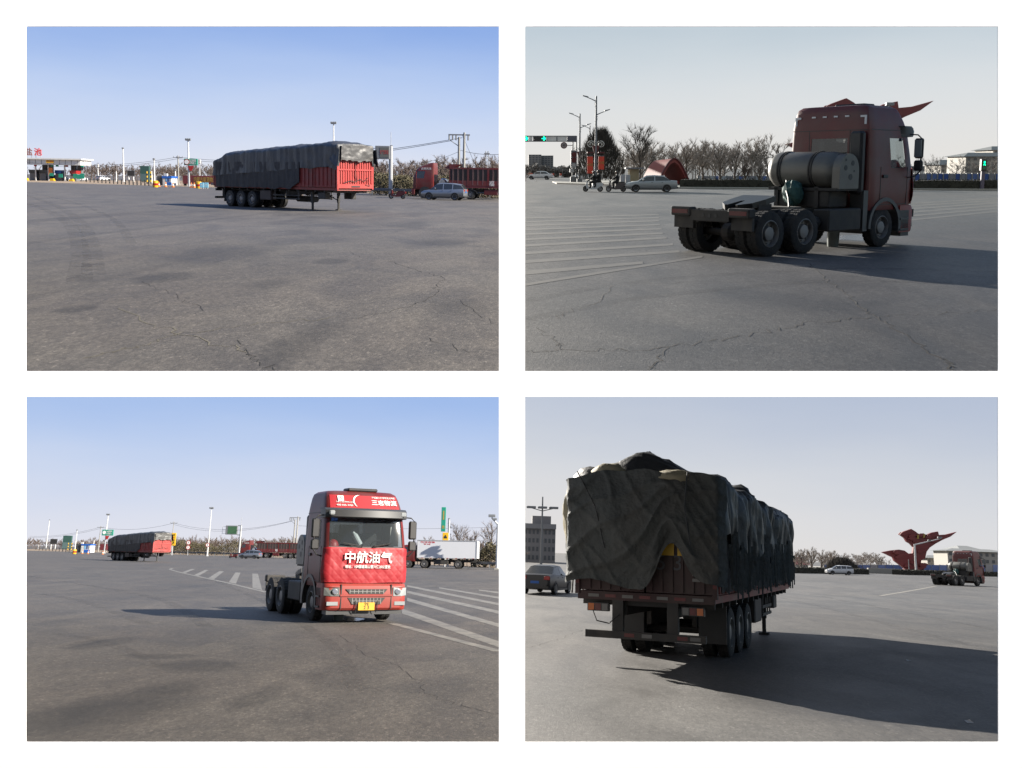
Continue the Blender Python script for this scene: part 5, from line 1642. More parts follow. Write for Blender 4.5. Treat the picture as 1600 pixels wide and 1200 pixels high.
# ------------------------------------------------------------------ posts, signs, masts, fences
def pole(pl, px, row, row_top, label, name='pole', r=.09, m=POLE, cat='pole', group=None, head=None, taper=.6):
    p = pl.at(px, row)
    h = pl.top(p, row_top)
    t = thing(name, label, cat, pl, p, 0, group)
    MB().tube([(0, 0, 0), (0, 0, h)], [r, r * taper], 10).build('shaft', m, t, smooth=50)
    MB().bbox(-r * 1.8, r * 1.8, -r * 1.8, r * 1.8, 0, .12).build('base', m, t)
    if head == 'flood':
        q = MB().box(-.45, .45, -.05, .05, h - .1, h)
        q.build('cross_arm', POLE_DARK, t)
        for x in (-.36, 0, .36):
            MB().bbox(x - .15, x + .15, -.25, .1, h - .05, h + .32, .04).build('flood_lamp', POLE_DARK, t)
    if head == 'box':
        MB().bbox(-.22, .22, -.3, .2, h - .1, h + .25, .04).build('camera_head', POLE_DARK, t)
    if head == 'dome':
        MB().bbox(-.28, .28, -.28, .28, h - .9, h, .05).build('cabinet', OFFWHITE, t)
    if head == 'wires':
        q = MB().box(-1.0, 1.0, -.06, .06, h - .5, h - .38)
        for x in (-.9, -.3, .3, .9): q.tube([(x, 0, h - .38), (x, 0, h - .12)], .05, 6)
        q.build('cross_arm', POLE_DARK, t)
    return t, p, h

def wire(pl, pts, label, sag=.6, r=.02):
    mb = MB()
    P = []
    for a, b in zip(pts[:-1], pts[1:]):
        a, b = Vector(a), Vector(b)
        for k in range(12):
            u = k / 12
            q = a.lerp(b, u); q.z -= sag * 4 * u * (1 - u)
            P.append(tuple(q))
    P.append(tuple(pts[-1]))
    mb.tube(P, r, 4)
    o = mb.build('power_line', WIRE, None, pl)
    return tag(o, label, 'wire')

def board(pl, px0, px1, r0, r1, row, label, m, name='sign', cat='sign', legs=2, leg_m=POLE, thick=.15, edge=None, grp=None, posts=None, pr=.09):
    """upright board spanning px0..px1 and rows r0..r1, standing on the ground at that row"""
    pc = (px0 + px1) / 2
    p = pl.at(pc, row)
    t = thing(name, label, cat, pl, p, 0, grp)
    z1, z0 = pl.top(p, r0), pl.top(p, r1)
    w = abs(pl.x_at(px1, p.y, (z0 + z1) / 2) - pl.x_at(px0, p.y, (z0 + z1) / 2)) / 2
    z0 = max(z0, 0)
    MB().bbox(-w, w, -thick, thick, z0, z1, .03).build('panel', m, t)
    if edge:
        q = MB()
        for (x0, x1, a, b) in ((-w, w, z0, z0 + .12), (-w, w, z1 - .12, z1), (-w, -w + .12, z0 + .12, z1 - .12), (w - .12, w, z0 + .12, z1 - .12)):
            q.box(x0, x1, -thick - .03, -thick - .005, a, b)
        q.build('frame', edge, t)
    if z0 > .05:
        xs = posts if posts is not None else ([0] if legs == 1 else [-w * .6, w * .6])
        for x in xs: MB().tube([(x, .02, 0), (x, .02, z0 + (.0 if legs == 2 else (z1 - z0) * .5))], pr, 8).build('post', leg_m, t)
    return t, p, w, z0, z1

def guard_rail(pl, path, label, h=.72, step=4.0):
    pts = [pl.at(*q) for q in path]
    t = thing('guard_rail', label, 'barrier', pl, (0, 0, 0))
    prof = [(-.02, h - .16), (-.07, h - .11), (-.07, h - .06), (-.03, h), (-.07, h + .06), (-.07, h + .11), (-.02, h + .16), (.0, h + .16), (.0, h - .16)]
    rings = []
    for i, p in enumerate(pts):
        rings.append([(p.x, p.y + a, b) for a, b in prof])
    MB().loft(rings).build('beam', mat('rail_grey', (.17, .17, .17), .5, .4, dirt=.3), t)
    pm = MB().box(-.07, .07, .0, .14, 0, h + .12).mesh('post', POLE_DARK)
    for a, b in zip(pts[:-1], pts[1:]):
        n = max(1, int((b - a).length / step))
        for k in range(n):
            o = bpy.data.objects.new('post', pm); pl.coll.objects.link(o); o.parent = t
            o.location = a.lerp(b, (k + .5) / n)
    return t

def cone(pl, px, row, label, grp):
    p = pl.at(px, row)
    t = thing('traffic_cone', label, 'cone', pl, p, 0, grp)
    R = Matrix.Rotation(-PI / 2, 4, 'Y')
    MB().lathe([(.04, .20), (.3, .15)], 12, R).build('shell', ORANGE, t); MB().lathe([(.3, .15), (.5, .105)], 12, R).build('band', LETTER_WHITE, t)
    MB().lathe([(.5, .105), (.85, .035)], 12, R).build('tip', ORANGE, t); MB().box(-.24, .24, -.24, .24, 0, .05).build('base', ORANGE, t)
    return t

def barrel(pl, px, row, label, grp=None):
    p = pl.at(px, row)
    t = thing('crash_barrel', label, 'barrel', pl, p, 0, grp)
    R = Matrix.Rotation(-PI / 2, 4, 'Y')
    MB().lathe([(0, .42), (.25, .45), (.3, .45)], 18, R).build('drum', YELLOW, t)
    MB().lathe([(.3, .452), (.65, .452)], 18, R).build('band', LAMP_RED, t)
    MB().lathe([(.65, .45), (1.0, .43), (1.05, .3), (1.05, 0)], 18, R).build('top', YELLOW, t)
    return t

def round_sign(pl, px, row, rows, label, txt=None):
    p = pl.at(px, row)
    t = thing('road_sign', label, 'sign', pl, p)
    zt = pl.top(p, rows[0][0])
    MB().tube([(0, .05, 0), (0, .05, zt - .1)], .06, 8).build('post', POLE, t)
    for i, (a, b) in enumerate(rows):
        z1, z0 = pl.top(p, a), pl.top(p, b)
        c, r = (z0 + z1) / 2, (z1 - z0) / 2
        R = Matrix.Translation((0, 0, c)) @ Matrix.Rotation(PI / 2, 4, 'Z')
        d = MB().lathe([(-.03, 0), (-.03, r), (.0, r), (0, 0)], 24, R).build('disc', LAMP_RED, t)
        MB().lathe([(-.036, 0), (-.036, r * .74), (-.03, r * .74), (-.03, 0)], 24, Matrix.Translation((0, -.01, c)) @ Matrix.Rotation(PI / 2, 4, 'Z')).build('face', LETTER_WHITE, d)
        text(txt[i] if txt else '5', r * 1.1, BLACK, d, Matrix.Translation((0, -.06, c)), 'numeral')
    return t

# ================================================================== upper left: tarped trailer by the toll station
semi_trailer(TL, anchor(TL, 527, 331.5, 1.25, 6.6, 133), 133, 'parked red semi-trailer under black tarpaulin on its landing legs, toll station behind it', 11, 'neat')

def toll_station(pl):
    p = pl.at(60, 282.2)
    t = thing('toll_station', 'white flat-roofed toll station with booths and red rooftop lettering', 'toll station', pl, p, 0)
    X = lambda px: pl.x_at(px, p.y, 4) - p.x
    Z = lambda px, row: pl.z_at(pl.x_at(px, p.y, 4), p.y, row)
    x0, x1 = X(-60), X(131)
    z0, z1 = Z(60, 257.2), Z(60, 247.5)
    MB().box(x0, x1 - .5, -1.0, 5.6, z0, z1 - .25).build('canopy', WHITE, t)
    MB().box(x0, x1, -1.4, 6, z1 - .25, z1 + .1).build('roof_edge', WHITE, t)
    for k in range(11):
        px = 40 + k * 9.3
        if px < 138: MB().box(X(px) - .06, X(px) + .06, -1.03, -1.0, z0 + .15, z1 - .3).build('panel_joint', POLE_DARK, t)
    for px in (57.5, 66, 103, 113):
        MB().bbox(X(px) - .55, X(px) + .55, 4, 5.2, 0, z0).build('column', mat('column_grey', (.17, .165, .17), .7), t)
    for px in (55, 75, 100.5):
        MB().box(X(px) - .12, X(px) + .12, 0, .3, 0, z0).build('post', WHITE, t)
    for px, m in ((62, GREY_PLASTIC), (86.5, BLUE), (110, LAMP_RED), (46, GREY_PLASTIC)):
        b = MB().bbox(X(px) - .75, X(px) + .75, 1.5, 3.8, 0, 2.6).build('booth', mat('booth_dark', (.20, .20, .21), .5), t)
        MB().box(X(px) - .85, X(px) + .85, 1.3, 4.0, 1.9, 2.75).build('booth_top', m, b)
    s = MB().box(X(75.5), X(87), -1.2, -1.05, z0 + .45, z0 + 1.15).build('lane_sign', YELLOW, t)
    text('货车通道', .5, LETTER_RED, s, Matrix.Translation(((X(75.5) + X(87)) / 2, -1.21, z0 + .8)), width=1.6)
    for px, m in ((56, LAMP_RED), (105, LAMP_RED), (82, SIGN_GREEN), (129, SIGN_GREEN), (90, SIGN_GREEN)):
        MB().box(X(px) - .3, X(px) + .3, -.4, -.1, z0 - .45, z0 - .01).build('lane_signal', m, t)
    for px, c in ((57, '池'), (42.5, '盐')):
        text(c, 2.0, LETTER_RED if c == '池' else mat('letters_faded', (.30, .12, .10), .6), t, Matrix.Translation((X(px), 1.0, z1 + 1.5)), 'rooftop_letter', depth=.08, bold=.04)
        q = MB()
        for dx in (-.6, .6): q.box(X(px) + dx - .05, X(px) + dx + .05, 1.1, 1.2, z1, z1 + 1.6)
        q.build('letter_support', POLE, t)
    for px, m, a, b in ((79.5, ORANGE, 1.6, 3.3), (80.5, SIGN_GREEN, 1.2, 2.0), (95, SIGN_GREEN, .9, 1.8), (118, SIGN_GREEN, .8, 1.9), (123.5, SIGN_GREEN, .6, 1.7), (129, SIGN_GREEN, .7, 2.0)):
        MB().box(X(px) - .5, X(px) + .5, -.2 - px * .002, -.05 - px * .002, a, b).build('lane_board', m, t)
    for px in (43, 84, 114):
        MB().prism([(X(px) - .6, 0), (X(px) + .6, 0), (X(px) + .35, .6), (X(px) - .35, .6)], -1.5, -.6, 'y').build('island_nose', YELLOW, t)
toll_station(TL)

pole(TL, 193.5, 284.5, 232, 'white floodlight mast between the toll station and the dark blank billboard', 'light_mast', .22, WHITE, 'mast', head='box')
pole(TL, 295.3, 291, 219, 'tall white mast rising behind the green direction sign', 'light_mast', .2, WHITE, 'mast', head='flood')
pole(TL, 521.5, 296, 193, 'tall white floodlight mast rising from behind the tarped load, front end', 'light_mast', .16, WHITE, 'mast', head='flood')
pole(TL, 153.5, 281.5, 257, 'white post with cabinet just past the toll canopy end', 'equipment_post', .2, WHITE, head='dome')
pole(TL, 182, 284, 267.5, 'short white post standing right of a white car in the trees', 'equipment_post', .18, WHITE)
pole(TL, 241.5, 287, 249, 'white lamp post close beside the tall green panel', 'lamp_post', .2, WHITE, head='box')
pole(TL, 237.5, 287, 267, 'short white post between green panel and lamp post', 'equipment_post', .18, WHITE)
pole(TL, 274.3, 288.5, 266, 'short white camera post right of the blue and white cabin', 'camera_post', .2, WHITE, head='box')
_, pA, hA = pole(TL, 279, 289, 243, 'plain concrete utility pole right of the cabin', 'utility_pole', .18, CONCRETE, 'utility pole', head='wires')
pole(TL, 312.3, 287.5, 249.5, 'grey post with small cabinets between green sign and trailer tail', 'equipment_post', .2, POLE, head='dome')
board(TL, 199, 211, 266.3, 275.3, 284.2, 'dark blank billboard on two white legs beside the bollard row', BLACK, 'billboard', 'billboard', leg_m=WHITE, edge=POLE_DARK, pr=.2)
t, p, w, z0, z1 = board(TL, 220.5, 234.5, 259.3, 284, 285.8, 'tall two-tone green panel standing behind yellow and black posts', PANEL_GREEN, 'advert_panel', 'panel', thick=.5)
MB().box(-w + .05, w - .05, -.53, -.51, z0 + .2, z0 + (z1 - z0) * .5).build('lower_face', mat('panel_teal', (.10, .17, .17), .5), t)
for px, lb in ((230, 'yellow and black striped post before the green panel, left one'), (236, 'yellow and black striped post before the green panel, right one')):
    p = TL.at(px, 287.6); t = thing('warning_post', lb, 'post', TL, p)
    for k in range(6): MB().tube([(0, 0, k * .45), (0, 0, k * .45 + .45)], .14, 8).build('band', YELLOW if k % 2 else BLACK, t)

def cabin(pl, pxa, pxb, rt, row, label):
    p = pl.at((pxa + pxb) / 2, row)
    t = thing('site_cabin', label, 'cabin', pl, p, 0)
    X = lambda px: pl.x_at(px, p.y, 1) - p.x
    H = pl.top(p, rt)
    x0, x1 = X(pxa), X(pxb); xm = x0 + (x1 - x0) * .40
    MB().box(x0, xm, 0, 3, 0, H).build('dark_end', GREY_PLASTIC, t)
    MB().box(xm, x1, -.4, 3, 0, H).build('wall', WHITE, t)
    MB().box(xm - .06, x1 + .06, -.5, 3.1, H - .4, H + .02).build('roof_band', BLUE, t)
    MB().box(xm + .9, x1 + .03, -.44, -.4, 0, H * .34).build('plinth_band', BLUE, t)
    for a, b in ((.34, .52), (.58, .74), (.8, .95)):
        f = MB().box(xm + (x1 - xm) * a, xm + (x1 - xm) * b, -.45, -.41, H * .4, H * .82).build('window', BLUE if a < .8 else WHITE, t)
        MB().box(xm + (x1 - xm) * a + .08, xm + (x1 - xm) * b - .08, -.46, -.452, H * .43, H * .79).build('pane', WIN_DARK if a > .5 else PALE_BLUE, f)
    MB().box(xm + .15, xm + .75, -.43, -.405, 0, H * .7).build('door', OFFWHITE, t)
    MB().bbox(x0 + .9, x0 + 1.6, 1, 1.6, H, H + .5).build('roof_unit', OFFWHITE, t)
cabin(TL, 245.5, 269, 275.2, 289.6, 'blue and white site cabin with dark end, upper left view')
barrel(TL, 243, 292.6, 'yellow and red crash barrel by the cabin, trailer tail to its right')
barrel(TL, 310.5, 294.3, 'red and yellow barrel left of the pale blue boards')
for px, row, s in ((248.5, 291.8, 'first from the crash barrel'), (259, 292.2, 'second from the crash barrel'), (270.5, 292.6, 'third from the crash barrel'), (299, 293.2, 'left of two before the maroon trailer'), (303.5, 293.3, 'right of two before the maroon trailer')):
    cone(TL, px, row, 'orange and white traffic cone, ' + s, 'cones by the site cabin')
ORD = ['first', 'second', 'third', 'fourth', 'fifth', 'sixth', 'seventh', 'eighth', 'ninth', 'tenth', 'eleventh', 'twelfth', 'thirteenth', 'fourteenth', 'fifteenth', 'sixteenth', 'seventeenth']
for k in range(17):
    px = 135 + k * 6.1
    p = TL.at(px, 284.6 + k * .37)
    t = thing('bollard', 'slim dark bollard, ' + ORD[k] + ' from the toll station in its row', 'bollard', TL, p, 0, 'bollards in a row by the toll station')
    MB().tube([(0, 0, 0), (0, 0, .95)], .12, 8).build('shaft', BLACK, t)
    MB().tube([(0, 0, .95), (0, 0, 1.0)], .1, 8).build('cap', BLACK, t)
t, p, w, z0, z1 = board(TL, 288.5, 309.5, 248, 258.3, 291.4, 'green direction sign with white lettering on the tall mast', SIGN_GREEN, 'direction_sign', posts=[-.4], pr=.15)
text('禁止超限超载', .5, LETTER_WHITE, t, Matrix.Translation((w * .3, -.17, z0 + (z1 - z0) * .68)), width=w * 1.0)
text('车辆驶入', .5, LETTER_WHITE, t, Matrix.Translation((w * .3, -.17, z0 + (z1 - z0) * .3)), width=w * 1.0)
MB().lathe([(-.02, 0), (-.02, .52), (0, .52), (0, 0)], 20, Matrix.Translation((-w * .58, -.17, (z0 + z1) / 2)) @ Matrix.Rotation(PI / 2, 4, 'Z')).build('limit_disc', LAMP_RED, t)
MB().lathe([(-.02, 0), (-.02, .40), (0, .40), (0, 0)], 20, Matrix.Translation((-w * .58, -.19, (z0 + z1) / 2)) @ Matrix.Rotation(PI / 2, 4, 'Z')).build('limit_face', LETTER_WHITE, t)
q = MB().prism([(-.55, z0 - .1), (.55, z0 - .1), (.2, z0 - 1.0), (-.2, z0 - 1.0)], -.2, -.1, 'y'); q.build('red_ornament', LAMP_RED, t)
t, p, w, z0, z1 = board(TL, 289, 338, 274.6, 287.6, 290.6, 'long maroon container body with gold lettering behind the trailer tail', MAROON, 'container', 'container', thick=1.2, posts=[-3, 0, 3], pr=.3, leg_m=BLACK)
text('内蒙古能源物流', 1.1, LETTER_GOLD, t, Matrix.Translation((1.2, -1.23, (z0 + z1) / 2)), width=w * 1.4)
for px, sgn in ((315.5, 'left'), (322.5, 'right')):
    t, p, w, z0, z1 = board(TL, px - 3.2, px + 3.2, 285.3, 293.4, 294.8, 'pale blue notice board beside the trailer tail, %s of the pair' % sgn, PALE_BLUE, 'notice_board', 'board', thick=.05)
    MB().box(-w * .4, w * .4, -.06, -.052, z0 + .4, z1 - .3).build('notice', LETTER_WHITE, t)
for px, row, lb in ((125, 283.2, 'white car leaving the toll canopy at its open end'), (96, 282.6, 'white car inside the toll lanes under the canopy'), (161, 282.8, 'white car in front of the bare wood right of the toll')):
    car(TL, TL.at(px, row), 20, lb, 'hatch', CAR_WHITE, 'car')
# variable message sign and utility poles on the right
def message_sign(pl, pxa, pxb, ra, rb, pxp, row, rtop, label, screen, led):
    p = pl.at(pxp, row)
    t = thing('message_sign', label, 'sign', pl, p, 0)
    X = lambda px: pl.x_at(px, p.y, 6) - p.x
    H = pl.top(p, rtop); z1, z0 = pl.top(p, ra), pl.top(p, rb)
    MB().tube([(0, 0, 0), (0, 0, H)], [.26, .22], 12).build('post', POLE, t, smooth=50)
    MB().tube([(0, 0, H), (0, 0, H + (H * .27))], .035, 6).build('antenna', POLE, t)
    xa, xb = X(pxa), X(pxb)
    MB().bbox(xa, xb, -.45, .15, z0, z1, .05).build('cabinet', POLE_DARK, t)
    MB().box(xa + .55, xb - .1, -.47, -.452, z0 + .2, z1 - .2).build('screen', screen, t)
    if led: text(led, (z1 - z0) * .36, LED_RED, t, Matrix.Translation(((xa + xb) / 2 + .2, -.48, (z0 + z1) / 2)), 'led_text', width=(xb - xa) * .62)
    q = MB()
    for z in (z0 + .3, (z0 + z1) / 2, z1 - .3): q.tube([(xa - .9, 0, z), (xa, 0, z)], .04, 5)
    q.tube([(xa - .9, 0, z0 + .1), (xa - .9, 0, z1 - .1)], .04, 5)
    q.build('service_ladder', POLE, t)
    q = MB().box(xb, .2, -.1, .1, z0 - .15, z0 + .05); q.box(xb, .2, -.1, .1, z1 - .1, z1 + .1); q.build('bracket', POLE_DARK, t)
    MB().bbox(-.4, .4, -.4, .4, 0, .15).build('base', CONCRETE, t)
    return p, H
pM, hM = message_sign(TL, 587, 609.5, 228.2, 249, 610.5, 306, 228, 'grey electronic message sign with red characters on a white post', SCREEN_GREY, '天气预报')
def twin_pole(pl, px, row, rtop, label):
    p = pl.at(px, row); H = pl.top(p, rtop)
    t = thing('utility_pole', label, 'utility pole', pl, p)
    for x, k in ((-.35, .93), (.25, 1.0)): MB().tube([(x, 0, 0), (x, 0, H * k)], [.19, .13], 8).build('shaft', CONCRETE, t, smooth=50)
    MB().box(-1.6, .9, -.08, .08, H - .35, H - .2).build('cross_arm', POLE_DARK, t)
    for x in (-1.5, -1.1, -.7, .7): MB().tube([(x, 0, H - .9), (x, 0, H - .35)], .1, 6).build('insulator', POLE_DARK, t)
    MB().tube([(-1.4, 0, H - .9), (-.35, 0, H - 1.6)], .05, 6).build('brace', POLE_DARK, t)
    return p, H
pU, hU = twin_pole(TL, 721, 308.5, 207, 'twin concrete utility pole behind the parked red lorry, upper left view')
far1 = TL.far(330, pA.y, 0)
for k, dz in enumerate((0, -.35)):
    wire(TL, [(pA.x, pA.y, hA - .3 + dz), (pU.x - 1.2 * k, pU.y, hU - .6 + dz)], ('upper' if k == 0 else 'lower') + ' power line from concrete pole to twin pole, upper left view', 1.6, .03)
    wire(TL, [TL.at(40, 284) + Vector((0, 0, 4.2 + dz)), (pA.x, pA.y, hA - .3 + dz)], ('upper' if k == 0 else 'lower') + ' power line over the toll plaza to the concrete pole', 1.2, .03)
wire(TL, [(pU.x, pU.y, hU * .72), TL.far(800, pU.y, hU * .7)], 'power line leading right from the twin pole, upper left view', .3, .025)
wire(TL, [(pU.x, pU.y, hU - .3), TL.far(752, pU.y + 2, hU * .3)], 'slanting guy wire of the twin pole, upper left view', .0, .025)
wire(TL, [(pM.x, pM.y + 20, hU * .55), (pU.x, pU.y, hU * .73)], 'low thin power line between message sign and twin pole', .4, .02)
def lattice(pl, px, row, rtop, label):
    p = pl.at(px, row); H = pl.top(p, rtop); t = thing('lattice_tower', label, 'tower', pl, p)
    q = MB(); w = H * .09
    for sx in (-1, 1):
        for sy in (-1, 1): q.tube([(sx * w, sy * w, 0), (sx * w * .35, sy * w * .35, H)], H * .008, 4)
    q.build('legs', POLE_DARK, t); q = MB()
    for k in range(9):
        a, b = H * k / 9, H * (k + 1) / 9; wa, wb = w * (1 - .65 * k / 9), w * (1 - .65 * (k + 1) / 9)
        for s in (-1, 1): q.tube([(-wa * s, -wa, a), (wb * s, -wb, b)], H * .005, 4)
    q.build('bracing', POLE_DARK, t)
    MB().box(-w * .8, w * .8, -w * .8, w * .8, H * .93, H * .95).build('platform', POLE_DARK, t)
lattice(TL, 760, 299, 236, 'pale steel lattice tower beyond the trees, upper left view')
guard_rail(TL, [(330, 294.6), (480, 301), (560, 304.4), (650, 307.6), (790, 312)], 'grey steel guard rail running behind the tarped trailer')
parked_cargo_truck(TL, anchor(TL, 645, 310, -1.2, 1.3, -84), -84, 'parked red lorry with slatted cargo body and open door, upper left view', 3, 2.1)
car(TL, anchor(TL, 692, 312.6, -.5, 0, -78), -78, 'silver SUV parked beside the red lorry, upper left view', 'suv', SILVER)
scooter(TL, anchor(TL, 621, 310.8, 0, 0, -80), -80, 'dark red motorcycle left of the parked lorry, upper left view', DARKRED, name='motorcycle')
leaf_mass(TL, [(575, 304.5), (690, 308), (800, 311.5)], 'roadside_bushes', 'olive and dry bushes along the guard rail, upper left view', 'bushes', 5, 2.8, 6, 14000, OLIVE, .2, wavy=.6)
belt(TL, [(120, 280.0), (235, 283.3), (345, 287.5)], 'bare_wood', 'bare brown wood behind the cabin and billboard, upper left view', 3, 4.0, 6.4, TWIG, 100, 20, tw=.09)
belt(TL, [(480, 297.5), (600, 301.5), (800, 307.5)], 'bare_wood', 'bare brown wood behind the message sign, upper left view', 4, 4.2, 6.2, TWIG, 85, 16, tw=.075)
belt(TL, [(-40, 279), (130, 281)], 'bare_wood', 'bare trees seen through the toll lanes', 8, 3, 4.4, TWIG, 30, 20, tw=.1)
for i, (px, rt, lb) in enumerate(((690, 238, 'taller bare tree above the lorry cab roof'), (712, 244, 'bare tree left of the twin utility pole'), (748, 238, 'bare tree right of the twin utility pole'), (770, 236, 'bare tree at the right edge of the upper left view'))):
    p = TL.at(px, 306); h = TL.top(p, rt)
    tree(TL, p, 60 + i, h, h * .36, lb, upright=.9, tw=.05, n_limb=9, n_sub=6, n_twig=7)

# ================================================================== upper right: the tractor at the junction
def tractor_at(pl, px, row, px2, label, heading):
    return tractor(pl, anchor(pl, px, row, 1.06, -4.75, heading), heading, label)
tr_top = tractor_at(TR, 1194, 400.5, 1380, 'red tractor truck without trailer seen from behind, large grey gas tank behind its cab', 52)
def seated(pl, T, x, label):
    J = {'pelvis': ((0, 0, .2), .16, .8), 'waist': ((0, .0, .42), .15, .8), 'chest': ((0, 0, .64), .18, .75), 'neck': ((0, .03, .82), .065), 'head': ((0, .06, .95), .095)}
    E = [('pelvis', 'waist'), ('waist', 'chest'), ('chest', 'neck'), ('neck', 'head')]
    for s, n in ((-1, 'l'), (1, 'r')):
        J['sh' + n] = ((s * .19, .0, .74), .085); J['el' + n] = ((s * .26, .16, .5), .065); J['ha' + n] = ((s * .18, .42, .55), .045)
        J['kn' + n] = ((s * .15, .42, .25), .085); J['an' + n] = ((s * .14, .45, -.15), .06)
        E += [('chest', 'sh' + n), ('sh' + n, 'el' + n), ('el' + n, 'ha' + n), ('pelvis', 'kn' + n), ('kn' + n, 'an' + n)]
    return person(pl, T.matrix_world @ Matrix.Translation((x, .0, 1.55)), label, J, E)
seated(TR, tr_top, .6, 'person in dark clothes sitting behind the side window of the tractor cab')
def bucket(pl, T, label, y):
    t = bpy.data.objects.new('bucket', None); pl.coll.objects.link(t); t.matrix_world = T.matrix_world @ Matrix.Translation((.35, y, 0))
    tag(t, label, 'bucket')
    R = Matrix.Rotation(-PI / 2, 4, 'Y')
    MB().lathe([(0, .13), (.02, .145), (.5, .17), (.52, .18), (.52, .15)], 18, R).build('pail', mat('pail_grey', (.28, .31, .29), .5, var=.4, scale=6), t, smooth=40)
    q = MB().tube([(-.17, 0, .5), (-.1, 0, .62), (.1, 0, .62), (.17, 0, .5)], .01, 5); q.build('handle', CHASSIS, t)
bucket(TR, tr_top, 'grey pail on the wet asphalt under the cab seen from behind', -.95)

def street_lamp(pl, px, row, rtop, label, banners=True, s=1.0):
    p = pl.at(px, row); H = pl.top(p, rtop)
    t = thing('street_lamp', label, 'street lamp', pl, p)
    MB().tube([(0, 0, 0), (0, 0, H)], [.17, .09], 10).build('shaft', POLE_DARK, t, smooth=50)
    MB().bbox(-.35, .35, -.35, .35, 0, .5).build('base', POLE_DARK, t)
    for (x, z, up) in ((-1.0, H * .94, .45), (1.0, H * .79, .42)):
        sg = 1 if x > 0 else -1
        q = MB().tube([(0, 0, z), (x * .5, 0, z + up * .55), (x, 0, z + up)], [.07, .055, .045], 6)
        q.tube([(sg * -.12, 0, z - .7), (sg * .12, 0, z - .55), (sg * .18, 0, z - .2), (0, 0, z)], .025, 5)
        q.build('lamp_arm', POLE_DARK, t)
        MB().prism([(x - sg * .1, z + up - .06), (x + sg * .5, z + up + .14), (x + sg * .55, z + up + .24), (x - sg * .1, z + up + .1)], -.16, .16, 'y').build('lamp_head', POLE_DARK, t)
    zc = H * .45
    for sg in (-1, 1):                                   # scroll ornament
        pts = []
        for k in range(22):
            a = k / 21 * 3.4 * PI; r = .48 * (1 - k / 26)
            pts.append((sg * (.55 + r * math.cos(PI + a)), 0, zc + .15 + r * math.sin(a) * .9))
        MB().tube(pts, .05, 5).build('scroll', OFFWHITE if sg > 0 else OFFWHITE, t)
    MB().prism([(-.42, zc), (.42, zc), (.1, zc - 1.0), (-.1, zc - 1.0)], -.1, .1, 'y').build('red_bracket', DARKRED, t)
    if banners:
        for x0, x1, a, b in ((-.95, -.3, .14, .33), (.3, .95, .185, .33)):
            f = MB().box(x0, x1, -.03, .03, H * a, H * b).build('banner', mat('banner_orange', (.70, .06, .025), .6, var=.08), t)
            text('创建', .35, LETTER_GOLD, f, Matrix.Translation(((x0 + x1) / 2, -.035, H * (a + b) / 2)), 'banner_mark')
            MB().box(x0, x1, -.04, .04, H * b + .01, H * b + .08).build('banner_arm', POLE_DARK, t)
            MB().bbox((x0 + x1) / 2 - .35, (x0 + x1) / 2 + .35, -.25, .25, H * b + .35, H * b + .5).build('small_lamp', DARKRED, t)
    return t
street_lamp(TR, 930.3, 290.5, 150, 'tall twin-arm street lamp with two red banners behind the scooters')
street_lamp(TR, 905.3, 285, 177.5, 'twin-arm street lamp with scroll ornament next to the signal gantry', False)
street_lamp(TR, 921, 279.5, 196, 'distant third street lamp, in front of the conical tree', False)

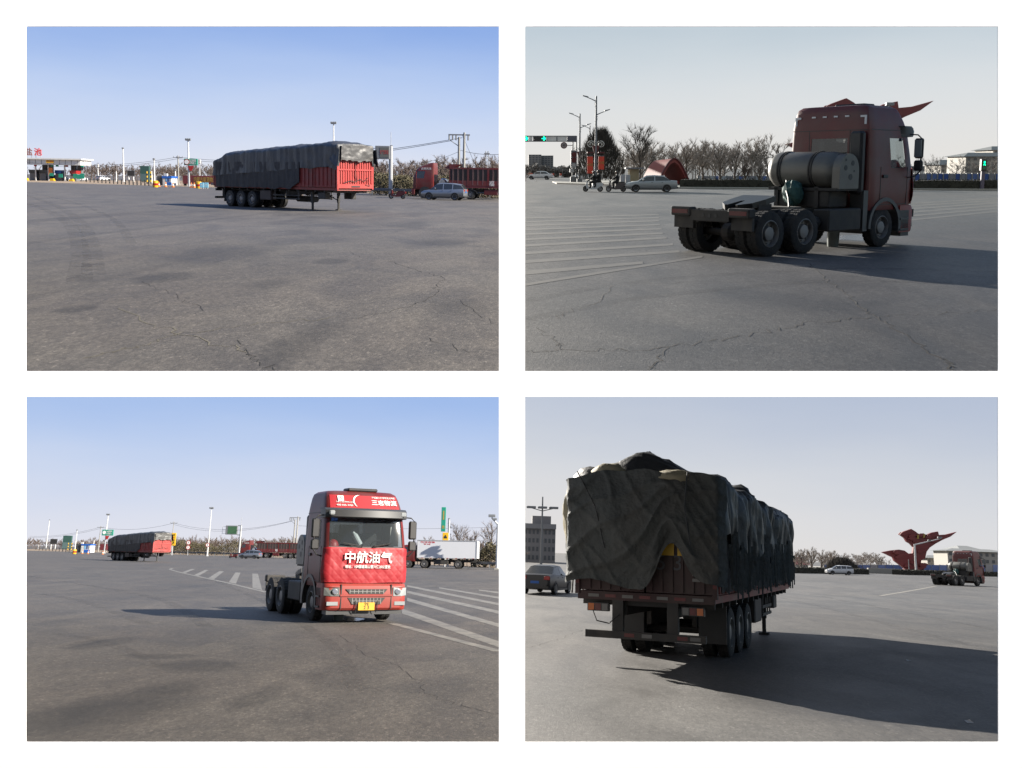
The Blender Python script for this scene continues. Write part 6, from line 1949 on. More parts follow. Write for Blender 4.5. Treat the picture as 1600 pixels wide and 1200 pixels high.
def signal_gantry(pl):
    p = pl.at(897, 286); t = thing('signal_gantry', 'grey traffic signal gantry with two green arrows reaching in from the left', 'traffic light', pl, p)
    X = lambda px: pl.x_at(px, p.y, 5) - p.x
    Z = lambda r: pl.top(p, r)
    q = MB().box(X(894), X(896), -.12, .12, 0, Z(212)); q.box(X(899.6), X(901.4), -.12, .12, 0, Z(212))
    q.build('column', POLE_DARK, t)
    q = MB().box(X(810), X(901), -.1, .1, Z(213.4), Z(212)); q.box(X(810), X(901), -.1, .1, Z(221.5), Z(220.2))
    for px in (833.5, 870): q.box(X(px) - .06, X(px) + .06, -.08, .08, Z(220.2), Z(213.4))
    q.build('beam', POLE_DARK, t)
    MB().box(X(886), X(901.4), -.16, .16, Z(221.8), Z(212.6)).build('beam_box', mat('slate', (.12, .12, .15), .6), t)
    MB().box(X(854), X(885.8), -.02, .02, Z(220.1), Z(213.5)).build('white_panel', WHITE, t)
    MB().box(X(826.5), X(832), -.02, .02, Z(220.1), Z(213.5)).build('white_panel', WHITE, t)
    for a, b, c in ((812, 825.5, 822), (833.7, 853.5, 849.5)):
        u = MB().box(X(a), X(b), -.3, .1, Z(220.3), Z(213.2)).build('signal_head', BLACK, t)
        cx, cz, s = X(c), Z(216.6), .28
        MB().prism([(cx - s, cz - .06), (cx, cz - .06), (cx - .1, cz - .26), (cx + .08, cz - .26), (cx + s, cz), (cx + .08, cz + .26), (cx - .1, cz + .26), (cx, cz + .06), (cx - s, cz + .06)], -.33, -.305, 'y').build('green_arrow', GREEN_LIT, u)
    R = lambda x, z, d: Matrix.Translation((x, d, z)) @ Matrix.Rotation(PI / 2, 4, 'Z')
    s = MB().lathe([(-.03, 0), (-.03, .44), (.03, .44), (.03, 0)], 22, R(X(881), Z(227.2), -.2)).build('speed_sign', DARKRED, t)
    MB().lathe([(-.03, 0), (-.03, .33), (.03, .33), (.03, 0)], 22, R(X(881), Z(227.2), -.22)).build('sign_face', mat('sign_dim', (.3, .26, .26), .6), s)
    text('40', .36, BLACK, s, Matrix.Translation((X(881), -.26, Z(227.2))), 'numeral')
    MB().tube([(X(881), -.15, Z(227.2)), (X(896), 0, Z(227.2))], .05, 6).build('sign_arm', POLE_DARK, t)
    MB().box(X(892), X(901), -.22, .15, Z(262), Z(235)).build('signal_case', mat('case_grey', (.17, .18, .20), .5), t)
    for r, m in ((241.5, DARKRED), (250, DARKRED), (259, POLE)):
        MB().lathe([(-.06, 0), (-.06, .34), (.05, .34), (.05, 0)], 20, R(X(897), Z(r), -.25)).build('signal_lens', m, t)
    MB().box(X(891.5), X(901.5), -.3, .2, Z(286), Z(276)).build('control_cabinet', POLE_DARK, t)
    MB().box(X(890.5), X(899), -.35, .2, Z(269), Z(264)).build('sign_plate', POLE, t)
signal_gantry(TR)

car(TR, anchor(TR, 1018, 300.3, -.8, 0, -88), -88, 'silver white sedan crossing the junction before the red arch', 'sedan', mat('pale_silver', (.42, .44, .45), .35, .5, var=.04), 'car')
def riders(px, row, n, heading, lb, lr, body):
    loc = anchor(TR, px, row, 0, 0, heading)
    s = scooter(TR, loc, heading, lb, body)
    M = s.matrix_world
    rider(TR, M @ Matrix.Translation((0, -.12, .05)), lr[0])
    if n == 2: rider(TR, M @ Matrix.Translation((0, -.52, .12)), lr[1], hands=(.17, .3, 1.0))
riders(927, 299.6, 2, -86, 'white scooter carrying two people, left of the pair', ['person in black steering the scooter with a passenger', 'person in black riding as passenger on the white scooter'], SCOOTER_W)
riders(963, 299.8, 1, -84, 'dark scooter with one rider just ahead of the sedan bonnet', ['person in black riding alone on the dark scooter'], mat('scooter_dark', (.12, .10, .10), .4))

def block(pl, pxa, pxb, rt, y, label, m, floors, cols, name='apartment_building', depth=14, roof=None, z0=0.0, wm=WIN_DARK, cat='building'):
    xa, xb = pl.x_at(pxa, y, 5), pl.x_at(pxb, y, 5)
    c = Vector(((xa + xb) / 2, y, 0)); H = pl.z_at(c.x, y, rt); w = (xb - xa) / 2
    t = thing(name, label, cat, pl, c)
    MB().box(-w, w, 0, depth, 0, H).build('wall', m, t)
    wmesh = None
    for i in range(floors):
        for j in range(cols):
            x = -w + (j + .5) * 2 * w / cols; z = z0 + (i + .35) * (H - z0) / floors; hw, hh = w / cols * .55, (H - z0) / floors * .42
            if wmesh is None: wmesh = MB().box(-hw, hw, -.05, .0, 0, hh * 1.2).mesh('window', wm)
            o = bpy.data.objects.new('window', wmesh); pl.coll.objects.link(o); o.parent = t; o.location = (x, -.003, z)
    return t, c, w, H, depth
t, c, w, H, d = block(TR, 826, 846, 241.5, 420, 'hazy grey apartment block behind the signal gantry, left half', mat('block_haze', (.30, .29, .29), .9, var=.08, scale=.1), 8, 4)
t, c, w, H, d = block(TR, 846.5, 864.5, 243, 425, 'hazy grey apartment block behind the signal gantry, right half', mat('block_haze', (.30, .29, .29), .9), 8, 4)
leaf_mass(TR, [(815, 276.5), (905, 277.5)], 'roadside_bushes', 'dark tree mass at the foot of the apartment blocks', 'bushes', 15, 2.6, 8, 2500, mat('haze_dark', (.24, .225, .21), .9, var=.2), .5, wavy=.5)  # bush colour paled to carry the distance haze
for i, (px, s) in enumerate(((829, 3.0), (842.5, 2.6), (853, 2.2), (864, 1.7), (876, 1.5))):
    t, p, w, z0, z1 = board(TR, px - s, px + s, 271.5 - s * .4, 274.2, 277.8, 'red roadside board far down the left road, ' + ['first', 'second', 'third', 'fourth', 'fifth'][i] + ' from the left', mat('board_orange', (.60, .09, .04), .6), 'roadside_board', 'board', grp='red boards along the far road')
for px, lb in ((843, 'tiny white car far down the left road'), (915, 'silver car behind the street lamps far off')):
    car(TR, TR.at(px, 280.5 if px < 900 else 282.5), -80, lb, 'sedan', CAR_WHITE, 'car')

def conical(pl, px, row, rt, label):
    p = pl.at(px, row); H = pl.top(p, rt); t = thing('conical_tree', label, 'tree', pl, p)
    rnd = random.Random(5); mb = MB(); w = MB().tube([(0, 0, 0), (0, 0, H * .8)], [.22, .05], 6)
    w.build('trunk', BARK, t)
    for i in range(5200):
        z = H * (.06 + .9 * rnd.random() ** .8); f = z / H
        R = 3.9 * min(1.0, .35 + f * 3.2) * max(0.0, 1 - f) ** .62
        a = rnd.uniform(0, 2 * PI); r = R * rnd.random() ** .55
        c = Vector((r * math.cos(a), r * math.sin(a), z)); d = Vector((math.cos(a) * .3, math.sin(a) * .3, 1)).normalized()
        s = d.cross(Vector((rnd.uniform(-1, 1), rnd.uniform(-1, 1), 0))).normalized() * .035
        L = rnd.uniform(.5, 1.2); o = len(mb.v)
        mb.v += [tuple(c - s), tuple(c + s), tuple(c + d * L + s * .2), tuple(c + d * L - s * .2)]; mb.f.append((o, o + 1, o + 2, o + 3))
    mb.build('crown', TWIG_DARK, t)
conical(TR, 937, 287, 206, 'dense dark conical tree behind the banner lamp')
for i, (px, row, rt, sp, lb, m) in enumerate(((1000, 288, 203, .5, 'large spreading bare tree behind the sedan roof', TWIG_DARK), (1072, 288, 220, .36, 'bare tree just right of the red arch', TWIG_HAZE_TINT), (1098, 288, 219, .36, 'bare tree second right of the red arch', TWIG_HAZE_TINT),
                                        (1125, 289, 221, .36, 'bare tree third right of the red arch', TWIG_HAZE_TINT), (1148, 289, 228, .36, 'smaller bare tree fourth right of the red arch', TWIG_HAZE_TINT), (1165, 290, 256, .45, 'low shrubby tree right of the bare tree row', TWIG), (1185, 290, 252, .4, 'slim low bare tree left of the gas tank', TWIG_HAZE_TINT), (1205, 290, 258, .4, 'low bare tree beside the gas tank', TWIG_HAZE_TINT))):
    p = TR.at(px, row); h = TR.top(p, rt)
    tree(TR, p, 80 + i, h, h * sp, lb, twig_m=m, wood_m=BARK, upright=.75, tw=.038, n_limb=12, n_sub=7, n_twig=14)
def arch_tent(pl):
    p = pl.at(1048, 291); t = thing('red_arch', 'red pointed arch shelter behind the sedan', 'arch', pl, p, -24)
    X = lambda px: pl.x_at(px, p.y, 2) - p.x
    W = (X(1080) - X(1018)) / 2; H = pl.top(p, 247.5)
    prof = []
    for k in range(15):
        u = -1 + 2 * k / 14
        prof.append((W * u * (1 if abs(u) > .02 else 0), H * (1 - abs(u) ** 1.7)))
    rings = []
    for (y, sc_) in ((-.6, 1.0), (3.2, .93)):
        rings.append([(x * sc_, y, z * sc_) for x, z in prof] + [(x * sc_ * .9, y, max(0, z * sc_ * .9 - .12)) for x, z in reversed(prof)])
    MB().loft(rings).build('shell', mat('arch_red', (.28, .045, .035), .6), t, smooth=30)
    MB().tube([(x, -.62, z) for x, z in prof], .12, 6).build('rim', DARKRED, t)
arch_tent(TR)
t, p, w, z0, z1 = board(TR, 982, 997, 264, 283, 289, 'small beige kiosk with flat roof left of the sedan cabin', mat('kiosk_beige', (.36, .30, .18), .7), 'kiosk', 'kiosk', thick=.8)
MB().box(-w - .5, w + .5, -1.2, 1.2, z1, z1 + .18).build('roof', POLE_DARK, t)
for px in (973, 981): board(TR, px - 3.6, px + 3.6, 273, 288.5, 289.4, 'pale site hoarding panel behind the second scooter, %s one' % ('left' if px < 975 else 'right'), mat('hoarding_pale', (.42, .46, .50), .6), 'hoarding', 'panel', thick=.05)
hedge(TR, (1062, 294.2), (1260, 295.5), .95, 1.6, 'clipped dark hedge behind the sedan tail, left of the truck', 3)
hedge(TR, (1395, 296.3), (1640, 297.8), .95, 1.6, 'clipped dark hedge right of the truck cab', 4)

SCULPT_PTS = [(690, 480), (735, 460), (660, 405), (650, 380), (570, 345), (640, 330), (700, 322), (740, 328), (770, 350), (800, 345), (808, 300), (785, 275), (760, 262), (745, 235), (712, 212), (740, 190), (800, 168), (830, 185), (855, 205), (850, 220), (880, 205), (920, 205), (950, 190), (1000, 180), (1005, 205), (1060, 200), (1140, 178), (1090, 215), (1030, 240), (975, 270), (930, 300), (905, 330), (890, 380), (860, 395), (850, 440), (880, 475)]
def sculpture(pl, loc, k, label):
    t = thing('sculpture', label, 'sculpture', pl, loc)
    pts = [((x - 790) * k, (480 - y) * k + .3) for x, y in SCULPT_PTS]
    MB().prism(pts, -.45, .45, 'y').build('main_sheet', SCULPT, t)
    rnd = random.Random(2)
    for (x0, y0, x1, y1, n) in ((730, 200, 830, 260, 5), (860, 210, 1000, 250, 6), (640, 340, 760, 380, 5), (800, 300, 880, 460, 6), (700, 400, 800, 470, 4)):
        for i in range(n):
            cx = rnd.uniform(x0, x1); cy = rnd.uniform(y0, y1)
            poly = [((cx + dx - 790) * k, (480 - cy - dy) * k + .3) for dx, dy in ((-26, 6), (-10, -10), (18, -14), (34, -4), (12, 10), (-6, 12))]
            MB().prism(poly, -.75 - .05 * i, -.46, 'y').build('facet', SCULPT, t)
            MB().prism(poly, .46, .75 + .05 * i, 'y').build('facet', SCULPT, t)
    for cx, cy in ((840, 225), (885, 215)):
        poly = [((cx + dx - 790) * k, (480 - cy - dy) * k + .3) for dx, dy in ((-8, 14), (-2, -16), (8, -12), (4, 14))]
        MB().prism(poly, -1.1, -.75, 'y').build('gold_mark', LETTER_GOLD, t)
    MB().bbox(-150 * k, 110 * k, -1.6, 1.6, 0, .5).build('plinth', CONCRETE, t)
    return t
p = TR.at(1355, 282.5); kk = .039
p.x = TR.x_at(1457, p.y, 12.0) - 350 * kk
sculpture(TR, p, kk, 'red jagged sculpture tips showing above the truck cab')
def camera_pole(pl, px, row, rt, armpx, label, rarm):
    p = pl.at(px, row); H = pl.top(p, rt); t = thing('camera_pole', label, 'pole', pl, p)
    xa = pl.x_at(armpx, p.y, H) - p.x; za = pl.top(p, rarm)
    MB().tube([(0, 0, 0), (0, 0, H)], [.22, .17], 12).build('shaft', WHITE, t, smooth=50)
    MB().tube([(0, 0, H - .15), (xa, 0, za)], [.13, .08], 8).build('arm', WHITE, t)
    for u, s in ((.55, .22), (.95, .32)):
        c = Vector((xa * u, 0, (H - .15) * (1 - u) + za * u))
        MB().bbox(c.x - s * 1.3, c.x + s * 1.3, -.3, .2, c.z + .1, c.z + .1 + s, .03).build('camera', POLE_DARK, t)
        MB().tube([(c.x, 0, c.z), (c.x, 0, c.z + .12)], .05, 6).build('bracket', POLE, t)
    MB().bbox(-.4, .4, -.4, .4, 0, .2).build('base', CONCRETE, t)
camera_pole(TR, 1372, 292, 174, 1390, 'white camera pole showing above the truck cab before the sculpture', 166)

def hip_building(pl, parts, y, label, name='office_building'):
    t0 = None
    for (pxa, pxb, re, rr, fl, co, dep) in parts:
        xa, xb = pl.x_at(pxa, y + dep, 8), pl.x_at(pxb, y + dep, 8)
        cx = (xa + xb) / 2; w = (xb - xa) / 2; He = pl.z_at(cx, y + dep, re); Hr = pl.z_at(cx, y + dep, rr)
        if t0 is None: t0 = thing(name, label, 'building', pl, (0, 0, 0))
        Y = y + dep
        b = MB().box(cx - w, cx + w, Y, Y + 14, 0, He).build('wall', BLD_PALE if fl > 1 else BLD_GREY, t0)
        o_ = 1.2
        MB().add([(cx - w - o_, Y - o_, He), (cx + w + o_, Y - o_, He), (cx + w + o_, Y + 14 + o_, He), (cx - w - o_, Y + 14 + o_, He), (cx - w * .62, Y + 6.5, Hr), (cx + w * .62, Y + 6.5, Hr)],
                 [(0, 1, 5, 4), (1, 2, 5), (2, 3, 4, 5), (3, 0, 4), (0, 3, 2, 1)]).build('roof', BLD_ROOF, t0)
        for i in range(fl):
            for j in range(co):
                x = cx - w + (j + .5) * 2 * w / co; z = (i + .3) * He / fl
                MB().box(x - w / co * .5, x + w / co * .5, Y - .06, Y - .003, z, z + He / fl * .5).build('window', WIN_DARK, b)
    return t0
hip_building(TR, [(1472, 1530, 257.6, 249.5, 2, 8, 26), (1510, 1600, 244.5, 238, 3, 9, 0), (1552, 1610, 234.5, 228, 4, 5, 20)], 330, 'pale office building with grey hipped roofs beyond the right hedge')
def panel_fence(pl, segs, row0, rt, label, mats):
    t = thing('hoarding_fence', label, 'fence', pl, (0, 0, 0))
    for i, (pxa, pxb) in enumerate(segs):
        a, b = pl.at(pxa, row0[0] + (row0[1] - row0[0]) * i / len(segs)), pl.at(pxb, row0[0] + (row0[1] - row0[0]) * (i + 1) / len(segs))
        h = pl.top(a, rt)
        MB().add([tuple(a), tuple(b), (b.x, b.y, h), (a.x, a.y, h), (a.x, a.y + .1, 0), (b.x, b.y + .1, 0), (b.x, b.y + .1, h), (a.x, a.y + .1, h)], [(0, 1, 2, 3), (7, 6, 5, 4), (3, 2, 6, 7), (0, 3, 7, 4), (1, 5, 6, 2)]).build('panel', mats[i % len(mats)], t)
        MB().box(a.x - .08, a.x + .08, a.y - .1, a.y - .01, 0, h + .1).build('post', POLE_DARK, t)
GREYP = mat('hoarding_grey', (.26, .26, .29), .6)
BLUEP = mat('hoarding_bright', (.10, .17, .42), .6, var=.2)
panel_fence(TR, [(1410 + 9 * k, 1419 + 9 * k) for k in range(17)], (286.5, 287.5), 271.5, 'blue and grey hoarding fence beyond the right hedge', [FENCE_BLUE, GREYP, FENCE_BLUE, GREYP, BLUEP, BLUEP, FENCE_BLUE])
panel_fence(TR, [(1090 + 9 * k, 1099 + 9 * k) for k in range(15)], (287, 287.5), 275, 'pale blue hoarding fence seen behind the gas tank', [mat('hoarding_pale', (.42, .46, .50), .6), GREYP, mat('hoarding_pale', (.42, .46, .50), .6), BLUEP])
block(TR, 1418, 1500, 259.5, 480, 'long low grey hill-like hall far beyond the blue hoarding', BLD_GREY, 1, 6, 'storage_hall')
def signal_post(pl, px, row, rt, label):
    p = pl.at(px, row); H = pl.top(p, rt); t = thing('signal_post', label, 'traffic light', pl, p)
    MB().bbox(-.16, .16, -.12, .12, 0, H * .62).build('pedestal', mat('pedestal_slate', (.13, .11, .16), .6), t)
    c = MB().bbox(-.26, .26, -.2, .2, H * .62, H, .04).build('signal_case', BLACK, t)
    q = MB().tube([(0, -.22, H * .93), (0, -.22, H * .87)], .07, 8); q.tube([(-.08, -.22, H * .8), (0, -.22, H * .87), (.08, -.22, H * .79)], .035, 6); q.build('green_figure', GREEN_LIT, c)
    MB().box(-.12, .12, -.215, -.2, H * .68, H * .74).build('dim_lens', mat('dim_green', (.0, .2, .1), .5), c)
signal_post(TR, 1534, 297.2, 248.5, 'pedestrian signal post with lit green figure on the right pavement')
lattice(TR, 1435, 282, 229, 'thin distant mast right of the truck mirror')
belt(TR, [(1405, 285.5), (1660, 286.5)], 'bare_saplings', 'thin bare saplings in front of the right hoarding', 21, 2.4, 4.2, TWIG_HAZE_TINT, 26, 5, tw=.05)
belt(TR, [(970, 283.5), (1230, 285)], 'bare_wood', 'hazy bare wood behind arch and hoarding', 22, 4.5, 7.0, TWIG_HAZE_TINT, 46, 14, tw=.08)
for k, px in enumerate((1163, 1206)):
    pole(TR, px, 283, 241 if k else 243, ('thin distant power pole left of the gas tank', 'thin distant power pole touching the gas tank outline')[k], 'power_pole', .13, POLE_DARK, head='wires')

# ================================================================== lower left: the tractor arriving
bl_truck = tractor(BL, anchor(BL, 483, 969.5, 1.18, 0, 153), 153, 'red tractor truck facing the camera with quilted red cover and white Chinese lettering')
bucket(BL, bl_truck, 'grey pail on the ground under the front of the lettered truck', .15)
semi_trailer(BL, anchor(BL, 237, 877.8, 1.25, 6.6, 133), 133, 'distant tarped red semi-trailer on its landing legs, lower left view', 12, 'neat')
pole(BL, 59.5, 857.2, 843, 'short white post at the far left, lower left view', 'equipment_post', .2, WHITE)
pole(BL, 71.7, 857.8, 812.5, 'white floodlight mast at the far left, lower left view', 'light_mast', .22, WHITE, 'mast', head='box')
board(BL, 77, 88, 842, 850.3, 858.2, 'dark blank billboard on two legs, lower left view', BLACK, 'billboard', 'billboard', leg_m=WHITE, edge=POLE_DARK, pr=.2)
t, p, w, z0, z1 = board(BL, 97, 110.3, 837, 858, 859.6, 'tall two-tone green panel, lower left view', PANEL_GREEN, 'advert_panel', 'panel', thick=.5)
MB().box(-w + .05, w - .05, -.53, -.51, z0 + .2, z0 + (z1 - z0) * .5).build('lower_face', mat('panel_teal', (.10, .17, .17), .5), t)
for px, lb in ((105.5, 'striped post before the green panel, lower left view, left one'), (111, 'striped post before the green panel, lower left view, right one')):
    p = BL.at(px, 861.4); t = thing('warning_post', lb, 'post', BL, p)
    for k in range(6): MB().tube([(0, 0, k * .45), (0, 0, k * .45 + .45)], .14, 8).build('band', YELLOW if k % 2 else BLACK, t)
pole(BL, 116.7, 860.6, 828.5, 'white lamp post left of the cabin, lower left view', 'lamp_post', .2, WHITE, head='box')
cabin(BL, 118, 141.5, 850, 863.2, 'blue and white site cabin with dark end, lower left view')
barrel(BL, 116, 865.6, 'yellow and red crash barrel by the cabin, lower left view')
for px, row, s in ((128.5, 865.2, 'before the cabin door'), (137.5, 865.5, 'before the cabin window'), (160.5, 866.2, 'by the trailer tail')):
    cone(BL, px, row, 'orange traffic cone ' + s + ', lower left view', 'cones in the lower left view')
pole(BL, 145, 862.5, 843.5, 'short white camera post right of the cabin, lower left view', 'camera_post', .2, WHITE, head='box')
_, pB, hB = pole(BL, 153, 863, 822, 'plain concrete utility pole right of the cabin, lower left view', 'utility_pole', .18, CONCRETE, 'utility pole', head='wires')
pole(BL, 162.3, 864.3, 804.5, 'tall white mast behind the green sign, lower left view', 'light_mast', .2, WHITE, 'mast', head='flood')
for k in range(11):
    t = thing('bollard', 'slim dark bollard, ' + ORD[k] + ' from the left edge, lower left view', 'bollard', BL, BL.at(56 + k * 5.2, 859.5 + k * .34), 0, 'bollards in the lower left view')
    MB().tube([(0, 0, 0), (0, 0, .95)], .12, 8).build('shaft', BLACK, t)
    MB().tube([(0, 0, .95), (0, 0, 1.0)], .1, 8).build('cap', BLACK, t)
t, p, w, z0, z1 = board(BL, 156, 173.4, 827.6, 836.7, 864.8, 'green direction sign with white lettering, lower left view', SIGN_GREEN, 'direction_sign', posts=[-.4], pr=.15)
text('禁止超限超载', .5, LETTER_WHITE, t, Matrix.Translation((w * .3, -.17, z0 + (z1 - z0) * .68)), width=w * 1.0)
text('车辆驶入', .5, LETTER_WHITE, t, Matrix.Translation((w * .3, -.17, z0 + (z1 - z0) * .3)), width=w * 1.0)
MB().lathe([(-.02, 0), (-.02, .45), (0, .45), (0, 0)], 20, Matrix.Translation((-w * .58, -.17, (z0 + z1) / 2)) @ Matrix.Rotation(PI / 2, 4, 'Z')).build('limit_disc', LETTER_WHITE, t)
MB().prism([(-.55, z0 - .1), (.55, z0 - .1), (.2, z0 - 1.0), (-.2, z0 - 1.0)], -.2, -.1, 'y').build('red_ornament', LAMP_RED, t)
board(BL, 157, 168, 850, 859.5, 863, 'maroon container body left of the distant trailer tail', MAROON, 'container', 'container', thick=1.0)
t, p, w, z0, z1 = board(BL, 264.3, 272.2, 832.8, 852.6, 867.5, 'tall yellow notice sign right of the distant trailer', YELLOW, 'notice_sign', legs=1, pr=.16)
for k, c in enumerate(('注意', '慢行', '绕')): text(c, .42, BLACK if k != 1 else LETTER_RED, t, Matrix.Translation((0, -.17, z1 - .5 - k * .62)), width=w * 1.2)
MB().prism([(-w * .5, z0 + .25), (w * .1, z0 + .75), (-w * .05, z0 + .9), (w * .5, z0 + .95), (w * .4, z0 + .45), (w * .25, z0 + .6), (-w * .35, z0 + .12)], -.18, -.16, 'y').build('arrow', BLACK, t)
_, pC, hC = pole(BL, 266.8, 866, 815, 'utility pole rising behind the yellow notice sign', 'utility_pole', .15, CONCRETE, 'utility pole', head='wires')
round_sign(BL, 292.7, 868, [(844.3, 851.4), (851.8, 859)], 'two round red-rimmed road signs on one post', ['5', '2'])
pole(BL, 324, 869, 794.5, 'tall white floodlight mast left of the green message sign', 'light_mast', .13, WHITE, 'mast', head='flood')
round_sign(BL, 322.8, 869.4, [(848.2, 855)], 'round red-rimmed sign on the foot of the floodlight mast', ['3'])
pN, hN = message_sign(BL, 353, 371.3, 821.4, 835.6, 373, 869.5, 821, 'dark green electronic message sign on a white post, lower left view', SCREEN_GREEN, None)
guard_rail(BL, [(230, 865.8), (300, 867.8), (372, 869.8), (470, 872.5)], 'grey guard rail left of the parked lorry, lower left view')
guard_rail(BL, [(735, 888.8), (795, 890.6)], 'short guard rail right of the white box lorry')
parked_cargo_truck(BL, anchor(BL, 374, 871, -1.2, 1.3, -84), -84, 'parked red lorry with slatted cargo body and open door, lower left view')
car(BL, anchor(BL, 389, 873, -.5, 0, -78), -78, 'silver SUV parked beside the red lorry, lower left view', 'suv', SILVER)
scooter(BL, anchor(BL, 364.5, 872.2, 0, 0, -80), -80, 'dark red motorcycle left of the SUV, lower left view', DARKRED, name='motorcycle')
pV, hV = twin_pole(BL, 459.5, 872.5, 807, 'twin concrete utility pole left of the lettered truck')
wire(BL, [(pB.x, pB.y, hB - .3), (pC.x, pC.y, hC - .4)], 'power line between the two single poles, lower left view', 1.2, .03)
for k, dz in enumerate((0, -.4)):
    wire(BL, [(pC.x, pC.y, hC - .4 + dz), (pV.x - 1.3 * k, pV.y, hV - .7 + dz)], ('upper' if k == 0 else 'lower') + ' power line sagging to the twin pole, lower left view', 2.0, .025)
    wire(BL, [BL.at(45, 858.5) + Vector((0, 0, 5.3 + dz)), (pB.x, pB.y, hB - .3 + dz)], ('upper' if k == 0 else 'lower') + ' power line from the left edge, lower left view', 1.0, .03)
wire(BL, [(pV.x, pV.y, hV * .78), BL.far(800, pV.y + 10, hV * .88)], 'power line passing behind the truck to the right edge', .6, .025)
box_truck(BL, anchor(BL, 653, 887.6, -1.25, -1.3, -85), -85, 'white box lorry with red cab parked right of the lettered truck')
t, p, w, z0, z1 = board(BL, 687.2, 694, 792.5, 830.5, 885, 'narrow upright green sign high above the box lorry', SIGN_GREEN, 'direction_sign', legs=1, posts=[.8], pr=.14)
MB().tube([(.8, .02, 0), (.8, .02, z1 - 1.5)], .13, 8).build('mast', POLE_DARK, t)
text('出', .5, YELLOW, t, Matrix.Translation((0, -.17, z0 + .6)), width=w); MB().box(-w * .3, w * .3, -.17, -.155, z0 + 1.6, z1 - .5).build('lettering_column', LETTER_GOLD, t)
t, p, w, z0, z1 = board(BL, 690, 699, 832.3, 850, 885.5, 'yellow sign with black car symbol above the box lorry', YELLOW, 'warning_sign', legs=1, pr=.12)
q = MB().box(-w * .55, w * .55, -.17, -.155, (z0 + z1) / 2, (z0 + z1) / 2 + .25); q.prism([(-w * .3, (z0 + z1) / 2 + .25), (w * .3, (z0 + z1) / 2 + .25), (w * .15, (z0 + z1) / 2 + .45), (-w * .15, (z0 + z1) / 2 + .45)], -.17, -.155, 'y')
q.build('car_symbol', BLACK, t)
camera_pole(BL, 777, 890.5, 818, 768, 'white post with angled camera arm at the right edge of the lower left view', 809)
for i, (px, row, rt, sp, lb) in enumerate(((716, 884, 821, .5, 'round bare tree above the white box lorry'), (768, 886, 819, .5, 'round bare tree at the right edge, lower left view'), (669, 884, 836, .4, 'small bare tree behind the box lorry cab'), (742, 886, 832, .42, 'bare tree behind the box lorry tail'))):
    p = BL.at(px, row); h = BL.top(p, rt)
    tree(BL, p, 120 + i, h, h * sp, lb, upright=.6, tw=.035, n_limb=13, n_sub=7, n_twig=10, trunk_r=.2)
leaf_mass(BL, [(250, 865.2), (330, 867.4), (475, 871.2)], 'roadside_bushes', 'olive bushes behind the guard rail, lower left view', 'bushes', 25, 3.4, 6, 14000, OLIVE, .22, wavy=.7)
leaf_mass(BL, [(735, 886), (800, 888)], 'roadside_bushes', 'dry olive undergrowth right of the box lorry', 'bushes', 26, 3.0, 5, 1800, OLIVE, .3, wavy=.6)
belt(BL, [(0, 856), (120, 859), (270, 863.6)], 'bare_wood', 'bare brown wood behind cabin and bollards, lower left view', 31, 3.8, 6.2, TWIG, 105, 20, tw=.09)
belt(BL, [(240, 863.3), (350, 866.4), (500, 870.5)], 'bare_wood', 'bare brown wood behind the message sign, lower left view', 32, 4.6, 6.4, TWIG, 90, 14, tw=.075)
belt(BL, [(630, 883), (800, 887)], 'bare_wood', 'bare wood behind the box lorry', 33, 2.5, 4.0, TWIG, 20, 8, tw=.07)

# ================================================================== lower right: the loaded trailer from behind
semi_trailer(BR, anchor(BR, 1120, 1049, 1.38, -6.6, 21), 21, 'heavily loaded trailer seen from behind, ragged dark tarpaulins over bulging sacks', 21, 'ragged')
tractor(BR, anchor(BR, 1492, 915.2, 1.06, -4.75, 52), 52, 'distant red tractor truck driving away near the right edge').name = 'tractor_truck'
p = BR.at(1425, 895.5); sculpture(BR, p, .0318, 'big red jagged bird-like sculpture on the far side of the square')
camera_pole(BR, 1432, 898.2, 850, 1471, 'white traffic camera pole with long arm before the sculpture', 840)
pole(BR, 1421, 897.6, 874, 'short dark post at the foot of the sculpture', 'post', .12, POLE_DARK)
car(BR, anchor(BR, 1314, 898.3, -.8, 0, -88), -88, 'white hatchback crossing left of the sculpture', 'hatch', CAR_WHITE, 'car')
car(BR, anchor(BR, 836, 929, 0, -2.1, 18), 18, 'dark car cut off by the left edge beside the trailer', 'sedan', CAR_DARK, 'car')
hedge(BR, (1232, 895.4), (1358, 897.6), 1.0, 1.8, 'dark clipped hedge behind the white hatchback', 7)
hedge(BR, (1408, 898.2), (1640, 902.5), 1.0, 1.8, 'dark clipped hedge behind the distant tractor', 8)
strip_b = BR.at(1360, 897.4)
t, p, w, z0, z1 = board(BR, 1356, 1410, 888.2, 896.5, 896.6, 'low pale stone wall under the sculpture', KERB, 'low_wall', 'wall', thick=.4)
t, p, w, z0, z1 = board(BR, 1404.5, 1410.5, 891, 897.4, 897.8, 'small grey cabinet at the kerb left of the camera pole', GREY_PLASTIC, 'cabinet', 'cabinet', thick=.4)
panel_fence(BR, [(1288 + 12 * k, 1300 + 12 * k) for k in range(24)], (890.8, 897.5), 882.5, 'long blue hoarding fence behind the sculpture', [BLUEP, GREYP, BLUEP, FENCE_BLUE, FENCE_BLUE])
hip_building(BR, [(1448, 1500, 872.5, 868, 2, 8, 20), (1480, 1575, 862, 857.5, 3, 10, 0), (1502, 1527, 858, 852.6, 1, 4, 8)], 420, 'pale office building with stepped grey roofs behind the distant tractor')
block(BR, 1425, 1452, 872, 600, 'plain grey hall left of the office building', BLD_GREY, 2, 6, 'storage_hall')
t, c, w, H, d = block(BR, 812, 868, 826, 190, 'dark flat-roofed building behind the dark car', BLD_DARK, 4, 9, 'flat_roofed_building', depth=20)
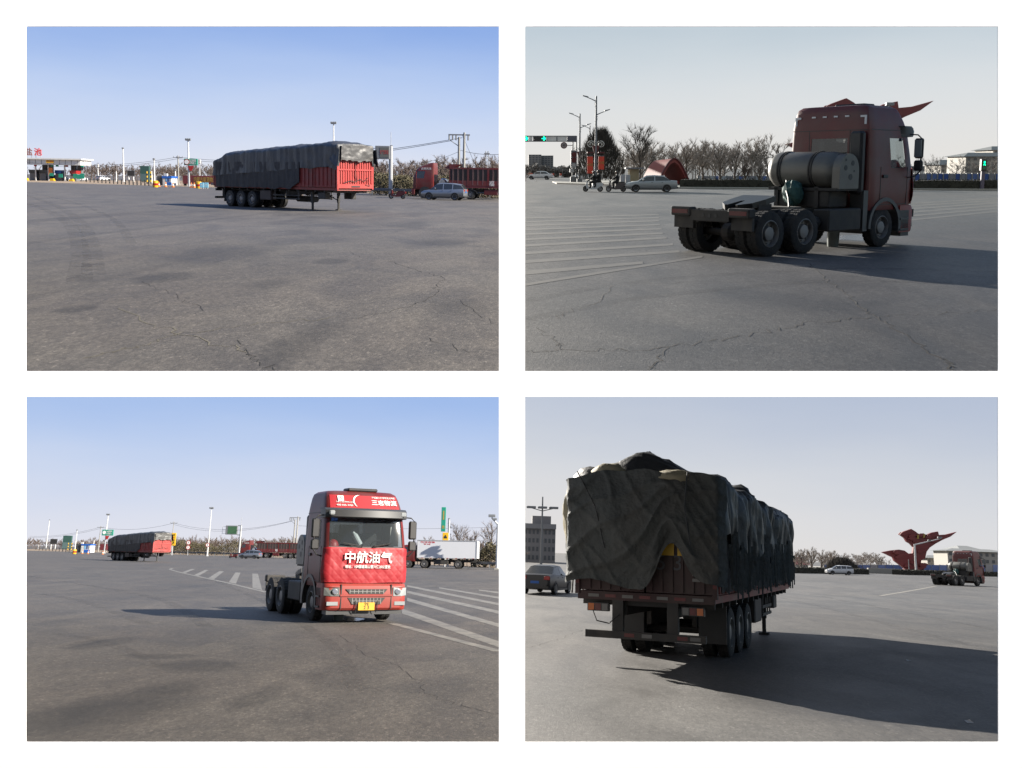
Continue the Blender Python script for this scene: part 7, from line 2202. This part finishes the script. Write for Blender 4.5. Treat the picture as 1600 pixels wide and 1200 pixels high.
MB().box(-w * 1.02, w * 1.02, -.6, 20.5, H, H + .9).build('cornice', BLD_GREY, t)
MB().box(-w * .3, w * .75, 2, 14, H + .9, H + 2.4).build('roof_house', BLD_DARK, t)
def triple_lamp(pl, px, row, rt, label):
    p = pl.at(px, row); H = pl.top(p, rt); t = thing('street_lamp', label, 'street lamp', pl, p)
    MB().tube([(0, 0, 0), (0, 0, H + 1.2)], [.16, .07], 10).build('shaft', POLE_DARK, t)
    for x in (-1.2, 0, 1.2):
        MB().tube([(0, 0, H - .3), (x, 0, H)], .05, 6).build('lamp_arm', POLE_DARK, t)
        MB().bbox(x - .5, x + .5, -.3, .3, H - .05, H + .18, .04).build('lamp_head', POLE_DARK, t)
triple_lamp(BR, 845, 893, 794, 'grey lamp post with three heads above the dark car')
t, c, w, H, d = block(BR, 1236, 1262, 882, 300, 'small house with red roof just right of the trailer', OFFWHITE, 1, 3, 'small_house', depth=8, cat='house')
MB().add([(-w - .6, -.8, H), (w + .6, -.8, H), (w + .6, 8.8, H), (-w - .6, 8.8, H), (-w * .5, 4, H + 2.2), (w * .5, 4, H + 2.2)], [(0, 1, 5, 4), (1, 2, 5), (2, 3, 4, 5), (3, 0, 4), (0, 3, 2, 1)]).build('roof', mat('roof_red', (.22, .05, .045), .7), t)
for i, (px, rt, sp) in enumerate(((1252, 859, .4), (1268, 856, .4), (1284, 857.5, .4), (1300, 858, .36))):
    p = BR.at(px, 893.5); h = BR.top(p, rt)
    tree(BR, p, 150 + i, h, h * sp, 'hazy bare tree right of the loaded trailer, ' + ['first', 'second', 'third', 'fourth'][i] + ' from the trailer', twig_m=TWIG_HAZE_TINT, wood_m=BARK, upright=.7, tw=.06, n_limb=11, n_sub=6, n_twig=8)
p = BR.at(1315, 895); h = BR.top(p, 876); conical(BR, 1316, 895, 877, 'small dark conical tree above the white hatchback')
belt(BR, [(1235, 889.2), (1400, 892.5)], 'bare_wood', 'hazy low bare wood behind the hoarding, lower right view', 41, 3.5, 5.5, TWIG_HAZE_TINT, 40, 12, tw=.1)
for k, px in enumerate((1311, 1325.5, 1333.5, 1341)):
    pole(BR, px, 889, (866, 867, 866, 869)[k], 'thin distant power pole over the hoarding, ' + ['first', 'second', 'third', 'fourth'][k] + ' from the left', 'power_pole', .16, POLE_DARK, head='wires' if k < 2 else None)
for i, (px, row, w_) in enumerate(((1515, 1130, .05), (1420, 1033, .05))):
    p = BR.at(px, row)
    o = MB().add([(-w_, -.05, .0), (w_, -.02, .0), (w_ * .8, .08, .03), (0, .1, .015), (-w_ * .9, .06, .02)], [(0, 1, 2, 3, 4)]).build('paper_scrap', LETTER_WHITE, None, BR)
    o.matrix_world = BR.M @ Matrix.Translation((p.x, p.y, .008))
    tag(o, ('white paper scrap lying in the trailer shadow near the corner', 'tiny pale scrap lying in the trailer shadow')[i], 'litter')

for o in LEFT.objects: LIT_A.objects.link(o)
bpy.context.view_layer.update()
